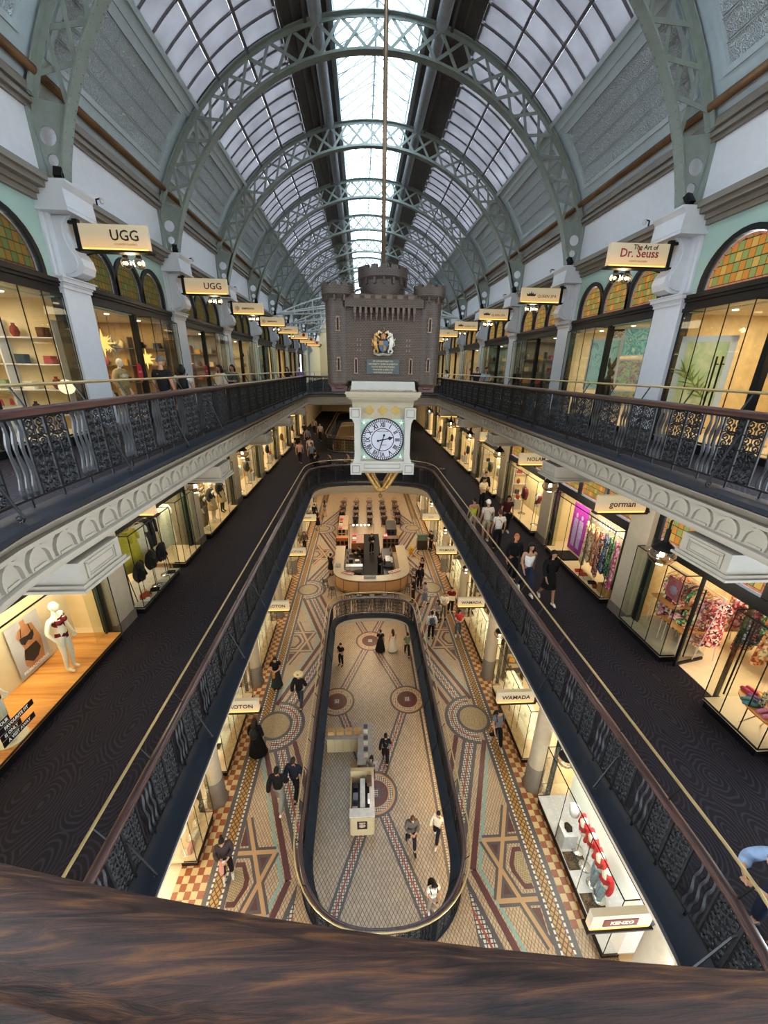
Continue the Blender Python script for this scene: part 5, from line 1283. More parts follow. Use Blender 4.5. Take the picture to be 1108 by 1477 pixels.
for s in (-1, 1):
    sw = side_word[s]; X = CX + s * WX; proto = None
    for k in range(0, 9):
        nm = '%s from the near end on the %s' % (NUM[k], sw); yp = P2 + BAY * k
        if proto is None:
            t = T('wall_pier', 'white pilaster with scrolled corbel and impost block, ' + nm, 'pillar', (X, yp, 0), kind='structure')
            pilaster_parts(t, s, .86, Z2, 1.52, .14)
            part(t, 'upper_pier', PIL, lambda b: (b.box(0, -.36, 1.7, -s * .10, .36, 3.0), b.box(0, -.43, 1.7, -s * .05, .43, 3.05)))
            cp = [(0, 1.74), (-s * .30, 1.75), (-s * .46, 1.82), (-s * .52, 1.95), (-s * .49, 2.10), (-s * .40, 2.24), (-s * .33, 2.42), (-s * .30, 2.60), (-s * .36, 2.76), (-s * .48, 2.86), (0, 2.86)]
            part(t, 'scroll_corbel', PIL, lambda b: b.prism(cp, 'y', -.2, .2)); part(t, 'corbel_side', PIL, lambda b: (b.prism([(p[0] * .8, 1.8 + (p[1] - 1.74) * .9) for p in cp], 'y', -.235, .235), b.lathe([(0, -.25), (.11, -.25), (.13, -.22)], 12) if False else None))
            part(t, 'impost_block', PIL, lambda b: (b.prism([(0, 2.86), (-s * .55, 2.86), (-s * .60, 2.92), (-s * .58, 3.22), (-s * .66, 3.32), (-s * .66, 3.36), (0, 3.36)], 'y', -.46, .46), b.box(0, -.5, 2.84, -s * .62, .5, 2.9)))
            proto = t
        else: dup(proto, (X, yp, 0), label='white pilaster with scrolled corbel and impost block, ' + nm)
        if k < 6:   # spotlight on the block
            sl = T('spotlight', 'small black spotlight on the %s corbel block on the %s' % (NUM[k], sw), 'lamp', (X - s * .42, yp + (-.2 if s < 0 else -.25), 3.36), .3)
            part(sl, 'housing', BLACK, lambda b: (setattr(b, 'M', Matrix.Translation((0, 0, .16)) @ Matrix.Rotation(radians(-35), 4, 'X')), b.box(-.07, -.06, -.11, .07, .06, .11), setattr(b, 'M', None)))
            part(sl, 'lens', emis('spot_lens', 'fff6e6', 1.2), lambda b: (setattr(b, 'M', Matrix.Translation((0, 0, .16)) @ Matrix.Rotation(radians(-35), 4, 'X')), b.box(-.06, -.05, .11, .06, .05, .114), setattr(b, 'M', None)))
            part(sl, 'yoke', BLACK, lambda b: (b.box(-.085, -.015, 0, -.07, .015, .17), b.box(.07, -.015, 0, .085, .015, .17), b.box(-.085, -.03, 0, .085, .03, .012)))
            if k < 3:
                cm = T('security_camera', 'small grey dome camera on the cornice beside the %s block on the %s' % (NUM[k], sw), 'camera', (X - s * .3, yp + 1.15, 3.44), 0)
                part(cm, 'arm', BLACK, lambda b: b.tube([(0, 0, 0), (0, 0, .12), (-s * .12, -.05, .12)], .02, 5)); part(cm, 'dome', pm('camera_grey', 'b8b8b8', .3), lambda b: b.ell((-s * .15, -.06, .07), (.05, .05, .06), 10), True)
# top level signs
INK = pm('sign_ink', '15130f', .5, var=0); REDI = pm('sign_red', '8c1c2c', .5, var=0); UG = ((1.4, 2.24, 2.72))
def topsign(s, k, txt, label, size, tm=INK, sub=None, icon=None):
    X = CX + s * WX; xin = X - s * .55; return sign(X, s, P2 - .12 + BAY * k, 2.22, 2.72, xin, xin - s * 1.36, txt, tm, label, size, sub)
topsign(-1, 0, 'UGG', 'largest lit sign reading UGG in black, nearest on the upper left', .27, sub='COUNTRY CLASSICS')
topsign(-1, 1, 'UGG', 'second lit sign reading UGG, behind the largest on the left', .27)
def ringicon(t, x, z, m, r=.09):
    part(t, 'round_logo', m, lambda b: (setattr(b, 'M', Matrix.Translation((x, -.064, z)) @ Matrix.Rotation(pi / 2, 4, 'X')), b.lathe([(r * .75, 0), (r * .75, .006), (r, .006), (r, 0)], 20), b.box(-r * .5, -.012, 0, r * .5, .012, .006), b.box(-.012, -r * .5, 0, .012, r * .5, .006), setattr(b, 'M', None)))
for k in (2, 3, 4):
    t = topsign(-1, k, 'SEMPREVIVO', 'lit sign with a ring logo, %s sign along the upper left' % NUM[k], .10)
    ringicon(t, -5.62, 2.5, pm('logo_brown', '5f5448', .5, var=0))
for k in (5, 6, 7):
    t = topsign(-1, k, '', 'lit sign with a round red logo, %s sign along the upper left' % NUM[k], .1)
    part(t, 'red_disc', pm('logo_red', 'b02a2a', .5, var=0), lambda b: (setattr(b, 'M', Matrix.Translation((-4.75, -.064, 2.55)) @ Matrix.Rotation(pi / 2, 4, 'X')), b.lathe([(.001, .004), (.13, .004), (.13, 0)], 20), setattr(b, 'M', None)))
t = topsign(1, 0, 'Dr. Seuss', 'lit sign with dark red hand lettering, nearest on the upper right', .235, REDI, sub='HARVEY GALLERIES')
text('lettering', 'The Art of', .13, t, (6.38, -.065, 2.64), (pi / 2, 0, 0), INK, .003, bold=.002)
def crown(t, x, z):
    part(t, 'crown_logo', INK, lambda b: b.prism([(x - .14, z - .04), (x - .17, z + .05), (x - .10, z + .01), (x - .06, z + .07), (x - .03, z + .02), (x, z + .11), (x + .03, z + .02), (x + .06, z + .07), (x + .10, z + .01), (x + .17, z + .05), (x + .14, z - .04)], 'y', -.068, -.06))
for k in (1, 2, 3):
    t = topsign(1, k, '', 'lit sign with a small black crown, %s sign along the upper right' % NUM[k], .1)
    crown(t, 5.92, 2.5); text('lettering', 'QUEEN SPA', .13, t, (6.48, -.065, 2.46), (pi / 2, 0, 0), INK, .003)
for k in (4, 5, 6): topsign(1, k, 'EST.', 'small plain lit sign, %s sign along the upper right' % NUM[k], .12)
for s in (-1, 1):
    for k in range(0, 5):
        t = T('lamp_cluster', 'pair of small clear globe bulbs below the %s sign on the upper %s' % (NUM[k], side_word[s]), 'lamp', (CX + s * (WX - 1.5), P2 + BAY * k + .15, 2.1))
        for dx in (0, s * .28):
            part(t, 'glass_globe', MATS['globe_glass'], lambda b: b.ell((dx, 0, 0), .12, 12), True); part(t, 'bulb', BULB, lambda b: b.ell((dx, 0, .0), .035, 8)); part(t, 'cap', BLACK, lambda b: b.lathe([(.06, .1), (.05, .15), (.02, .18)], 10, (dx, 0, 0)))
        part(t, 'arm', BLACK, lambda b: b.tube([(0, 0, .17), (s * .28, 0, .2), (s * .8, .1, .24), (s * 1.2, 0, .1)], .016, 5))
        if k < 3: lamp('lamp_light', (CX + s * (WX - 1.35), P2 + BAY * k + .15, 2.1), 14, (1, .8, .5), .1, kind='POINT')

# ---------------------------------------------------------------- middle level (floor -6.5)
W1 = 6.9
def mid_bay(s, k, cases, label, wallm, power=80, door=None, fl=PALE, depth=2.8, back=True):
    sw = side_word[s]; X = C1 + s * W1; yp = P1 + BAY * k; y0, y1 = yp + .45, yp + BAY - .45; nm = 'on the %s, %s bay from the near end' % (sw, NUM[k + 1])
    t = T('window_%d' % (k + 42 + (20 if s > 0 else 0)), 'middle level shopfront with leaded transom glass ' + nm, 'shopfront', (0, 0, 0), kind='structure')
    part(t, 'frieze', CREAMW, lambda b: b.box(X, y0, -3.05, X + s * .15, y1, -2.45))
    part(t, 'transom_frame', DARKF, lambda b: (b.box(X + s * .06, y0, -4.12, X - s * .06, y1, -3.86), b.box(X + s * .06, y0, -3.10, X - s * .03, y1, -3.02), [b.box(X + s * .06, y0 + (y1 - y0) * i / 3 - .07, -3.9, X - s * .03, y0 + (y1 - y0) * i / 3 + .07, -3.05) for i in range(4)]))
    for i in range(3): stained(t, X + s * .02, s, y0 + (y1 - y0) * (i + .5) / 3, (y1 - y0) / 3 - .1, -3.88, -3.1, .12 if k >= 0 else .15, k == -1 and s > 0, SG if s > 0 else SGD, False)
    part(t, 'door_frame', DARKF, lambda b: (b.box(X - s * .06, y0, Z1, X + s * .08, y0 + .1, -4.0), b.box(X - s * .06, y1 - .1, Z1, X + s * .08, y1, -4.0)))
    part(t, 'side_glass', MINTP if False else MATS['shop_glass'], lambda b: glass_sheet(b, (X, y1 - .5), (X, y1 - .05), Z1 + .1, -4.1))
    for a, c, fl_, bk in cases: case(X, s, a, c, Z1, Z1 + .22, -4.14, .36, label + ', ' + ('nearer part' if a < yp + 1 else 'farther part') + ' ' + nm.replace(' from the near end', ''), fl_, bk, .75, DARKF, 1 if fl_ == 'wood' else 3)
    room(X + s * .1, s, y0 - .4, y1 + .4, Z1, -3.95, depth, wallm, 'middle level shop interior ' + nm, fl=fl, power=power, spots=k < 3, back=back)
    return t
plast = pm('case_plaster', 'c4b08c', .7, var=.06)
mid_bay(-1, -1, [(1.2, 4.66, 'wood', plast), (4.72, 8.3, 'wood', plast)], 'window lined in beige plaster with timber floor', WARMW, 50)
mid_bay(-1, 0, [(9.35, 11.6, 'stone', None), (12.0, 13.4, 'pale', pm('pale_back', 'b8b39c', .7))], 'clothes shop window with thin black frames', pm('shop_dim', '8c8470', .7), 55)
mid_bay(-1, 1, [(14.4, 17.9, 'pale', WARMW)], 'warm window with pale floor and three busts', WARMW, 70)
mid_bay(1, -1, [(1.0, 3.2, 'pale', None), (4.55, 5.72, 'pale', None), (6.95, 8.5, 'stone', None)], 'open clothes shop window beside the doors', pm('shop_cream', 'e0c79c', .7), 110, depth=3.6)
mid_bay(1, 0, [(9.4, 13.0, 'pale', pm('case_grey', 'b9ad98', .7))], 'glass window of the summer dress shop', WARMW, 60)
mid_bay(1, 1, [(14.4, 17.9, 'pale', WARMW)], 'yellow lit window with pale floor', WARMW, 70)
for k in range(2, 7):
    for s in (-1, 1): mid_bay(s, k, [(P1 + BAY * k + .5, P1 + BAY * k + 3.9, 'pale', WARMW)], 'yellow lit shop window', WARMW, 75)
for s in (-1, 1):
    sw = side_word[s]; X = C1 + s * W1; proto = None
    for k in range(0, 8):
        nm = '%s from the near end, middle level %s' % (NUM[k], sw); yp = P1 + BAY * k
        if proto is None:
            t = T('wall_pier', 'plain cream pilaster with grey base, ' + nm, 'pillar', (X, yp, 0), kind='structure')
            part(t, 'shaft', CREAM, lambda b: b.box(0, -.38, Z1, -s * .16, .38, -2.45)); part(t, 'base', STONE, lambda b: b.box(0, -.40, Z1, -s * .19, .40, Z1 + .28)); part(t, 'capital', CREAMW, lambda b: b.box(0, -.42, -2.75, -s * .22, .42, -2.5)); part(t, 'green_margin', pm('dark_green_marble', '39463a', .3, var=.3, vs=3), lambda b: (b.box(0, -.62, Z1, -s * .04, -.38, -3.9), b.box(0, .38, Z1, -s * .04, .62, -3.9))); proto = t
        else: dup(proto, (X, yp, 0), label='plain cream pilaster with grey base, ' + nm)
    b = MB(); b.box(X, P1 + 7 * BAY, Z1, X + s * .2, YEND, -1.8); tag(b.build('wall_' + sw, WARMW), 'far shop wall of the middle level on the %s' % sw, 'wall', kind='structure')
    # white beam ends with a framed panel below the top gallery
    xe = .765 + s * (4.2 + .12)
    for k in range(0, 5):
        t = T('beam_end', 'white plaster beam end with framed panel under the top gallery, %s on the %s' % (NUM[k], sw), 'bracket', (xe, 4.97 + BAY * k - .1, -2.33), kind='structure')
        part(t, 'block', CREAMW, lambda b: (b.box(0, -.42, -.30, s * 1.5, .42, 0), b.box(-s * .03, -.46, -.35, s * 1.55, .46, -.30), b.box(-s * .06, -.5, -.39, s * 1.6, .5, -.35)))
        part(t, 'panel_frame', CREAMW, lambda b: [b.box(-s * .02, a, z0, 0, c, z1) for a, c, z0, z1 in ((-.32, .32, -.27, -.245), (-.32, .32, -.06, -.035), (-.32, -.28, -.25, -.05), (.28, .32, -.25, -.05))])
        part(t, 'panel_recess', BROWNM, lambda b: (b.box(-s * .003, -.25, -.22, 0, .25, -.21), b.box(-s * .003, -.25, -.10, 0, .25, -.09), b.box(-s * .003, -.26, -.22, 0, -.25, -.09), b.box(-s * .003, .25, -.22, 0, .26, -.09)))
    for k in range(-1, 4): globe(C1 + s * 5.75, P1 - 2.0 + BAY * (k + 1) + .0, -3.55, 'clear globe lamp with black cap on the middle level, %s along the %s' % (NUM[k + 1], sw), .26, s, power=40 if k < 2 else 25)
def midsign(s, y, txt, label, size, zb=-3.32, zt=-2.84, w=1.25, font_b=0):
    xin = C1 + s * (W1 - .3); return sign(0, s, y, zb, zt, xin, xin - s * w, txt, INK, label, size)
midsign(1, P1 - .15, 'gorman', 'amber lit sign with lower case black lettering on the middle right', .22)
midsign(-1, P1 - .15, 'MODE', 'amber lit sign partly hidden behind the fascia on the middle left', .2)
for k in range(1, 5): midsign(1, P1 + BAY * k - .15, 'NOLAM', 'lit sign with bold black capitals, %s along the middle right' % NUM[k], .2)
for k in range(1, 5): midsign(-1, P1 + BAY * k - .15, 'VIVAH', 'lit sign with thin capitals, %s along the middle left' % NUM[k], .16)

# ---------------------------------------------------------------- soffits of the galleries
for key, z, nm in ((2, -2.31, 'top'), (1, -7.2, 'middle')):
    b = MB(); hs = [vpath(*VOID[key], off=.5)] + ([vpath(*VOID[11], off=.5)] if key == 1 else []); b.plate([(-9, -4), (10, -4), (10, YEND), (-9, YEND)], hs, lambda u, v, w: (u, v, z - .03 + w), .03)
    tag(b.build('ceiling', CREAM), 'plaster soffit under the %s gallery' % nm, 'ceiling', kind='structure')

# ---------------------------------------------------------------- ground floor
WG = 5.62
def ground_bay(s, k, cs, wallm, power=90, label='ground floor glass display window', floor='pale', col=(1, .88, .68)):
    sw = side_word[s]; X = C1 + s * WG; yp = P1 + BAY * k; y0, y1 = yp + .42, yp + BAY - .42; nm = 'on the %s, %s bay from the near end' % (sw, NUM[k + 1])
    t = T('window_%d' % (k + 82 + (20 if s > 0 else 0)), 'ground floor shopfront ' + nm, 'shopfront', (0, 0, 0), kind='structure')
    part(t, 'upper_wall', CREAM, lambda b: b.box(X, y0, -10.6, X + s * .15, y1, -7.32)); part(t, 'transom_beam', DARKF, lambda b: b.box(X - s * .04, y0, -10.85, X + s * .1, y1, -10.6)); part(t, 'door_frame', DARKF, lambda b: b.box(X - s * .04, y1 - .1, ZG, X + s * .08, y1, -10.7))
    for a, c, bk in cs: case(X, s, a, c, ZG, ZG + .26, -10.95, .37, label + ' ' + nm, floor, bk, .7, DARKF, 3)
    room(X + s * .1, s, y0 - .4, y1 + .4, ZG, -10.7, 2.6, wallm, 'ground floor shop interior ' + nm, power=power, col=col, spots=k < 2)
for k in range(-1, 6):
    for s in (-1, 1):
        yp = P1 + BAY * k
        if k == -1 and s > 0: ground_bay(1, -1, [(4.62, 8.3, pm('bright_white', 'e6e8e2', .6, var=.02))], WARMW, 100, 'bright white lit window with red sweaters', 'white', (1, .96, .88))
        elif k == -1: ground_bay(-1, -1, [(7.0, 8.3, WARMW)], WARMW, 110, 'warm window with hats')
        else: ground_bay(s, k, [(yp + .75, yp + 4.2, None)], WARMW, 85, 'glass window of gold shelves' if s < 0 else 'glass window with black metal stands')
for s in (-1, 1):
    sw = side_word[s]; proto = None
    for k in range(-1, 6):
        x, y = C1 + s * (WG - .28), P1 + BAY * k; lb = 'round cream column with grey stone base, %s from the near end on the ground floor %s' % (NUM[k + 1], sw)
        if proto is None:
            t = T('column', lb, 'column', (x, y, ZG)); part(t, 'stone_base', STONE, lambda b: b.lathe([(.34, 0), (.34, .06), (.29, .1), (.29, 1.0), (.27, 1.02)], 20), True); part(t, 'shaft', CREAM, lambda b: b.lathe([(.265, 1.02), (.25, 5.2), (.3, 5.3), (.34, 5.5), (.36, 6.12)], 20), True)
            part(t, 'capital_leaves', CREAM, lambda b: [b.tube([(.26 * cos(a), .26 * sin(a), 4.9), (.3 * cos(a), .3 * sin(a), 5.2), (.4 * cos(a), .4 * sin(a), 5.35)], [.05, .05, .02], 5) for a in [2 * pi * i / 10 for i in range(10)]], True); proto = t
        else: dup(proto, (x, y, ZG), label=lb)
        if k < 5: globe(C1 + s * 4.75, y + 3.0, -9.45, 'clear globe lamp with black cap on the ground floor, %s along the %s' % (NUM[k + 1], sw), .22, s, power=45)
    b = MB(); b.box(C1 + s * WG, P1 + 6 * BAY, ZG, C1 + s * (WG + .2), YEND, -7.3); tag(b.build('wall_' + sw, WARMW), 'far shop wall of the ground floor on the %s' % sw, 'wall', kind='structure')
def gsign(s, k, txt, label, size, mat=INK, plate=None):
    xin = C1 + s * (WG - .9); t = sign(0, s, P1 + BAY * k - .1, -9.55, -9.08, xin, xin - s * 1.15, None, mat, label, size)
    if plate: part(t, 'name_plate', plate, lambda b: b.box(xin - s * .28, -.07, -9.40, xin - s * .92, -.06, -9.2))
    text('lettering', txt, size, t, (xin - s * .58, -.074, -9.29), (pi / 2, 0, 0), mat, .003, bold=.003); return t
for k in range(0, 3): gsign(-1, k, 'OROTON', 'lit sign reading OROTON on the ground floor left, %s from the near end' % NUM[k], .19)
gsign(-1, 3, 'RADLEY', 'small lit sign far down the ground floor left', .15)
for k in range(0, 3): gsign(1, k, 'WAMADA', 'lit sign reading WAMADA on the ground floor right, %s from the near end' % NUM[k], .19)
gsign(1, 3, 'lovisa', 'small lit sign far down the ground floor right', .16, pm('sign_rust', '9c4a2c', .5, var=0))
gsign(1, -1, 'KENZO', 'lit sign with a dark red plate reading KENZO, nearest on the lower right', .13, pm('plate_letters', 'cfc3a8', .5, var=0), pm('plate_red', '5c201c', .4, var=0))
# lowest level side walls
for s in (-1, 1):
    b = MB(); b.box(C1 + s * 5.0, -2, ZB, C1 + s * 5.2, 50, ZG - .35); tag(b.build('wall_' + side_word[s], WARMW), 'warm shop wall of the lowest level on the %s' % side_word[s], 'wall', kind='structure')

for y in (30, 38, 47): lamp('gallery_fill_light', (C1, y, -2.6), 160, (1, .8, .55), 3); lamp('gallery_fill_light', (C1, y - 3, -7.5), 130, (1, .82, .58), 4)  # fill lamps added to lift the dark far galleries, no fittings drawn
for y in (24.5, 31): lamp('gallery_fill_light', (C1, y, -7.4), 110, (1, .82, .6), 3)
lamp('lowest_light', (C1 + 3.2, 11, ZG - .5), 220, (1, .72, .42), 2, 8); lamp('lowest_light', (C1, 22, ZG - .5), 170, (1, .75, .48), 3, 6)
# ================================================================== WHAT THE SHOPS SHOW
def pat(name, cols, sc=14):
    sc = sc * 1.7
    if name in MATS: return MATS[name]
    m, t, b, co = base_nodes(name); v = t.nodes.new('ShaderNodeTexVoronoi'); v.inputs['Scale'].default_value = sc; t.links.new(co.outputs['Object'], v.inputs['Vector'])
    sp = t.nodes.new('ShaderNodeSeparateColor'); t.links.new(v.outputs['Color'], sp.inputs[0]); r = t.nodes.new('ShaderNodeValToRGB'); r.color_ramp.interpolation = 'CONSTANT'; e = r.color_ramp.elements
    for i, c in enumerate(cols):
        k = e[i] if i < 2 else e.new(i / len(cols)); k.position = i / len(cols); k.color = lin(c)
    t.links.new(sp.outputs[0], r.inputs[0]); t.links.new(r.outputs[0], b.inputs['Base Color']); b.inputs['Roughness'].default_value = .85
    return m
def paint(name, cols, sc=3, dist=2.0):
    if name in MATS: return MATS[name]
    m, t, b, co = base_nodes(name); n = t.nodes.new('ShaderNodeTexNoise'); n.inputs['Scale'].default_value = sc; n.inputs['Distortion'].default_value = dist; n.inputs['Detail'].default_value = 5; t.links.new(co.outputs['Object'], n.inputs['Vector'])
    r = t.nodes.new('ShaderNodeValToRGB'); e = r.color_ramp.elements
    for i, c in enumerate(cols):
        k = e[i] if i < 2 else e.new(.3 + .4 * i / (len(cols) - 1)); k.position = .3 + .4 * i / (len(cols) - 1); k.color = lin(c)
    t.links.new(n.outputs['Fac'], r.inputs[0]); t.links.new(r.outputs[0], b.inputs['Base Color']); b.inputs['Roughness'].default_value = .4
    return m
CHROME = pm('chrome', 'c9c9c9', .2, .9, var=0); WMAN = pm('mannequin_white', 'ddd6c6', .45, var=.02); BMAN = pm('mannequin_black', '1b1a1c', .4)
GOLDM = pm('shelf_gold', 'a5854a', .35, .6, var=.1)
# --- garments on hangers (a thin body with sleeves, folds down the skirt)
GM = {}
def garment_mesh(kind):
    if kind in GM: return GM[kind]
    b = MB(); L = {'dress': 1.15, 'long': 1.4, 'top': .65, 'coat': .95, 'trouser': 1.0}[kind]; n = 14; P = []
    for i in range(9):
        f = i / 8; z = -.06 - L * f; w = (.20 if f < .05 else .22 - .03 * sin(pi * min(1, f * 2)) + (.10 * f if kind in ('dress', 'long') else 0)); d = .035 + .03 * f
        P.append([(w * cos(2 * pi * j / n) * (1 + .06 * sin(5 * 2 * pi * j / n) * f), d * sin(2 * pi * j / n) * (1 + .35 * sin(5 * 2 * pi * j / n + 1) * f), z) for j in range(n)])
    b.add([p for r in P for p in r], [(i * n + j, i * n + (j + 1) % n, (i + 1) * n + (j + 1) % n, (i + 1) * n + j) for i in range(8) for j in range(n)] + [tuple(range(n))])
    if kind != 'trouser':
        for s in (-1, 1): b.tube([(s * .17, 0, -.07), (s * .26, 0, -.22), (s * .28, 0, -.38 if kind != 'coat' else -.6)], [.05, .05, .04], 8)
    b.tube([(0, 0, .06), (.02, 0, .1), (0, 0, .12), (-.02, 0, .1)], .004, 4); b.tube([(-.19, 0, -.06), (0, 0, .03), (.19, 0, -.06)], .01, 4)
    GM[kind] = b.mesh('garment', WHITE, True); return GM[kind]
def garment(kind, mat, loc, rz, label, group=None, name='garment'):
    o = put({'dress': 'dress', 'long': 'dress', 'top': 'blouse', 'coat': 'coat', 'trouser': 'trousers'}[kind], garment_mesh(kind), None, loc, (0, 0, rz), mat); return tag(o, label, 'clothing', group)
def rack(x, y0, y1, zf, h, label, mat=DARKM, axis='y', legs=True):
    t = T('clothes_rail', label, 'rack', (0, 0, 0))
    P = (lambda a, z, o=0: (x + o, a, z)) if axis == 'y' else (lambda a, z, o=0: (a, x + o, z))
    part(t, 'rail', mat, lambda b: b.tube([P(y0, h), P(y1, h)], .015, 6))
    if legs:
        for a in (y0 + .05, y1 - .05): part(t, 'leg', mat, lambda b: b.tube([P(a, zf, -.28), P(a, h), P(a, zf, .28)], .013, 5))
    return t
PATS = [pat('floral_red', ['8c2030', 'd8a0a0', '24182a', 'c84a50', 'e8d8c8']), pat('floral_dark', ['16141c', '5a2038', '20202c', 'a84058', '1a1620'], 18), pat('floral_cream', ['e0d4bc', 'c87858', 'e8e0cc', '8a9a60', 'd8c8a8'], 10),
        pat('stripe_multi', ['b83a40', 'd8b060', '3a6a50', 'e0c8b0', '703058'], 20), pat('green_print', ['2a5a40', '4a8a5a', 'b0c8a0', '1c3a2c'], 12), pat('pink_print', ['c84878', 'e088a8', 'f0d0d8', '983058'], 9), pat('blue_print', ['2a3050', '5a6a98', 'a8b0c8', '1a1c30'], 15), pat('orange_print', ['c8643a', 'e0a070', '8a3a20', 'ecd0b0'], 11)]
PN = ['red floral', 'dark floral', 'cream botanical', 'multicolour striped', 'green printed', 'pink printed', 'blue printed', 'orange printed']
# --- footwear, bags, hats
def shoe_mesh():
    b = MB(); b.tube([(0, -.11, .03), (0, -.06, .035), (0, .04, .028), (0, .11, .02), (0, .13, .015)], [.026, .036, .040, .034, .012], 8, flat=1); b.box(-.03, -.13, 0, .03, .13, .01); b.tube([(-.03, -.05, .03), (0, -.04, .085), (.03, -.05, .03)], .01, 5); return b.mesh('shoe', WHITE, True)
SHOE = shoe_mesh(); 
def shoes(loc, rz, mat, label, group=None):
    t = T('pair_of_shoes', label, 'shoes', loc, rz, group)
    for dx in (-.055, .055): put('shoe', SHOE, t, (dx, 0, 0), None, mat)
    return t
def bag_mesh():
    b = MB(); b.prism([(-.14, 0), (.14, 0), (.12, .2), (-.12, .2)], 'y', -.045, .045); b.tube([(-.08, 0, .19), (-.07, 0, .29), (0, 0, .33), (.07, 0, .29), (.08, 0, .19)], .009, 5); b.box(-.02, -.05, .1, .02, -.045, .14); return b.mesh('handbag', WHITE)
BAG = bag_mesh()
def handbag(loc, rz, mat, label, group=None): return tag(put('handbag', BAG, None, loc, (0, 0, rz), mat), label, 'bag', group)
def hat_mesh():
    b = MB(); b.lathe([(.001, .11), (.06, .11), (.085, .09), (.09, .02), (.17, .005), (.2, 0), (.17, -.005), (.0, 0)], 20); return b.mesh('hat', WHITE, True)
HAT = hat_mesh()
def plinth(loc, w, d, h, mat, label):
    o = MB().bev(-w / 2, -d / 2, 0, w / 2, d / 2, h, .01).build('plinth', mat, None, False, loc); return tag(o, label, 'plinth')
def mannequin(loc, face, label, mat, items, disc=True, scale=1.03, headless=False):
    t = T('mannequin', label, 'mannequin', loc, radians(face)); t.scale = (scale,) * 3; o = put('body', fig('mann', 'mannequin'), t, (0, 0, .012 if disc else 0), None, [mat, mat, mat])
    for g, c in items: put('clothes' if g not in ('bra', 'briefs') else g, shared(fig('mann', g)), t, (0, 0, .012 if disc else 0), None, c if not isinstance(c, str) else cloth(c))
    if disc: part(t, 'base_disc', pm('frosted_disc', 'b8b4a0', .3), lambda b: b.lathe([(.0, .012), (.25, .012), (.25, 0), (.0, 0)], 28, (0, .02, 0)))
    return t
def bust(loc, face, label, mat, cmat, h=1.25, kind='tee'):
    t = T('display_bust', label, 'mannequin', loc, radians(face)); z = h - 1.35
    part(t, 'torso', mat, lambda b: b.tube([(0, 0, .90 + z), (0, 0, 1.0 + z), (0, 0, 1.12 + z), (0, .01, 1.28 + z), (0, 0, 1.40 + z), (0, 0, 1.46 + z)], [.13, .15, .12, .16, .10, .05], 14, flat=.72), True)
    put('clothes', shared(fig('mann', kind)), t, (0, 0, z), None, cmat)
    part(t, 'stand', CHROME, lambda b: (b.tube([(0, 0, .02), (0, 0, .9 + z)], .014, 6), b.lathe([(0, .02), (.16, .02), (.17, 0), (0, 0)], 20)), True); return t
def picture(X, s, yc, zc_, w, h, mat, label, frame=WHITE, fw=.06, border=None, rz=0):
    """framed picture on a wall x = X facing the hall"""
    t = T('framed_picture', label, 'picture', (X, yc, zc_), radians(rz)); d = -s * .03
    part(t, 'frame', frame, lambda b: (b.box(0, -w / 2, -h / 2, d, w / 2, -h / 2 + fw), b.box(0, -w / 2, h / 2 - fw, d, w / 2, h / 2), b.box(0, -w / 2, -h / 2, d, -w / 2 + fw, h / 2), b.box(0, w / 2 - fw, -h / 2, d, w / 2, h / 2)))
    if border: part(t, 'mount', border, lambda b: b.box(0, -w / 2 + fw, -h / 2 + fw, d * .3, w / 2 - fw, h / 2 - fw)); fw += .12
    part(t, 'canvas', mat, lambda b: b.box(0, -w / 2 + fw, -h / 2 + fw, d * .5, w / 2 - fw, h / 2 - fw)); return t
def star(loc, r, label, em):
    t = T('star_lantern', label, 'lantern', loc)
    def f(b):
        import itertools
        dirs = [Vector(d) for d in itertools.product((-1, 0, 1), repeat=3) if any(d)]
        for d in dirs:
            n = d.normalized(); L = r * (1 if sum(abs(c) for c in d) == 1 else .72); u = n.orthogonal().normalized(); v = n.cross(u); q = r * .13
            b.add([tuple(n * L), tuple(n * q * .6 + u * q), tuple(n * q * .6 + v * q), tuple(n * q * .6 - u * q), tuple(n * q * .6 - v * q)], [(0, 1, 2), (0, 2, 3), (0, 3, 4), (0, 4, 1)])
    part(t, 'spikes', em, f); part(t, 'cord', BLACK, lambda b: b.tube([(0, 0, r * .9), (0, 0, max(.3, 1.30 - loc[2]))], .006, 4)); return t

# ---------------------------------------------------------------- top left shops
XL, XR = CX - WX, CX + WX
EMS = emis('star_glow', 'ffc56b', 1.1); EMD = emis('disc_glow', 'ffe2b4', 1.3)
star((XL - .55, 11.6, .55), .38, 'big pale glowing star lantern at the left of the second window', EMS); star((XL - .9, 12.6, .5), .36, 'dim star lantern hanging behind the window joint', pm('star_silver', 'a8a088', .4, .4)); star((XL - .5, 13.6, .2), .34, 'smaller glowing star lantern beside the dark post', EMS); star((XL - .5, 16.6, .1), .3, 'star lantern in the third window on the upper left', EMS)
t = T('disc_pendant', 'cluster of small round glowing discs hanging in the first left window', 'lamp', (XL - .8, 8.2, 0))
dm = MB(); dm.lathe([(.0, -.012), (.045, -.008), (.05, 0), (.045, .008), (.0, .012)], 12); dm.v = [(z, x, y) for x, y, z in dm.v]; dm = dm.mesh('disc', EMD, True)
for i in range(34):
    a = i * 2.4; rr = .22 - .005 * i; put('disc', dm, t, (.1 * cos(a), rr * sin(a), .85 - i * .045))
part(t, 'cord', BLACK, lambda b: b.tube([(0, 0, .85), (0, 0, 1.3)], .004, 4))
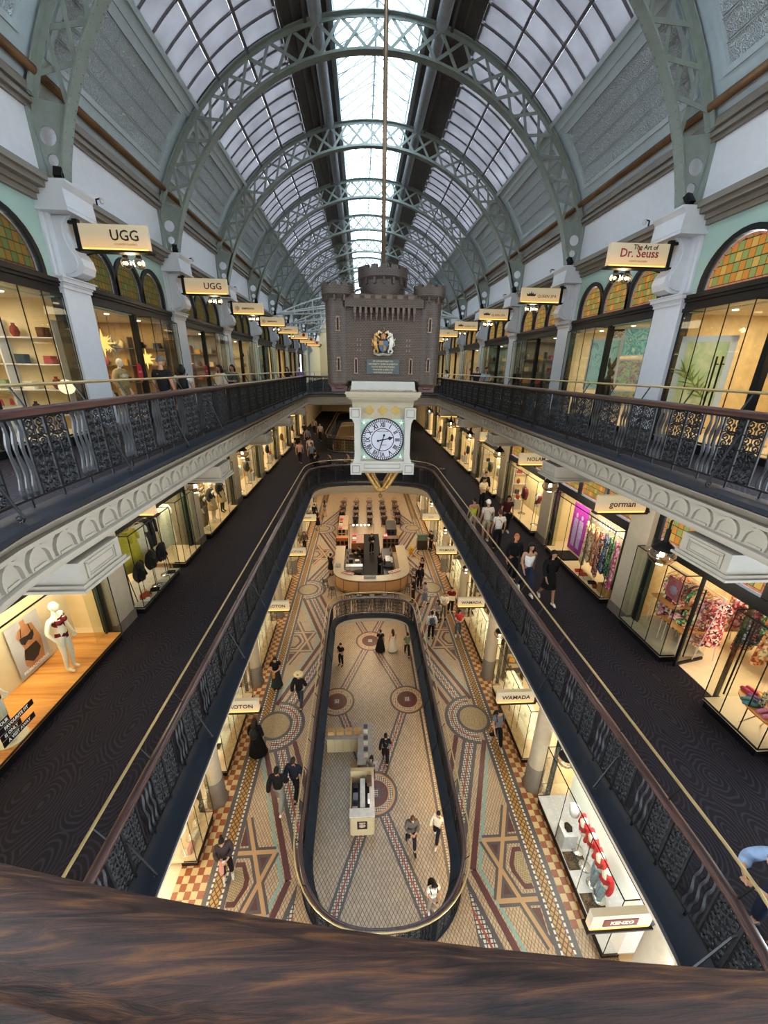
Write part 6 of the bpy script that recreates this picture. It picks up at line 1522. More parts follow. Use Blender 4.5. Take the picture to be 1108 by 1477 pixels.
for i, (y, z) in enumerate(((7.4, .95), (8.5, 1.0))): t = T('cylinder_lamp', 'dark cylinder downlight, %s of two in the first left window' % ('nearer', 'farther')[i], 'lamp', (XL - .7, y, z)); part(t, 'shade', DARKM, lambda b: b.lathe([(.06, -.15), (.06, .15), (.01, .16)], 12), True); part(t, 'lens', SPOT, lambda b: b.lathe([(0, -.15), (.055, -.15)], 12)); part(t, 'cord', BLACK, lambda b: b.tube([(0, 0, .15), (0, 0, .34)], .005, 4))
for i, (y, w_) in enumerate(((6.6, 1.0), (8.3, 1.3))):
    t = T('glass_counter', 'lit glass jewellery counter, %s one in the first left shop' % ('nearer', 'farther')[i], 'counter', (XL - 1.1, y, Z2)); part(t, 'base', WHITE, lambda b: b.box(-.3, -w_ / 2, 0, .3, w_ / 2, .75)); part(t, 'glass_top', MATS['shop_glass'], lambda b: (b.box(-.3, -w_ / 2, .75, .3, w_ / 2, .76), b.box(-.3, -w_ / 2, 1.02, .3, w_ / 2, 1.03), b.box(.29, -w_ / 2, .76, .3, w_ / 2, 1.02))); part(t, 'light_bar', emis('white_lit', 'fff4e0', 1.4), lambda b: b.box(-.28, -w_ / 2, .98, -.24, w_ / 2, 1.0))
    for j in range(5): part(t, 'trinket', pm('trinket', 'b8405a', .4, var=.5), lambda b: b.lathe([(0, .78), (.04, .78), (.03, .9), (0, .92)], 8, (.1, -w_ / 2 + .15 + j * (w_ - .3) / 4, 0)))
for i, (y, z, r) in enumerate(((7.0, -.45, .14), (8.9, -.45, .15))): tag(MB().ell((0, 0, 0), r, 16).build('round_lamp', emis('soft_lit', 'ffe8bf', .9), None, True, (XL + .12 if i else XL - .4, y, z)), 'plain round glowing ball lamp, %s one behind the left glass' % ('nearer', 'farther')[i], 'lamp')
def redoval(y, k):
    t = T('window_sticker', 'red oval sticker on the glass of the %s left shop' % k, 'sticker', (XL + .03, y, -.2)); part(t, 'oval', pm('sticker_red', 'b3242f', .5, var=0), lambda b: b.prism([(.14 * cos(2 * pi * i / 20), .26 * sin(2 * pi * i / 20)) for i in range(20)], 'x', 0, .004))
    text('lettering', 'SALE', .08, t, (.006, 0, .03), (pi / 2, 0, pi / 2), pm('sticker_white', 'e8d8d8', .5, var=0), .001)
redoval(12.05, 'second'); redoval(17.1, 'third')
mannequin((XL - .5, 11.1, Z2), -90, 'mannequin in a tan wrap at the left of the second window', WMAN, [('coat', 'a98a62'), ('longskirt', '9a7c58')]); mannequin((XL - .6, 12.2, Z2), -90, 'mannequin in beige robe behind the second window', WMAN, [('coat', 'b8a078'), ('trousers', 'a08860')])
mannequin((XL - .5, 15.3, Z2), -90, 'pale mannequin in cream coat in the third left window', WMAN, [('coat', 'd8cfb8'), ('trousers', 'c8b898')]); mannequin((XL - .55, 16.1, Z2), -90, 'mannequin with dark navy jacket and red scarf', WMAN, [('shirt', '242a44'), ('skirt', '8c2834')])
for i, (y, c) in enumerate(((12.7, 'c9a05c'), (13.2, 'd0b070'), (13.7, 'b8935a'), (12.95, 'e0c890'))):
    o = put('sun_hat', HAT, None, (XL + .18, y, Z2 + .26 + (.1 if i == 3 else 0)), (0, 0, 0), pm('straw_' + c, c, .8, var=.15, vs=40)); tag(o, ['straw hat nearest the post in the second left window', 'middle straw hat on the second window floor', 'straw hat farthest along the second window floor', 'pale straw hat leaning over the others'][i], 'hat', 'straw hats')
for i in range(4):
    t = T('shelf_unit', 'shelf of boxes at the back of the %s shop on the upper left' % NUM[i], 'shelf', (XL - 3.2, 6.2 + 5.05 * i, Z2)); part(t, 'case', MATS['plank'], lambda b: (b.box(-.02, 0, 0, .0, 2.4, 2.2), [b.box(0, 0, .1 + .42 * j, .3, 2.4, .13 + .42 * j) for j in range(6)], b.box(0, -.03, 0, .32, 0, 2.3), b.box(0, 2.4, 0, .32, 2.43, 2.3)))
    for j in range(20):
        r_, c_ = divmod(j, 5); part(t, 'box', PATS[(j * 3 + i) % 8] if j % 3 else TAN, lambda b: b.box(.04, .08 + c_ * .47, .13 + r_ * .42, .27, .36 + c_ * .47, .38 + r_ * .42))
# ---------------------------------------------------------------- top right gallery of pictures
picture(7.78, 1, 8.95, -.05, 1.0, 1.7, paint('paint_yellow', ['c9c07a', 'b3c08c', 'd8cfa0', '9aa85a'], 1.2), 'large white framed picture with a yellow-green spray of leaves', WHITE, .12, rz=55)
def f(b):
    for i in range(26): a = 1.1 + .9 * sin(i * 1.7); L = .35 + .3 * abs(sin(i * 2.3)); b.tube([(0, q[0], q[1]) for q in ((.02 * i - .2, -.55 + .025 * i), (.02 * i - .2 + L * cos(a) * .3, -.55 + .025 * i + L * sin(a) * .3), (.02 * i - .2 + L * cos(a) * .55, -.55 + .025 * i + L * sin(a) * .5))], [.008, .016, .002], 4)
o = MB(); f(o); o = o.build('painted_spray', pm('olive_leaf', '8f9a35', .6, var=.3), None, True, (7.75, 8.91, -.02), (0, 0, radians(55))); tag(o, 'olive green leaf spray painted across the large white framed picture', 'painting')
picture(XR + 2.3, 1, 8.1, .75, 1.1, .5, paint('paint_ink', ['1a1a1c', 'c8c0b0', '303030', '908878'], 5), 'small dark ink picture above the doorway', DARKF, .05)
picture(8.05, 1, 13.3, .25, .95, 1.6, paint('paint_aqua', ['7fb0b0', '9cc4c0', 'a8cfc8', '5a9090'], 2.5), 'tall aqua picture with a blossom branch at the left of the gallery window', WHITE, .07, rz=50)
picture(8.5, 1, 13.2, .95, .65, .75, paint('paint_floral', ['c8643a', 'e8dcc0', '7a3a28', 'd8b060'], 8), 'small flower picture with a black frame in the gallery window', BLACK, .05, rz=50)
picture(8.42, 1, 12.0, .88, 1.15, .8, paint('paint_teal', ['1f5f66', '8fcab8', '3f8f8c', 'c8e0c0'], 1.6, 3.5), 'upper teal feather picture in the gallery window', WHITE, .04, rz=50)
picture(8.38, 1, 11.95, -.0, 1.15, .8, paint('paint_jungle', ['2f6f66', 'a8c088', '9c4a50', '7fb0a8'], 3.5, 3), 'lower green and red abstract picture in the gallery window', WHITE, .04, rz=50)
picture(8.3, 1, 11.9, -.75, 1.1, .5, paint('paint_mosaic', ['2f5f80', 'c8b060', '4f90a0'], 4), 'low blue and gold picture at the bottom of the gallery window', WHITE, .04, rz=50)
t = T('bronze_sculpture', 'dark bronze animal sculpture with long ears in the gallery window', 'sculpture', (7.9, 12.55, Z2 + .55)); BZ = pm('bronze_dark', '352a20', .35, .6, var=.3)
part(t, 'body', BZ, lambda b: (b.tube([(0, 0, 0), (0, .03, .3), (0, 0, .6), (0, -.02, .85), (0, 0, 1.0)], [.16, .24, .2, .13, .06], 12), b.ell((0, -.05, 1.05), (.1, .14, .12), 12), b.tube([(0, .08, .7), (-.05, .3, .55), (-.1, .42, .7)], [.06, .045, .03], 7), b.tube([(0, -.12, .65), (-.05, -.3, .45), (-.1, -.34, .25)], [.06, .045, .03], 7), b.tube([(0, .1, .1), (0, .2, -.05), (-.1, .24, -.1)], [.09, .07, .05], 7)), True)
for dy in (-.12, .1): part(t, 'ear', BZ, lambda b: b.tube([(0, dy * .4, 1.1), (0, dy, 1.28), (0, dy * 1.6, 1.5)], [.03, .065, .015], 7), True)
part(t, 'plinth', WHITE, lambda b: b.box(-.2, -.2, -.55, .2, .2, 0))
t = T('book_shelf', 'stepped white shelves of large coloured books at the right edge of the top level', 'shelf', (XR + .5, 6.6, Z2 + .12))
part(t, 'case', pm('shelf_cream', 'd8c8a0', .6), lambda b: ([b.box(0, -.9, .36 * j - .02, .4, .6, .36 * j) for j in range(5)], b.box(.38, -.9, 0, .4, .6, 1.6)))
for j in range(4):
    for i in range(3): part(t, 'book', pm('book_%d' % ((i + j) % 4), ['22404f', '7c1f28', 'cfc8b8', '2f6f8a'][(i + j) % 4], .5, var=.05), lambda b: b.box(.04, -.85 + i * .46, .36 * j, .34, -.45 + i * .46, .36 * j + .10 + .05 * ((i + j) % 3)))
t = T('door_handle_pair', 'tall dark bar handles of the glass door on the upper right', 'handle', (XR - .07, 8.15, -.4))
for dy in (-.07, .07): part(t, 'bar', BLACK, lambda b: (b.tube([(0, dy, -.85), (0, dy, .75)], .018, 6), b.tube([(0, dy, .6), (.07, dy, .6)], .012, 5), b.tube([(0, dy, -.7), (.07, dy, -.7)], .012, 5)))
picture(XR + 2.6, 1, 6.3, .1, 1.2, 1.6, paint('paint_warm', ['7c3a30', 'd8b890', 'c88a60'], 2.5), 'warm toned picture deep in the first right shop', DARKF, .06)
for i in range(3): o = MB(); [o.tube([(.02 * sin(j * 1.9), .07 * j, 0), (.02 * sin(j * 1.9), .07 * j, 2.6)], .045, 6) for j in range(9)]; tag(o.build('curtain', pm('curtain_%d' % i, ['7a7894', 'a89a78', '8c8470'][i], .9), None, True, (XR + 1.4, 15.4 + i * 1.25, Z2)), ['lilac', 'fawn', 'taupe'][i] + ' hanging curtain inside the dim third shop on the upper right', 'curtain')
for s in (-1, 1):
    for k in range(3, 6):
        X = CX + s * (WX + .6); t = T('display_stand', 'small stand with pale boxes in the %s shop window on the upper %s' % (NUM[k + 1], side_word[s]), 'stand', (X, P2 + BAY * k + 3, Z2)); part(t, 'table', WHITE, lambda b: (b.box(-.25, -.5, .7, .25, .5, .74), b.box(-.2, -.45, 0, -.16, -.41, .7), b.box(.16, .41, 0, .2, .45, .7), b.box(-.2, .41, 0, -.16, .45, .7), b.box(.16, -.45, 0, .2, -.41, .7)))
        for j in range(4): part(t, 'box', PATS[(j + k) % 8], lambda b: b.box(-.1, -.45 + j * .24, .74, .1, -.28 + j * .24, .9 + .06 * (j % 2)))

# ---------------------------------------------------------------- middle left: underwear window
XL1, XR1 = C1 - W1, C1 + W1
z = Z1 + .22
mannequin((XL1 + .02, 7.05, z), -85, 'white mannequin in dark red underwear set', WMAN, [('bra', '6a1824'), ('briefs', '5c1420')], disc=False, scale=1.0)
mannequin((XL1 + .08, 5.35, z), -60, 'white mannequin in black underwear on a glass disc', WMAN, [('bra', '1c1a1e'), ('briefs', '18161a')], scale=1.0)
t = T('wall_poster', 'poster of a woman from neck to hips in black underwear on grey background', 'poster', (XL1 - .70, 7.05, -5.58)); PX = .012
part(t, 'paper', pm('poster_grey', 'a8a4a4', .5, var=.2, vs=2), lambda b: b.box(0, -.4, -.62, .01, .4, .62))
def pp(name, m, P, o): part(t, name, m, lambda b: b.prism(P, 'x', .01 + o, .013 + o))
SKP = pm('poster_skin', 'a5714c', .5, var=.15, vs=5); BKP = pm('poster_black', '22201f', .5, var=.1)
pp('figure', SKP, [(-.06, .58), (.06, .58), (.06, .45), (.20, .40), (.24, .22), (.30, -.02), (.27, -.28), (.24, -.5), (.06, -.55), (-.12, -.55), (-.22, -.4), (-.20, -.2), (-.13, -.02), (-.17, .15), (-.22, .30), (-.16, .41), (-.05, .45)], 0)
pp('bra', BKP, [(-.17, .24), (-.05, .22), (.03, .2), (.17, .25), (.16, .12), (.08, .04), (.0, .1), (-.1, .04), (-.17, .12)], .003); pp('brief', BKP, [(-.15, -.06), (.16, -.04), (.22, -.24), (.1, -.38), (-.04, -.42), (-.2, -.26)], .003); pp('strap', BKP, [(-.14, .24), (-.12, .24), (-.07, .42), (-.09, .42)], .003); pp('strap', BKP, [(.12, .24), (.14, .24), (.12, .42), (.10, .42)], .003)
text('lettering', 'PRIMADONNA', .10, t, (.02, 0, -.53), (pi / 2, 0, pi / 2), pm('poster_white', 'e8e4e0', .5, var=0), .001, bold=.002)
t = T('window_decal', 'black strips with white slanted words on the lower corner of the underwear window', 'sticker', (XL1 + .38, 5.47, -5.83))
for i, w_ in enumerate(('YOUR', 'FAVOURITE FIT', 'IS ONLY', 'A VISIT AWAY')):
    L = .05 * len(w_) + .05; zc = .2 - i * .125; part(t, 'strip', BLACK, lambda b: b.box(0, -.5, zc - .057, .004, -.5 + L, zc + .057)); text('lettering', w_, .09, t, (.006, -.5 + L / 2, zc), (pi / 2, 0, pi / 2), pm('decal_white', 'ece8e4', .5, var=0), .001, bold=.002, sx=.78)
# middle left: second window with yellow and black clothes
for i, (y, c, k_) in enumerate(((10.0, 'a89a2c', 'dress'), (10.35, 'b8aa3c', 'dress'), (10.8, 'cfc8b8', 'dress'), (11.1, '24222a', 'coat'), (11.35, '1c1a1e', 'coat'), (12.4, 'd0cbb8', 'long'))):
    garment(k_, cloth(c), (XL1 - .25, y, -4.35), radians(70), ['mustard yellow dress nearest the end of the rail', 'second mustard dress beside the yellow one', 'cream dress in the middle of the rail', 'charcoal coat on the rail', 'black coat at the far end of the rail', 'long pale dress in the farther glass case'][i] + ' in the second left window', 'clothes on the thin black rail')
rack(XL1 - .25, 9.6, 11.7, Z1 + .2, -4.22, 'thin black clothes rail in the second left window', BLACK)
for i, (y, x_) in enumerate(((9.95, .1), (10.5, .16), (11.2, .1))): bust((XL1 + x_, y, z), -80, 'black torso bust in dark jacket, %s in the second left window' % ('nearest', 'middle', 'farthest')[i], BMAN, cloth(['16151a', '1c1b20', '18171c'][i]), 1.0 + .1 * (i % 2), 'shirt')
for i, y in enumerate((9.7, 10.25, 10.75, 11.3)): shoes((XL1 + .2, y, z + .0), -1.2, cloth(['d8d4cc', '18171a', 'cfcac0', '201f24'][i]), ['white', 'black', 'off-white', 'dark'][i] + ' trainers on the floor of the second left window', 'shoes in the second left window')
handbag((XL1 + .18, 9.78, z), 1.2, cloth('c05a3c'), 'orange folded bag on the second left window floor')
for i, (y, c) in enumerate(((14.9, '6a5a44'), (15.8, '3c3a34'), (16.9, '2c2a28'))):
    mannequin((XL1 + .0, y, z), -90, ['pale mannequin with brown jacket and bag in the third left window', 'mannequin in grey cardigan in the third left window', 'dark mannequin on a white block in the third left window'][i], WMAN if i < 2 else BMAN, [('shirt', c), ('skirt' if i else 'trousers', 'b8a078' if i else '8a7a60')], disc=i < 2)
# ---------------------------------------------------------------- middle right: summer dresses
for i in range(7):
    y = 11.15 - i * .25; garment('dress' if i % 3 else 'long', PATS[(2, 2, 7, 0, 6, 4, 5)[i]], (XR1 - .02, y, -4.55), radians(62), PN[(2, 2, 7, 0, 6, 4, 5)[i]] + ' dress, %s from the left in the dress window' % NUM[i], 'dresses hanging in the dress window')
rack(XR1 - .02, 9.1 + .1, 11.2, Z1 + .2, -4.42, 'thin rail holding the row of summer dresses', CHROME, legs=False)
for i in range(6): t = T('light_frame', 'small white glowing square behind the dresses, %s from the left' % NUM[i], 'lamp', (XR1 + .25, 10.9 - i * .28, -4.5)); part(t, 'frame', emis('frame_glow', 'fff0dc', 1.5), lambda b: [b.box(-.01, a, c_, .01, d_, e_) for a, c_, d_, e_ in ((-.09, -.1, .09, -.08), (-.09, .08, .09, .1), (-.09, -.1, -.07, .1), (.07, -.1, .09, .1))])
t = T('wall_poster', 'tall bright purple poster with two pale striped figures in the dress window', 'poster', (XR1 + .35, 12.3, -5.3)); part(t, 'paper', pm('poster_purple', '9a2a9c', .5, var=.15, vs=2), lambda b: b.box(0, -.45, -.9, .015, .45, .9))
for dy in (-.16, .18):
    part(t, 'figure', pm('figure_lilac', 'a89ac8', .5, var=.3, vs=20), lambda b: (b.prism([(dy - .12, .35), (dy + .12, .35), (dy + .14, -.1), (dy + .1, -.7), (dy - .1, -.7), (dy - .13, -.1)], 'x', -.008, 0), b.prism([(dy + .07 * cos(a), .47 + .09 * sin(a)) for a in [2 * pi * i / 10 for i in range(10)]], 'x', -.008, 0)))
tag(MB().bev(-.3, -.35, 0, .3, .35, .06, .02).build('black_tray', BLACK, None, False, (XR1 + .0, 12.1, z)), 'flat black box in front of the purple poster', 'box')
for i in range(5): shoes((XR1 - .12, 11.0 - i * .26, z), 1.2, cloth(['c84a38', 'b8503c', 'c8c0a8', '2a2826', '8a3a30'][i]), ['bright red sandals nearest the poster', 'orange-red sandals second in the row', 'pale sandals in the middle of the row', 'black sandals fourth in the row', 'dark red sandals last in the row'][i] + ' in the dress window', 'sandals in the dress window')
t = T('wooden_crate', 'open tan crate holding rolled cloth in the corner of the dress window', 'crate', (XR1 - .02, 9.6, z)); part(t, 'side_board', pm('crate_wood', 'a87a44', .6, var=.2), lambda b: (b.box(-.2, -.22, 0, .2, -.2, .28), b.box(-.2, .2, 0, .2, .22, .28), b.box(-.2, -.2, 0, -.18, .2, .28), b.box(.18, -.2, 0, .2, .2, .28), b.box(-.2, -.2, 0, .2, .2, .02))); [part(t, 'cloth_roll', PATS[i], lambda b: b.tube([(-.1 + .08 * i, 0, .05), (-.12 + .09 * i, .05, .5)], .04, 7), True) for i in range(3)]
# middle right: open clothes shop
for r_, (x0, y0, n_, zz) in enumerate(((XR1 + .75, 7.0, 11, -4.85), (XR1 + 1.9, 6.1, 12, -4.85), (XR1 + 2.9, 5.6, 8, -4.3), (XR1 + 1.0, 4.0, 8, -4.9))):
    rk = rack(x0, y0 - .1, y0 + n_ * .13 + .1, Z1, zz + .12, 'white clothes rail, %s one in the open shop' % ('nearest the window', 'second', 'high back', 'rightmost')[r_], pm('rail_white', 'd8d4cc', .4))
    for i in range(n_): c = (i * 5 + r_ * 3) % 8; garment(('dress', 'long', 'top', 'coat')[(i + r_) % 4] if r_ != 0 else 'dress', PATS[c], (x0, y0 + i * .13, zz), radians(-8 + 5 * (i % 3)), PN[c] + ' garment, %s from the left on the %s rail of the open shop' % (ordn(i), ('window', 'second', 'high', 'right')[r_]), 'clothes on the rails of the open shop')
    for i in range(n_): tag(MB().tube([(0, 0, .12), (0, 0, .03)], .004, 4).tube([(-.2, 0, -.05), (0, 0, .035), (.2, 0, -.05)], .016, 5).build('wooden_hanger', pm('hanger_wood', 'c8925a', .4, var=.1), None, True, (x0, y0 + i * .13 + .05, zz + .01), (0, 0, radians(-8 + 5 * (i % 3)))), 'pale wooden hanger, %s along the %s rail of the open shop' % (ordn(i), ('window', 'second', 'high', 'right')[r_]), 'hanger', 'wooden hangers on the rails of the open shop')
for i, (x_, y_, zt) in enumerate(((.35, 7.8, .95), (.3, 7.3, .62))):
    t = T('shelf_table', 'small wooden shelf table with folded clothes, %s in the nearer window' % ('upper', 'lower')[i], 'table', (XR1 + x_, y_, Z1 + .2)); part(t, 'top', pm('table_wood', 'b87f42', .5, var=.15), lambda b: b.box(-.3, -.35, zt, .3, .35, zt + .03)); [part(t, 'leg', pm('rail_white', 'd8d4cc', .4), lambda b: b.tube([(a * .25, c * .3, 0), (a * .25, c * .3, zt)], .012, 5)) for a in (-1, 1) for c in (-1, 1)]
    for j in range(3): tag(MB().bev(-.13, -.1, 0, .13, .1, .08, .02).build('folded_cloth', PATS[(i * 3 + j) % 8], None, False, (XR1 + x_, y_ - .2 + j * .2, Z1 + .2 + zt + .03)), PN[(i * 3 + j) % 8] + ' folded clothes on the %s shelf table' % ('upper', 'lower')[i], 'clothing', 'folded clothes on shelf tables')
t = T('poster_board', 'leaning pink board with a dark print behind the window glass', 'board', (XR1 + .25, 7.75, Z1 + 1.2)); part(t, 'board', pm('board_rose', '8a4a50', .6, var=.3, vs=10), lambda b: b.box(0, -.22, 0, .02, .22, .6)); part(t, 'print', pm('print_lilac', '8a7f9a', .6, var=.3), lambda b: b.prism([(.1 * cos(a) * (1 + .3 * (i % 2)), .3 + .1 * sin(a) * (1 + .3 * (i % 2))) for i, a in enumerate([2 * pi * i / 16 for i in range(16)])], 'x', -.006, 0))
for k_, (y, a) in enumerate(((6.85, 12), (5.78, -8))):
    t = T('door_%d' % (k_ + 1), 'open glass shop door with tall black bar handles, %s one' % ('farther', 'nearer')[k_], 'door', (XR1 - .02, y, Z1), radians(a), kind='structure'); part(t, 'glass_leaf', MATS['shop_glass'], lambda b: b.box(0, -.006, .08, .85, .006, 2.35)); part(t, 'bottom_rail', DARKF, lambda b: b.box(0, -.02, 0, .85, .02, .08)); part(t, 'stile', DARKF, lambda b: b.box(-.03, -.03, 0, .03, .03, 2.4))
    for dy in (-.06, .06): part(t, 'bar_handle', BLACK, lambda b: b.tube([(.08, dy, .3), (.08, dy, 2.1)], .016, 6))
t = T('round_table', 'round orange topped table of colourful shoes in the nearest right window', 'table', (XR1 - .02, 4.75, z)); part(t, 'top', pm('table_orange', 'b8702c', .45, var=.1), lambda b: b.lathe([(0, .57), (.62, .57), (.62, .60), (0, .60)], 32, (0, 0, 0), sx=.62)); [part(t, 'leg', CHROME, lambda b: b.tube([(.3 * cos(a) * .7, .45 * sin(a), 0), (.1 * cos(a), .1 * sin(a), .57)], .012, 5)) for a in (.6, 2.2, 3.9, 5.4)]
cols = ['c84a60', 'd8604a', 'e0b040', 'c8385a', '7a5a90', '3a6a6a', 'd87aa0', 'a8c060', 'b84028', '8a8a40', 'c85a88', '40506a']
nm_ = ['crimson', 'coral', 'yellow', 'raspberry', 'violet', 'teal', 'pink', 'lime', 'brick red', 'olive', 'magenta', 'slate blue']
for i in range(12): a = i * 2 * pi / 12; rr = .48 if i % 2 else .33; shoes((XR1 - .02 + .6 * rr * cos(a), 4.75 + rr * 1.05 * sin(a), z + .60), a - pi / 2, pm('shoe_' + cols[i], cols[i], .5, var=.2, vs=30), nm_[i] + ' slip-on shoes in the ring on the round orange table', 'shoes on the round orange table')
for i, (dx, dy, c) in enumerate(((.02, .0, '4a5a58'), (-.05, .22, '8a7a50'), (.1, -.15, '6a3a48'))): handbag((XR1 - .02 + dx, 4.75 + dy, z + .60), .6 * i, pat('bag_p%d' % i, [c, 'b8b0a0', '2a2a2c', c], 30), ['grey woven', 'olive patterned', 'plum patterned'][i] + ' handbag in the middle of the shoe table')
# farther middle level windows: one bust and one vase-like stand each
for s in (-1, 1):
    for k in range(1 if s > 0 else 2, 6):
        X = C1 + s * (W1 + .1); yb = P1 + BAY * k; nmb = 'in the %s middle level window on the %s' % (NUM[k], side_word[s])
        bust((X, yb + 1.2, z), 90 * s, 'torso bust in light clothes ' + nmb, WMAN, cloth(['c8b898', '8c3a34', 'd8d0bc', '5a6a50', 'b89a60', '7a5a6a'][k]), 1.3); bust((X, yb + 2.6, z), 90 * s, 'torso bust in darker clothes ' + nmb, BMAN, cloth(['3a3a44', '6a2c34', '4a4a3c', '2c3a4a', '5a3a2c', '33303a'][k]), 1.2, 'shirt')
        plinth((X, yb + 3.3, z), .3, .3, .5, WHITE, 'small white plinth ' + nmb)
        handbag((X, yb + 3.3, z + .5), 1.5, cloth('a8452c' if k % 2 else 'c8a050'), ('rust' if k % 2 else 'ochre') + ' handbag on the plinth ' + nmb)

# ---------------------------------------------------------------- ground floor windows
XLG, XRG = C1 - WG, C1 + WG; zg = ZG + .26
RD = pm('sweater_red', 'b3141c', .8, var=.15); WT = pm('shirt_white', 'e6e4e0', .8)
t = plinth((XRG - .1, 7.0, zg), .42, .42, .55, WHITE, 'white plinth with slanted sides in the red sweater window')
tag(MB().tube([(0, -.1, .02), (0, 0, .06), (0, .12, .05)], [.06, .09, .05], 10, flat=1.3).build('peaked_hat', cloth('141416'), None, True, (XRG - .1, 7.0, zg + .55)), 'black cap with a white mark on the white plinth', 'hat')
for i, (y, c, h_) in enumerate(((6.75, RD, 1.25), (6.35, RD, 1.3), (5.95, RD, 1.2), (5.65, RD, 1.1))): 
    t = bust((XRG + .15, y, zg), 80, ['red and white sweater bust farthest from the sign', 'second red sweater bust, slightly taller', 'third red sweater bust with jeans below', 'red sweater bust nearest the sign'][i], WMAN, c, h_, 'shirt')
    if i > 1: put('trousers', shared(fig('mann', 'jeans')), t, (0, 0, h_ - 1.35), None, cloth('7f93a3'))
for i, y in enumerate((6.5, 5.55)): tag(MB().box(-.28, -.22, 0, .28, .22, .012).build('dark_mat', pat('mat_dark', ['1c1814', '5a4a38', '2c241c', '0e0c0a'], 25), None, False, (XRG - .05, y, zg)), 'dark speckled square mat, %s one on the white window floor' % ('farther', 'nearer')[i], 'mat')
tag(MB().tube([(0, 0, .0), (0, .05, .25), (0, -.03, .45)], [.12, .16, .05], 10).build('white_scarf', WT, None, True, (XRG + .1, 7.15, zg + .9)), 'white shirt draped over the far end of the red sweaters', 'clothing')
for i in range(5):
    a = 1 + i; t = T('arched_panel', 'cream arched display panel, %s of five beside the nearest right column' % NUM[i], 'panel', (XRG + .1 + .1 * i, 3.3 + .05 * i, ZG)); part(t, 'panel', pm('arch_cream_%d' % (i % 2), ['cdb388', 'b89a6c'][i % 2], .6), lambda b: b.prism([(-.5 + .04 * i, 0), (.5 - .04 * i, 0)] + [((.5 - .04 * i) * cos(pi * j / 12), 1.2 + (.5 - .04 * i) * sin(pi * j / 12)) for j in range(13)], 'x', 0, .05))
# jewellery cases with black stands and round lamps
for s in (-1, 1):
    for k in range(0, 4):
        X = C1 + s * (WG + .05); yb = P1 + BAY * k; nmb = 'in the %s ground floor window on the %s' % (NUM[k], side_word[s]); zz = zg
        t = T('display_shelf', ('gold glass shelves ' if s < 0 else 'black metal display frame ') + nmb, 'shelf', (X, yb + 2.4, zz)); m = GOLDM if s < 0 else BLACK
        part(t, 'frame', m, lambda b: [b.tube([(x_, y_, 0), (x_, y_, 1.5)], .012, 4) for x_ in (-.15, .2) for y_ in (-1.2, -.4, .4, 1.2)]); 
        for h_ in (.4, .85, 1.3): part(t, 'shelf_plate', pm('shelf_glow', 'e0d8b8', .4, emit=.15, var=0), lambda b: b.box(-.18, -1.25, h_, .22, 1.25, h_ + .02))  # plates carry a faint emission of their own to look lit
        for j in range(6):
            y_ = -1.0 + .4 * j; h_ = (.42, .87)[j % 2] 
            if s < 0: handbag((X, yb + 2.4 + y_, zz + h_), 1.57, cloth(['2c2420', 'a87c48', '6a2c24', 'd0c0a0', '3a3a40', '8a6a3a'][(j + k) % 6]), ['black', 'tan', 'maroon', 'cream', 'slate', 'brown'][(j + k) % 6] + ' handbag on the gold shelves ' + nmb, 'handbags on gold shelves')
            else: tag(MB().lathe([(.0, 0), (.07, 0), (.05, .03), (.03, .08), (.06, .16), (.07, .2), (.0, .24)], 12).build('jewellery_stand', pm('stand_cream', 'e6dfc6', .4, emit=.1, var=0), None, True, (X, yb + 2.4 + y_, zz + h_)), 'cream neck stand, %s along, ' % NUM[j] + nmb, 'stand', 'jewellery stands')  # stands get slight emission in their colour, they are no lamps
for i, (y, c, h_) in enumerate(((7.2, 'e2dccb', 1.0), (7.6, 'd8c8a8', 1.25), (8.0, 'c9b088', .8))):
    t = T('hat_stand', 'metal stand holding a hat, %s in the near left ground window' % ('nearest', 'middle', 'farthest')[i], 'stand', (XLG - .05, y, zg)); part(t, 'pole', CHROME, lambda b: (b.tube([(0, 0, 0), (0, 0, h_)], .012, 5), b.lathe([(0, .015), (.12, .015), (.13, 0)], 16)))
    tag(put('sun_hat', HAT, None, (XLG - .05, y, zg + h_), (0, 0, 0), cloth(c)), ['off-white hat on the nearest stand', 'cream hat on the middle stand', 'straw hat on the farthest stand'][i] + ' in the near left ground window', 'hat')
handbag((XLG + .1, 7.3, zg), 1.5, cloth('c88a8a'), 'dusty pink bag on the near left ground window floor'); handbag((XLG + .1, 7.6, zg), 1.4, cloth('e2dcc8'), 'white bag on the near left ground window floor')

# ---------------------------------------------------------------- ground floor bar
bar_ = T('cafe_bar', 'long round-ended cafe bar with cream top and tan leather front', 'bar', (0, 0, ZG))
def barline(o, n=26):
    a, cxb, yc = 2.47 + o, .6, 22.7; P = []
    for i in range(n + 1):
        t_ = pi + pi * i / n; e_ = .75; P.append((cxb + a * (abs(cos(t_)) ** e_) * (1 if cos(t_) > 0 else -1), yc + (1.85 + o) * (abs(sin(t_)) ** e_) * -1))
    return [(cxb - a, 25.9)] + P + [(cxb + a, 25.9)]
def band(b, o0, o1, z0, z1, m=0, lo=0, hi=None):
    A, B = barline(o0)[lo:hi], barline(o1)[lo:hi]
    b.prism(A + B[::-1], 'z', z0, z1, m)
N_B = len(barline(0)); step = 4
for i in range(0, N_B - 1, step): part(bar_, 'front_panel', pm('bar_leather', 'b98a58', .45, var=.08), lambda b: band(b, -.10, 0, .12, 1.0, 0, i, min(i + step, N_B - 1) + 1))
part(bar_, 'plinth', BLACK, lambda b: band(b, -.15, -.08, 0, .12)); part(bar_, 'dark_edge', pm('bar_edge', '3a241a', .4), lambda b: (band(b, -.05, .06, 1.0, 1.05), band(b, -.05, .012, .22, .25)))
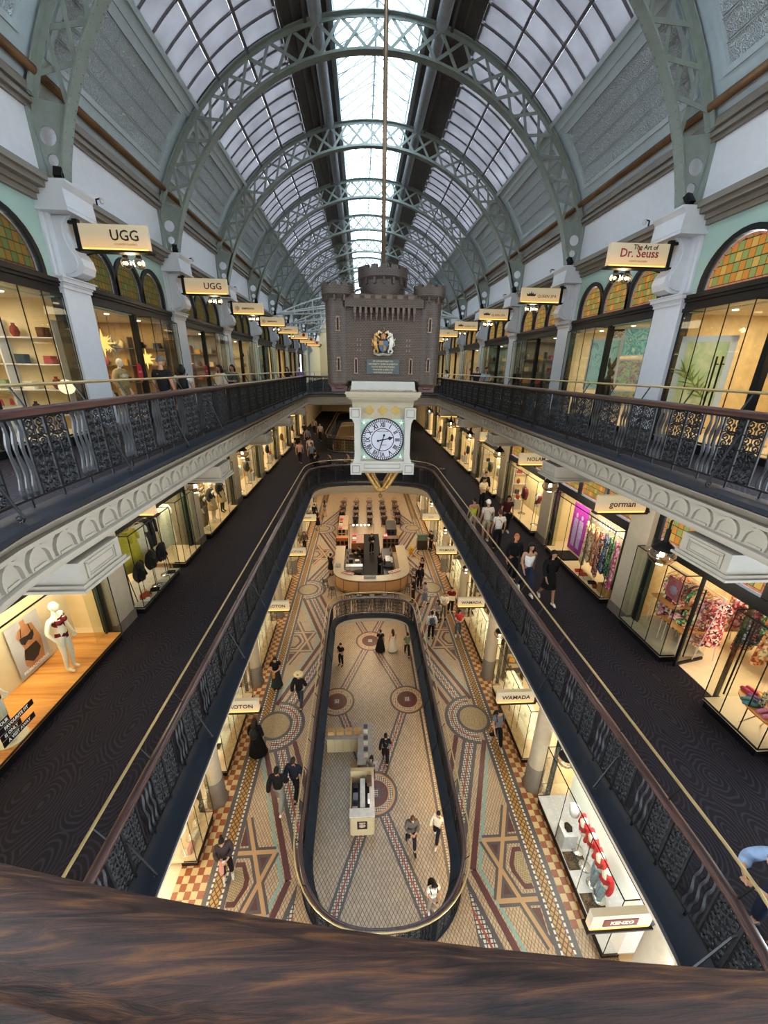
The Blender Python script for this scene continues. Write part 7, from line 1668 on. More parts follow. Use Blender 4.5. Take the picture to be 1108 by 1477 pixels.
def f(b):
    for i in range(0, N_B, step):
        p, q = barline(.012)[i], barline(-.03)[i]; b.tube([(p[0], p[1], .12), (p[0], p[1], 1.0)], .014, 4)
part(bar_, 'panel_joint', MATS['bar_edge'], f)
part(bar_, 'counter_top', pm('bar_top', 'a39379', .3, var=.06), lambda b: band(b, -.62, .06, 1.05, 1.10))
part(bar_, 'inner_counter', pm('steel_dark', '33312f', .35, .5), lambda b: (b.box(-1.2, 21.9, 0, -.1, 25.8, .9), b.box(1.4, 21.9, 0, 2.2, 25.8, .9)))
part(bar_, 'floor_mat', BLACK, lambda b: b.box(-.1, 21.6, .005, 1.4, 30.5, .02))
def machine(loc, rz, label, w_=.8):
    t = T('coffee_machine', label, 'coffee machine', loc, rz); part(t, 'body', pm('machine_steel', 'a8a8a6', .25, .8, var=.05), lambda b: (b.bev(-w_ / 2, -.25, .08, w_ / 2, .25, .42, .03), b.bev(-w_ / 2, -.25, .42, w_ / 2, .1, .52, .03)));
    part(t, 'drip_tray', BLACK, lambda b: b.box(-w_ / 2, -.4, .04, w_ / 2, -.2, .1))
    for i in range(3): part(t, 'group_head', BLACK, lambda b: (b.lathe([(.04, .22), (.045, .32)], 8, (-w_ / 3 + i * w_ / 3, -.3, 0)), b.tube([(-w_ / 3 + i * w_ / 3, -.32, .24), (-w_ / 3 + i * w_ / 3, -.5, .22)], .015, 5)))
    for a in (-1, 1): part(t, 'foot', BLACK, lambda b: b.box(a * w_ * .4 - .03, -.2, 0, a * w_ * .4 + .03, .2, .08))
    return t
machine((-.55, 22.2, ZG + .9), pi, 'black and steel coffee machine at the front of the bar, left of the aisle', 1.1); machine((1.8, 23.2, ZG + .9), -pi / 2, 'steel coffee machine on the right inner counter', .8)
for i, x_ in enumerate((-.95, 2.05)):
    t = T('pastry_case', 'curved glass pastry case on the %s part of the bar top' % ('left', 'right')[i], 'display case', (x_, 21.85 if i == 0 else 21.95, ZG + 1.1), .5 if i else -.5); part(t, 'tray', pm('tray_pink', 'c8a0a0', .5), lambda b: b.box(-.4, -.15, 0, .4, .15, .03)); part(t, 'rail', pm('bar_edge', '3a241a', .4), lambda b: b.tube([(-.42, -.17, .05), (0, -.2, .05), (.42, -.17, .05)], .015, 5)); [part(t, 'pastry', pm('pastry', 'b8834a', .6, var=.3), lambda b: b.ell((-.3 + .15 * j, 0, .05), (.06, .05, .035), 7), True) for j in range(5)]
gl = MB().lathe([(.0, 0), (.03, 0), (.035, .13), (.03, .13)], 8).mesh('glass', pm('tumbler', 'b8bcbc', .1, .2, var=0), True)
for i in range(22):
    x_ = .1 + .07 * (i % 11) + .02 * (i // 11); o = put('drinking_glass', gl, None, (x_, 21.15 + .13 * (i // 11), ZG + 1.1)); tag(o, 'clear tumbler, %s in the %s row at the middle of the bar top' % (NUM[i % 11], ['front', 'back'][i // 11]), 'glass', 'tumblers on the bar top')
for i in range(16):
    o = put('drinking_glass', gl, None, (-1.75 + .09 * (i % 4), 22.6 + .1 * (i // 4), ZG + 1.1)); tag(o, 'clear tumbler, %s in the %s row on the left end of the bar top' % (NUM[i % 4], NUM[i // 4]), 'glass', 'tumblers at the left end of the bar')
for i, (x_, y_, w_, d_, h_, m, lb) in enumerate(((-1.55, 26.9, .9, .5, 1.35, 'curved', 'curved wooden bottle rack with rounded top left of the bar'), (-.35, 26.0, .9, 1.6, 1.6, 'tall', 'tall wooden shelf cabinet along the bar aisle'), (2.2, 27.3, 1.2, .6, 1.1, 'low', 'low brown cabinet with pink boxes on the right of the bar'), (-1.6, 30.5, .8, 3.2, 1.1, 'long', 'long pale counter on the far left of the bar'), (2.4, 29.6, .8, 2.0, 1.2, 'dark', 'dark cabinet on the far right of the bar'))):
    t = T('bar_cabinet', lb, 'cabinet', (x_, y_, ZG)); wm = pm('cab_' + m, {'curved': '9a5a30', 'tall': '7a4a2c', 'low': '5a3c28', 'long': 'a08468', 'dark': '26201e'}[m], .45, var=.15, vs=3)
    part(t, 'carcass', wm, lambda b: (b.box(-w_ / 2, -d_ / 2, 0, w_ / 2, -d_ / 2 + .04, h_), b.box(-w_ / 2, d_ / 2 - .04, 0, w_ / 2, d_ / 2, h_), b.box(-w_ / 2, -d_ / 2, 0, -w_ / 2 + .04, d_ / 2, h_), b.box(w_ / 2 - .04, -d_ / 2, 0, w_ / 2, d_ / 2, h_), b.box(-w_ / 2, -d_ / 2, h_, w_ / 2, d_ / 2, h_ + .04)))
    for j in range(int(w_ / .3) * 2): part(t, 'pigeonhole', BLACK, lambda b: b.box(-w_ / 2 + .06 + (j // 2) * .3, -d_ / 2 - .005, .45 + (j % 2) * .38, -w_ / 2 + .28 + (j // 2) * .3, -d_ / 2 + .01, .75 + (j % 2) * .38))
    if i in (1, 2, 3):
        for j in range(4): part(t, 'carton', pm('carton_%d' % (j % 3), ['c8405a', 'd8cfc0', '8a6a48'][j % 3], .6), lambda b: b.box(-w_ / 2 + .08, -d_ / 2 + .1 + j * d_ / 5, h_ + .04, -w_ / 2 + .34, -d_ / 2 + .1 + j * d_ / 5 + .2, h_ + .16 + .05 * (j % 2)))
for i in range(5): o = MB().lathe([(.0, .0), (.06, .0), (.09, .1), (.0, .12)], 12).build('heat_lamp', emis('heat', 'fff2d8', 3), None, True, (-.7 + i * .3, 27.6, ZG + 2.0)); tag(o, 'small white lamp over the bar, %s from the left' % NUM[i], 'lamp', 'row of lamps over the bar')
t = T('lamp_rail', 'thin black rail carrying the row of bar lamps', 'rail', (0, 27.6, ZG)); part(t, 'bar', BLACK, lambda b: (b.tube([(-1.0, 0, 2.13), (.9, 0, 2.13)], .012, 5), b.tube([(-1.0, 0, 0), (-1.0, 0, 2.13)], .012, 5), b.tube([(.9, 0, 0), (.9, 0, 2.13)], .012, 5)))
# stools and far tables
st = None
def stool(loc, rz, label):
    global st
    if st is None:
        t = T('bar_stool', label, 'stool', loc, rz, 'bar stools around the bar'); part(t, 'seat', pm('stool_seat', '241a18', .5), lambda b: b.lathe([(0, .72), (.18, .72), (.19, .68), (0, .68)], 18)); part(t, 'backrest', BLACK, lambda b: b.tube([(-.17, .12, .7), (-.17, .17, .92), (0, .2, .95), (.17, .17, .92), (.17, .12, .7)], .014, 5)); [part(t, 'leg', BLACK, lambda b: b.tube([(a * .12, c * .12, .68), (a * .2, c * .2, 0)], .014, 5)) for a in (-1, 1) for c in (-1, 1)]; part(t, 'foot_ring', BLACK, lambda b: b.tube([(.17 * cos(2 * pi * i / 12), .17 * sin(2 * pi * i / 12), .25) for i in range(12)], .01, 4, closed=True)); st = t; return t
    return dup(st, loc, rz, label)
for i, (x_, y_) in enumerate(((-2.4, 21.6), (-1.9, 20.7), (-.9, 20.0), (-.2, 19.85), (.55, 19.8), (1.3, 19.85), (2.0, 20.0), (2.9, 20.9), (3.35, 21.8), (3.5, 22.9))): stool((x_, y_, ZG), atan2(y_ - 22.7, x_ - .6) - pi / 2, 'black bar stool at the front of the bar, %s from the left' % NUM[i])
ch = None
def chair(loc, rz, label, group):
    global ch
    if ch is None:
        t = T('cafe_chair', label, 'chair', loc, rz, group); W_ = pm('chair_wood', '2a1a16', .45)
        part(t, 'seat', W_, lambda b: b.bev(-.2, -.2, .43, .2, .2, .46, .04)); part(t, 'backrest', W_, lambda b: (b.tube([(-.18, .19, .46), (-.19, .24, .75), (-.12, .27, .86), (.12, .27, .86), (.19, .24, .75), (.18, .19, .46)], .014, 6), b.tube([(-.06, .2, .46), (-.06, .265, .85)], .008, 4), b.tube([(.06, .2, .46), (.06, .265, .85)], .008, 4)))
        for a in (-1, 1):
            for c in (-1, 1): part(t, 'leg', W_, lambda b: b.tube([(a * .17, c * .17, .44), (a * .2, c * .21, 0)], .014, 5))
        ch = t; return t
    c = dup(ch, loc, rz, label); c['group'] = group; return c
tb = None
def table(loc, label, group):
    global tb
    if tb is None:
        t = T('cafe_table', label, 'table', loc, 0, group); part(t, 'top', pm('table_top', '4a3028', .35), lambda b: b.lathe([(0, .74), (.34, .74), (.34, .71), (0, .71)], 22)); part(t, 'pedestal', BLACK, lambda b: b.lathe([(.2, 0), (.18, .03), (.03, .05), (.03, .71)], 12), True); tb = t; return t
    c = dup(tb, loc, 0, label); c['group'] = group; return c
for j in range(4):
    for i in range(5):
        x_, y_ = -1.9 + i * 1.3, 32.8 + j * 1.45; lb = '%s from left, %s row' % (NUM[i], NUM[j]); table((x_, y_, ZG), 'small dark cafe table beyond the bar, ' + lb, 'tables beyond the bar')
        chair((x_ - .05, y_ - .5, ZG), pi, 'dark chair before the table beyond the bar, ' + lb, 'chairs beyond the bar'); chair((x_ + .05, y_ + .5, ZG), 0, 'dark chair behind the table beyond the bar, ' + lb, 'chairs beyond the bar')
sg = T('wet_floor_sign', 'yellow folding caution sign right of the bar', 'sign', (3.75, 26.6, ZG)); [part(sg, 'leaf', pm('sign_yellow', 'd8a818', .5), lambda b: (setattr(b, 'M', Matrix.Rotation(radians(a), 4, 'X')), b.prism([(-.16, 0), (.16, 0), (.12, .62), (-.12, .62)], 'y', -.01, .01))) for a in (14, -14)]
t = T('menu_kiosk', 'dark green kiosk stand by the right hand shops', 'stand', (4.75, 27.6, ZG)); part(t, 'body', pm('kiosk_brown', '2c2018', .5), lambda b: b.bev(-.4, -.3, 0, .4, .3, .8, .03)); part(t, 'screen', pm('kiosk_green', '4a6458', .4), lambda b: b.box(-.4, -.3, .8, .4, -.1, 1.3))
# ---------------------------------------------------------------- lowest level kiosks
BE = pm('kiosk_beige', 'b3a17c', .45, var=.04); TOPW = pm('kiosk_white', 'd0cdc6', .35)
t = T('sales_kiosk', 'pale rounded sales kiosk with a photograph on its front, lowest level', 'kiosk', (-.07, 0, ZB))
def f(b):
    P = lambda x0, y0, x1, y1, r: [(x0 + r * (1 - cos(a)), y0 + r * (1 - sin(a))) for a in [pi / 2 * i / 4 for i in range(5)]][::1] + [(x1 - r * (1 - sin(a)), y0 + r * (1 - cos(a))) for a in [pi / 2 * i / 4 for i in range(5)]] + [(x1, y1), (x0, y1)]
    b.prism(P(-.5, 9.85, .5, 10.05, .12), 'z', 0, 1.05); b.box(-.5, 10.0, 0, -.44, 11.55, 1.0); b.box(.44, 10.0, 0, .5, 11.7, 1.05); b.box(-.5, 11.55, 0, .5, 11.7, 1.3)
part(t, 'cabinet', BE, f); part(t, 'white_top', TOPW, lambda b: (b.box(-.5, 9.87, 1.05, .5, 10.2, 1.08), b.box(.3, 10.2, 1.05, .5, 11.7, 1.08))); part(t, 'floor_well', pm('kiosk_dark', '2a2a30', .5), lambda b: b.box(-.44, 10.05, .5, .44, 11.55, .55)); part(t, 'shelf', TOPW, lambda b: (b.box(-.08, 10.25, .5, .12, 11.4, 1.05),))
p_ = part(t, 'photograph', pm('photo_dark', '241a16', .4, var=.3), lambda b: b.box(-.2, 9.835, .4, .2, 9.85, .85)); part(p_, 'image', pm('photo_tan', 'a8937a', .4, var=.4, vs=12), lambda b: (b.prism([(.13 * cos(a), .6 + .1 * sin(a)) for a in [2 * pi * i / 14 for i in range(14)]], 'y', 9.828, 9.835), b.box(-.12, 9.828, .72, .12, 9.835, .8)))
for i, (x_, y_, c, w_, d_, h_) in enumerate(((-.3, 10.4, 'c8a8a8', .22, .3, .1), (-.28, 10.9, '8a8a94', .2, .3, .16), (.27, 10.45, 'e0ddd6', .1, .22, .3), (.3, 11.2, '5a4030', .2, .35, .22), (-.27, 11.3, '3a3a44', .18, .2, .2))): tag(MB().bev(-w_ / 2, -d_ / 2, 0, w_ / 2, d_ / 2, h_, .02).build('stock_box', pm('stock_' + c, c, .6, var=.15), None, False, (x_ - .07, y_, ZB + (.55 if x_ < .2 else 1.08))), ['pale pink box', 'grey box', 'white till screen', 'brown woven basket', 'dark blue box'][i] + ' inside the rounded sales kiosk', 'box')
t = T('sales_counter', 'L-shaped beige counter with grey top behind the rounded kiosk', 'counter', (0, 0, ZB)); part(t, 'cabinet', BE, lambda b: (b.box(-1.75, 13.45, 0, -.25, 13.9, .9), b.box(-.25, 12.1, 0, .35, 12.3, .95), b.box(.25, 12.1, 0, .42, 14.2, .95), b.box(-.25, 12.1, 0, -.15, 13.5, .95))); part(t, 'top', pm('counter_grey', '8a8680', .4), lambda b: (b.box(-1.8, 13.4, .9, -.25, 13.95, .94), b.box(-.28, 12.05, .95, .45, 14.25, .98)));
part(t, 'door_line', STONE, lambda b: [b.box(x_, 13.44, .05, x_ + .01, 13.45, .88) for x_ in (-1.4, -1.0, -.62)])
for i in range(4): tag(MB().bev(-.17, -.12, 0, .17, .12, .22, .02).build('carton', pm('carton_tan', 'b08a52', .6, var=.15), None, False, (-1.55 + i * .42, 14.1, ZB)) , 'tan carton behind the L-shaped counter, %s from the left' % NUM[i], 'box', 'cartons behind the counter').__setattr__('location', Vector((-1.55 + i * .42, 13.72, ZB + .94)))
for i in range(6): tag(MB().box(-.1, -.008, 0, .1, .008, .2).build('leaflet_holder', pm('holder_%d' % (i % 2), ['d8d4cc', '50545c'][i % 2], .4), None, False, (.1, 12.4 + i * .3, ZB + .98), (radians(-20), 0, 0)), 'tilted card holder on the grey counter, %s from the front' % NUM[i], 'holder', 'card holders on the counter')
tag(MB().bev(-.15, -.2, 0, .15, .2, .55, .02).build('wooden_box', pm('wooden_box', '9a6c3a', .6, var=.15), None, False, (-.45, 12.3, ZB)), 'upright wooden box standing before the grey counter', 'box')
# middle level cafe by the far void: tables and chairs
for i, (x_, y_) in enumerate(((-2.6, 25.0), (-1.5, 25.4), (-.4, 25.3), (.6, 25.6), (1.9, 25.2), (3.0, 25.6))):
    table((x_, y_, Z1), 'small dark table on the carpet behind the void, %s from the left' % NUM[i], 'tables behind the middle void')
    chair((x_ - .5, y_, Z1), pi / 2, 'chair left of the table behind the void, %s from the left' % NUM[i], 'chairs behind the middle void'); chair((x_ + .5, y_ + .1, Z1), -pi / 2, 'chair right of the table behind the void, %s from the left' % NUM[i], 'chairs behind the middle void')
for i, (x_, y_) in enumerate(((4.0, 23.9), (4.6, 25.2), (5.2, 24.2))): chair((x_, y_, Z1), 1.2 * i, 'brown wooden chair on the carpet right of the clock, %s of three' % ('nearest', 'middle', 'farthest')[i], 'chairs right of the clock')

# ---------------------------------------------------------------- shelves on the partition walls, seen through the fronts
IC = [cloth(x) for x in ('7c3a2c', 'c8b48a', '3a4652', 'b8863c', 'd8d0c0', '5a3c2c', '2c2a2e', 'a04a50', '8a9a7a')]; IN = ['rust', 'sand', 'slate', 'ochre', 'ivory', 'brown', 'black', 'rose', 'sage']
IM = [MB().bev(-.11, -.09, 0, .11, .09, .2, .02), MB().lathe([(0, 0), (.05, 0), (.09, .1), (.07, .2), (.03, .24), (.035, .28), (0, .28)], 12), MB().bev(-.13, -.08, 0, .13, .08, .1, .02).box(-.11, -.07, .1, .1, .07, .17)]
IM = [(n, m.mesh(n, WHITE, 'auto')) for n, m in zip(('gift_box', 'vase', 'folded_stack'), IM)]
def wall_shelf(X, s, yw, zf, hs, L, nm, wood, items=4):
    t = T('wall_shelf', 'wall shelves on the far partition ' + nm, 'shelf', (0, 0, 0)); x0, x1 = X + s * .35, X + s * (.35 + L)
    part(t, 'upright', wood, lambda b: [b.box(x - .015, yw - .3, zf, x + .015, yw, zf + hs[-1] + .35) for x in (x0, (x0 + x1) / 2, x1)])
    for h_ in hs: part(t, 'board', wood, lambda b: b.box(min(x0, x1), yw - .3, zf + h_ - .025, max(x0, x1), yw, zf + h_))
    k = 0
    for j, h_ in enumerate(hs):
        for i in range(items):
            x = x0 + (x1 - x0) * (i + .5) / items; c_ = (i * 4 + j * 7 + int(yw * 3)) % 9; n_, me = IM[(i + j + int(yw)) % 3]
            o = put(n_, me, None, (x, yw - .15, zf + h_), (0, 0, .3 * (i % 3 - 1)), IC[c_]); tag(o, '%s %s, %s on the %s board %s' % (IN[c_], n_.replace('_', ' '), NUM[i], ['lowest', 'second', 'third', 'top'][j], nm), {'gift_box': 'box', 'vase': 'vase', 'folded_stack': 'clothing'}[n_], 'goods on the wall shelves')
for s in (-1, 1):
    for k in range(-1 if s < 0 else 1, 4): wall_shelf(CX + s * WX, s, P2 + BAY * (k + 1) - .08, Z2, (.5, 1.05, 1.6, 2.15), 2.4, 'of the %s upper %s shop' % (NUM[k + 1], side_word[s]), (MATS['plank'], WHITE, DARKM)[(k + s) % 3])
    for k in range(0, 3): wall_shelf(C1 + s * WG, s, P1 + BAY * (k + 1) - .1, ZG, (.5, 1.05, 1.6), 1.8, 'of the %s ground %s shop' % (NUM[k + 1], side_word[s]), (GOLDM if s < 0 else DARKM), 3)
    for k in (1, 2): wall_shelf(C1 + s * W1, s, P1 + BAY * (k + 1) - .1, Z1, (.5, 1.05, 1.6), 2.0, 'of the %s middle %s shop' % (NUM[k + 1], side_word[s]), WHITE, 3)
bt = MB().lathe([(0, 0), (.035, 0), (.035, .16), (.012, .21), (.012, .27), (0, .27)], 8).mesh('bottle', WHITE, True)
for i in range(24):
    x_, y_ = ((-1.05 + .0 * i, 23.0 + .2 * i) if i < 12 else (2.05, 22.3 + .0 + .2 * (i - 12) + (1.1 if i > 15 else 0)))
    tag(put('bottle', bt, None, (x_, y_, ZG + .9), None, cloth(['3a4a2c', '6a3a20', '2a2a2c', 'b8b4a8'][i % 4])), ['green', 'amber', 'black', 'clear'][i % 4] + ' bottle, %s from the front on the %s inner counter of the bar' % (NUM[i % 12], 'left' if i < 12 else 'right'), 'bottle', 'bottles on the inner counters')
for i in range(6): tag(MB().bev(-.14, -.11, 0, .14, .11, .1 + .05 * (i % 3), .02).build('cup_stack_tray', pm('tray_%d' % (i % 3), ['cfc8bc', '6a4a34', '2c2a2a'][i % 3], .5), None, False, (-.8 + .42 * (i % 2), 22.9 + .9 * (i // 2), ZG + .9)), 'tray of stacked cups on the left inner counter, %s from the front' % NUM[i], 'tray')
# ================================================================== PEOPLE
# top level
z = Z2
person('man in black shirt and grey cap seen from behind on the upper left', (-5.0, 10.5, z), -10, 'stand', ('tee', '17171a'), ('trousers', '1a1a1e'), ('cap', '5a5650'), sk='b08060', h=1.80)
person('woman in pale top with a black bag beside the man in black', (-4.9, 11.4, z), 20, 'stand', ('tee', 'b8b4b0'), ('trousers', '202024'), ('bob', '14110f'), extra=[('backpack', '121214')], h=1.62)
person('woman in light coat looking aside on the upper left', (-5.0, 14.7, z), 150, 'stand', ('coat', 'c4bcb4'), ('trousers', '8a857c'), ('long', '1a1210'), h=1.64)
person('woman in grey-green top with a black shoulder bag on the upper left', (-4.8, 15.5, z), 170, 'armfold', ('shirt', '46504a'), ('trousers', '303438'), ('bob', '120e0c'), extra=[('crossbag', '101012')], h=1.66)
person('woman in dark top with pale arms far on the upper left', (-4.4, 24.5, z), 160, 'stand', ('tee', '2a2224'), ('skirt' and 'trousers', '3a3034'), ('long', '2a1a14'), h=1.62)
person('person in purple top and white sun hat far on the upper left', (-4.2, 28.0, z), 180, 'phone', ('shirt', '8a6aa8'), ('trousers', '3c3a44'), ('short', '2a1f18'), extra=[('sunhat', 'e6e0d8')], h=1.6)
person('man in dark shirt with pack strap by the upper right rail', (6.0, 20.9, z), 175, 'stand', ('tee', '23262c'), ('trousers', '2a2c32'), ('short', '1a1512'), extra=[('backpack', '2c3440')], h=1.76)
person('person in light blue shirt by the upper right rail', (5.95, 19.2, z), 190, 'armfold', ('tee', '7fa3b8'), ('trousers', '3a4048'), ('short', '1a1614'), h=1.74)
person('woman with black hair and white top just right of the castle', (5.7, 27.0, z), 100, 'phone', ('tee', 'd8d4cf'), ('trousers', '22222a'), ('long', '0e0c0c'), h=1.6)
# middle level
z = Z1
person('woman in short black dress and black hair walking on the right carpet', (5.5, 9.6, z), 180, 'walkbag', ('shirt', '0d0c0e'), None, ('long', '0e0b0b'), 'd8d0c8', 'a87a5e', skirt=('skirt', '0d0c0e'), h=1.7)
person('woman in white sleeveless top and jeans walking on the right carpet', (5.05, 10.1, z), 178, 'walk', ('vest', 'd8d4d0'), ('jeans', '27304a'), ('long', '16100e'), 'e0dcd6', 'a97f62', h=1.7)
person('man in black behind the woman in white', (4.85, 10.75, z), 180, 'stand', ('shirt', '151416'), ('trousers', '17171a'), ('bald', 'a05a34'), sk='b07048', h=1.72)
person('person in bright yellow vest on the right carpet', (4.6, 14.6, z), 10, 'stand', ('vest', 'c9cf3a'), ('shorts', 'b8aa90'), ('short', '17120f'), 'c8c4bc', extra=[('bag', '9a9488')], h=1.64)
person('man in white shirt and white cap with grey shoulder bag', (4.95, 13.9, z), 5, 'stand', ('tee', 'cfc8be'), ('shorts', 'a89a84'), ('cap', 'e8e6e2'), 'c0b8ac', extra=[('crossbag', '8a92a0')], h=1.76)
person('woman in white tee with black strap and dark trousers seen from behind', (5.15, 13.1, z), 0, 'stand', ('tee', 'd4cfc8'), ('trousers', '15151a'), ('short', '4a2c1c'), extra=[('crossbag', '1a1a1e')], h=1.66)
person('woman in dark red top and black trousers by the right window', (6.1, 14.8, z), 175, 'stand', ('tee', '3a1418'), ('trousers', '131216'), ('bob', '120e0d'), 'c8c4c0', h=1.66)
person('person in cream shirt standing far along the right carpet', (5.9, 17.6, z), 200, 'phone', ('tee', 'c8bc98'), ('trousers', '121216'), ('short', '14110f'), h=1.68)
person('person in black top behind the cream shirt on the right carpet', (6.3, 18.6, z), 185, 'stand', ('shirt', '17161a'), ('trousers', '1c1c20'), ('short', '100e0d'), h=1.7)
person('person in light blue shirt leaning on the rail at the right edge', (4.88, 2.34, z), 90, 'lean', ('shirt', '8fa6c8'), ('trousers', '2a3040'), ('short', '2a1c16'), '2a2420', 'b98b6c', h=1.74)
for i, (x_, y_, c, f_) in enumerate(((-3.1, 24.9, '141318', -90), (-2.1, 25.1, '2a2420', 90), (-.9, 25.3, '8a6f50', 90), (.1, 25.4, '2c2a30', -90), (-3.2, 26.3, '1a1a20', 0))): person('seated cafe customer in %s behind the middle void, %s from the left' % (['black', 'dark brown', 'tan', 'charcoal', 'navy'][i], NUM[i]), (x_, y_, z), f_, 'sit', ('shirt', c), ('trousers', '1c1c22'), ('short', '1a1410'), h=1.7)
for i, (x_, y_, c) in enumerate(((-3.9, 29.0, 'd0c8c0'), (-3.5, 26.6, '7a8494'), (-4.4, 27.2, 'c49a8a'), (-5.0, 30.0, '24222a'), (-4.7, 33.5, '6a7484'), (-3.9, 36.5, 'b8b0a8'), (-5.4, 36.8, '1e1c20'), (-4.9, 40.5, '8a8078'))): person('distant walker in %s on the left carpet, %s one' % (['white', 'blue-grey', 'pink', 'black', 'grey-blue', 'pale grey', 'dark', 'taupe'][i], NUM[i]), (x_, y_, z), 180 * (i % 2), 'walk', ('tee', c), ('trousers', '1e1e26'), ('short', '1a1410'), h=1.7)
# ground floor left
z = ZG
person('woman in black top and long dark skirt with tan handbag, left walkway', (-3.85, 13.6, z), 190, 'phone', ('tee', '141216'), None, ('bob', '15100e'), '141216', 'b98b70', skirt=('longskirt', '2c3236'), extra=[('bag', 'a8763c')], h=1.68)
person('man in straw hat and dark jacket walking away on the left', (-2.66, 12.5, z), -8, 'walk', ('coat', '16181c'), ('jeans', '39434e'), ('short', '5a4030'), '3a2a20', extra=[('sunhat', 'cdb98e')], h=1.78)
person('woman with long hair and backpack in a long black dress', (-3.9, 10.4, z), -5, 'stand', ('shirt', '121114'), None, ('long', '2a1c16'), '101012', skirt=('longdress', '0f0e11'), extra=[('backpack', '24221f')], h=1.72)
person('man in black jacket and pale baggy trousers walking away', (-2.72, 8.5, z), -5, 'walk', ('coat', '131316'), ('wide', '8a8a84'), ('short', '12100f'), 'd8d4cc', h=1.80)
person('person in dark blue puffer jacket beside the man in pale trousers', (-2.28, 8.85, z), -12, 'walk', ('puffer', '1b2230'), ('trousers', '15151a'), ('short', '2a221c'), h=1.72)
person('woman with hair bun looking at her phone on the lower left', (-3.82, 6.75, z), 200, 'phone', ('shirt', '3a3234'), ('trousers', '121215'), ('bun', '17100e'), 'c8c4bc', 'b98b6c', extra=[('phone', 'c8ccd0'), ('bag', 'c88a80')], h=1.68)
person('woman in black dress with white collar leaning by the bar', (-2.2, 23.5, z), -40, 'phone', ('tee', '1c1a1e'), None, ('bun', '14100e'), '141214', 'b0805e', skirt=('skirt', '131216'), h=1.66)
person('woman in brown top walking toward the camera on the far left', (-4.5, 27.4, z), 180, 'walk', ('shirt', '4a3e34'), ('trousers', '1c1b1e'), ('bob', '17120f'), h=1.64)
person('woman in black mini dress with bare legs far left', (-3.9, 31.5, z), 0, 'stand', ('vest', '121114'), None, ('long', '15100d'), '8a4a2c', 'b07a58', skirt=('skirt', '121114'), h=1.66)
person('person in white tee and black trousers, leftmost of the far group', (-4.9, 33.4, z), 0, 'stand', ('tee', 'd4d0cb'), ('trousers', '17171b'), ('short', '14110f'), h=1.68)
person('person all in black in the middle of the far group', (-4.45, 33.8, z), 0, 'stand', ('shirt', '17171c'), ('trousers', '17171b'), ('short', '0f0d0c'), h=1.66)
person('woman in shorts with long hair, rightmost of the far group', (-3.6, 34.8, z), 10, 'stand', ('vest', '5a5864'), ('shorts', '8a8488'), ('long', '2a1c18'), sk='b98b6c', h=1.68)
for i, (x_, y_) in enumerate(((-.2, 24.6), (.7, 26.8), (1.15, 23.4))): person('barista in black behind the bar, %s from the front' % ('second', 'third', 'first')[i], (x_, y_, z), [90, 200, -60][i], 'phone', ('shirt', '121114'), ('trousers', '121114'), ('short', '100d0c'), h=1.7)
# ground floor right
person('man in grey tee with backpack straps walking on the right', (5.05, 10.4, z), 185, 'walk', ('tee', '6a7078'), ('trousers', '15171c'), ('short', '17120f'), 'b8b4ae', extra=[('backpack', '15171c')], h=1.76)
person('man in white shirt with grey backpack seen from behind', (3.6, 16.6, z), 0, 'stand', ('shirt', 'cfd2d6'), ('trousers', '14141a'), ('short', '14100f'), extra=[('backpack', '3c424c')], h=1.74)
person('woman with long hair and white bag among the right group', (4.15, 17.7, z), 120, 'walkhold', ('shirt', '8a8074'), ('trousers', '3a3430'), ('long', '3a2218'), extra=[('bag', 'e0dcd2')], h=1.7)
person('man in cream shirt with shoulder bag reading a map', (4.6, 18.3, z), 170, 'phone', ('shirt', 'd3cdbf'), ('trousers', '6a6050'), ('short', '6a4a38'), extra=[('crossbag', '4a3c30')], h=1.78)
person('person in dark red top holding a large sheet', (5.15, 18.9, z), 170, 'phone', ('tee', '5e1218'), ('trousers', '141216'), ('short', '2a2220'), extra=[('paper', 'd8d0bc')], h=1.74)
person('woman in red and white top and blue jeans by the right windows', (5.1, 16.8, z), 180, 'phone', ('tee', 'b83a3c'), ('jeans', '4f5d6a'), ('bob', '2a1c18'), 'e2ded8', 'c09078', h=1.68)
person('man in dark shirt with arms bent right of the bar', (3.1, 20.1, z), 60, 'armfold', ('tee', '1c2028'), ('trousers', '2a2620'), ('short', '1a1412'), h=1.78)
person('woman in grey dress with cardigan right of the bar', (3.75, 19.6, z), 100, 'walkhold', ('tee', '8a8088'), None, ('short', '2a1e1a'), '17120f', 'b08468', skirt=('skirt', '6a7486'), h=1.66)
person('woman in black with bare shoulder standing right of the bar', (4.0, 22.7, z), 150, 'stand', ('vest', '121115'), ('trousers', '15151a'), ('long', '120e0d'), extra=[('bag', 'd8ccb0')], h=1.7)
person('woman in black coat behind the grey dress', (3.7, 21.6, z), 190, 'stand', ('coat', '141318'), ('trousers', '15151a'), ('bob', '0f0c0b'), h=1.68)
person('shop assistant in black by the green kiosk', (5.4, 27.2, z), 120, 'phone', ('shirt', '151418'), ('trousers', '17171b'), ('short', '0f0d0c'), h=1.7)
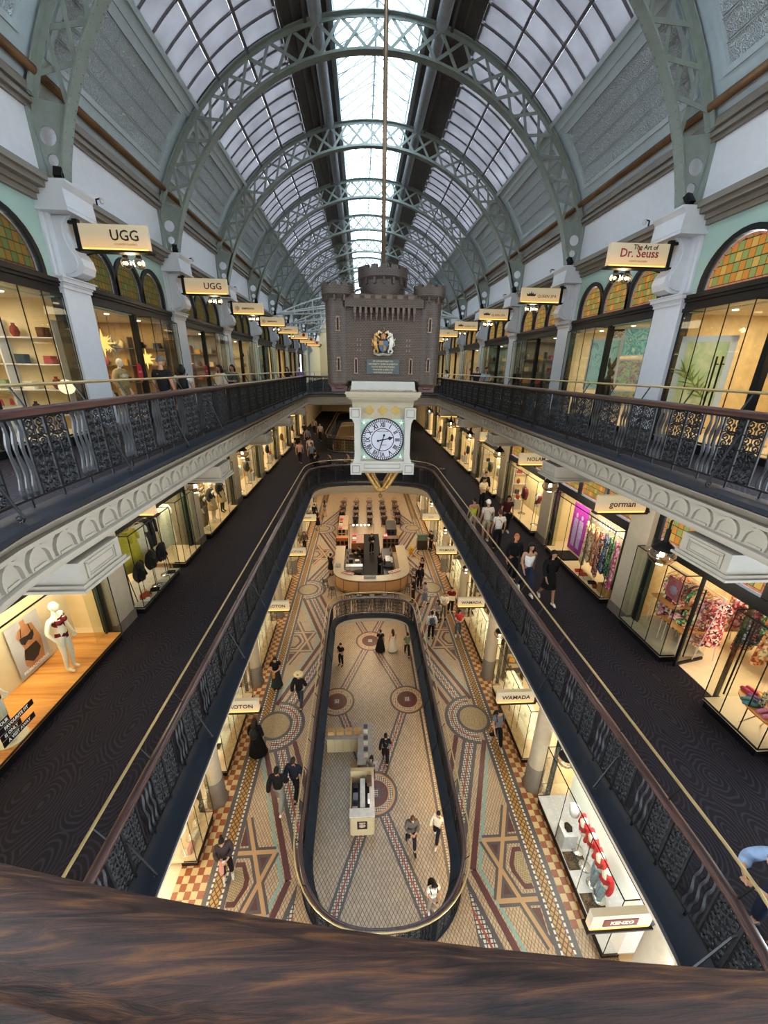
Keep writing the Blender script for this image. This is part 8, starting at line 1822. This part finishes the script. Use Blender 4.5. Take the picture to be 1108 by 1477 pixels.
for i, (x_, y_, f_) in enumerate(((-1.9, 33.4, 180), (-.6, 32.3, 0), (.7, 33.4, 180), (2.0, 32.3, 0), (3.3, 33.4, 180), (-.6, 34.9, 180), (2.0, 34.9, 180))): person('cafe customer seated beyond the bar, %s in dark clothes' % NUM[i], (x_, y_ , z), f_, 'sit', ('shirt', ['141318', '2a2a30', '1c1a1e', '3a3030', '202028', '17151a', '242226'][i]), ('trousers', '17171b'), ('short', '15100e'), h=1.68)
# lowest level
z = ZB
person('person all in black with arm raised at the far left of the lowest level', (-1.38, 19.3, z), 150, 'armfold', ('tee', '141316'), ('trousers', '141316'), ('short', '0f0d0c'), h=1.7)
person('woman in long black dress on the lowest level', (1.14, 20.5, z), 0, 'stand', ('tee', '121114'), None, ('short', '2a1a12'), '121114', skirt=('longdress', '141316'), h=1.68)
person('woman in long white dress on the lowest level', (1.95, 20.5, z), 20, 'stand', ('vest', 'd2c8b4'), None, ('long', '2a1c14'), skirt=('longdress', 'c9bfaa'), h=1.68)
person('man in green shirt and dark trousers on the lowest level', (2.85, 20.0, z), 0, 'walk', ('tee', '5a6c50'), ('trousers', '15151a'), ('short', '2a1c14'), h=1.78)
person('woman in black with grey shoulder bag walking past the counter', (1.02, 12.9, z), -5, 'walk', ('shirt', '121114'), ('wide', '121114'), ('bun', '0f0c0b'), extra=[('crossbag', '5f6a70')], h=1.74)
person('sales assistant in grey jacket with long black hair at the counter', (.35, 12.0, z), 160, 'phone', ('shirt', '8a8680'), ('trousers', '2a2a2e'), ('long', '12100f'), h=1.6)
person('man in long grey coat holding a cup on the lowest level', (1.82, 9.4, z), 185, 'walkhold', ('coat', '5c564e'), ('trousers', '1a1b22'), ('short', '5a3c2c'), '101014', 'b98a6a', h=1.80)
person('man in white sweater and black trousers on the lowest level', (2.85, 9.55, z), 150, 'walk', ('shirt', 'd0c5ac'), ('trousers', '15151a'), ('short', '110e0d'), 'd8d4cc', h=1.70)
person('woman in white tee with backpack straps looking at her phone', (2.3, 7.45, z), 190, 'phone', ('tee', 'd6ccb8'), ('trousers', '7a6f60'), ('bob', '1c1411'), 'ded9cf', 'b98b6c', extra=[('backpack', '17151a'), ('phone', '2a2a30')], h=1.68)
bpy.data.scenes.remove(TMP)
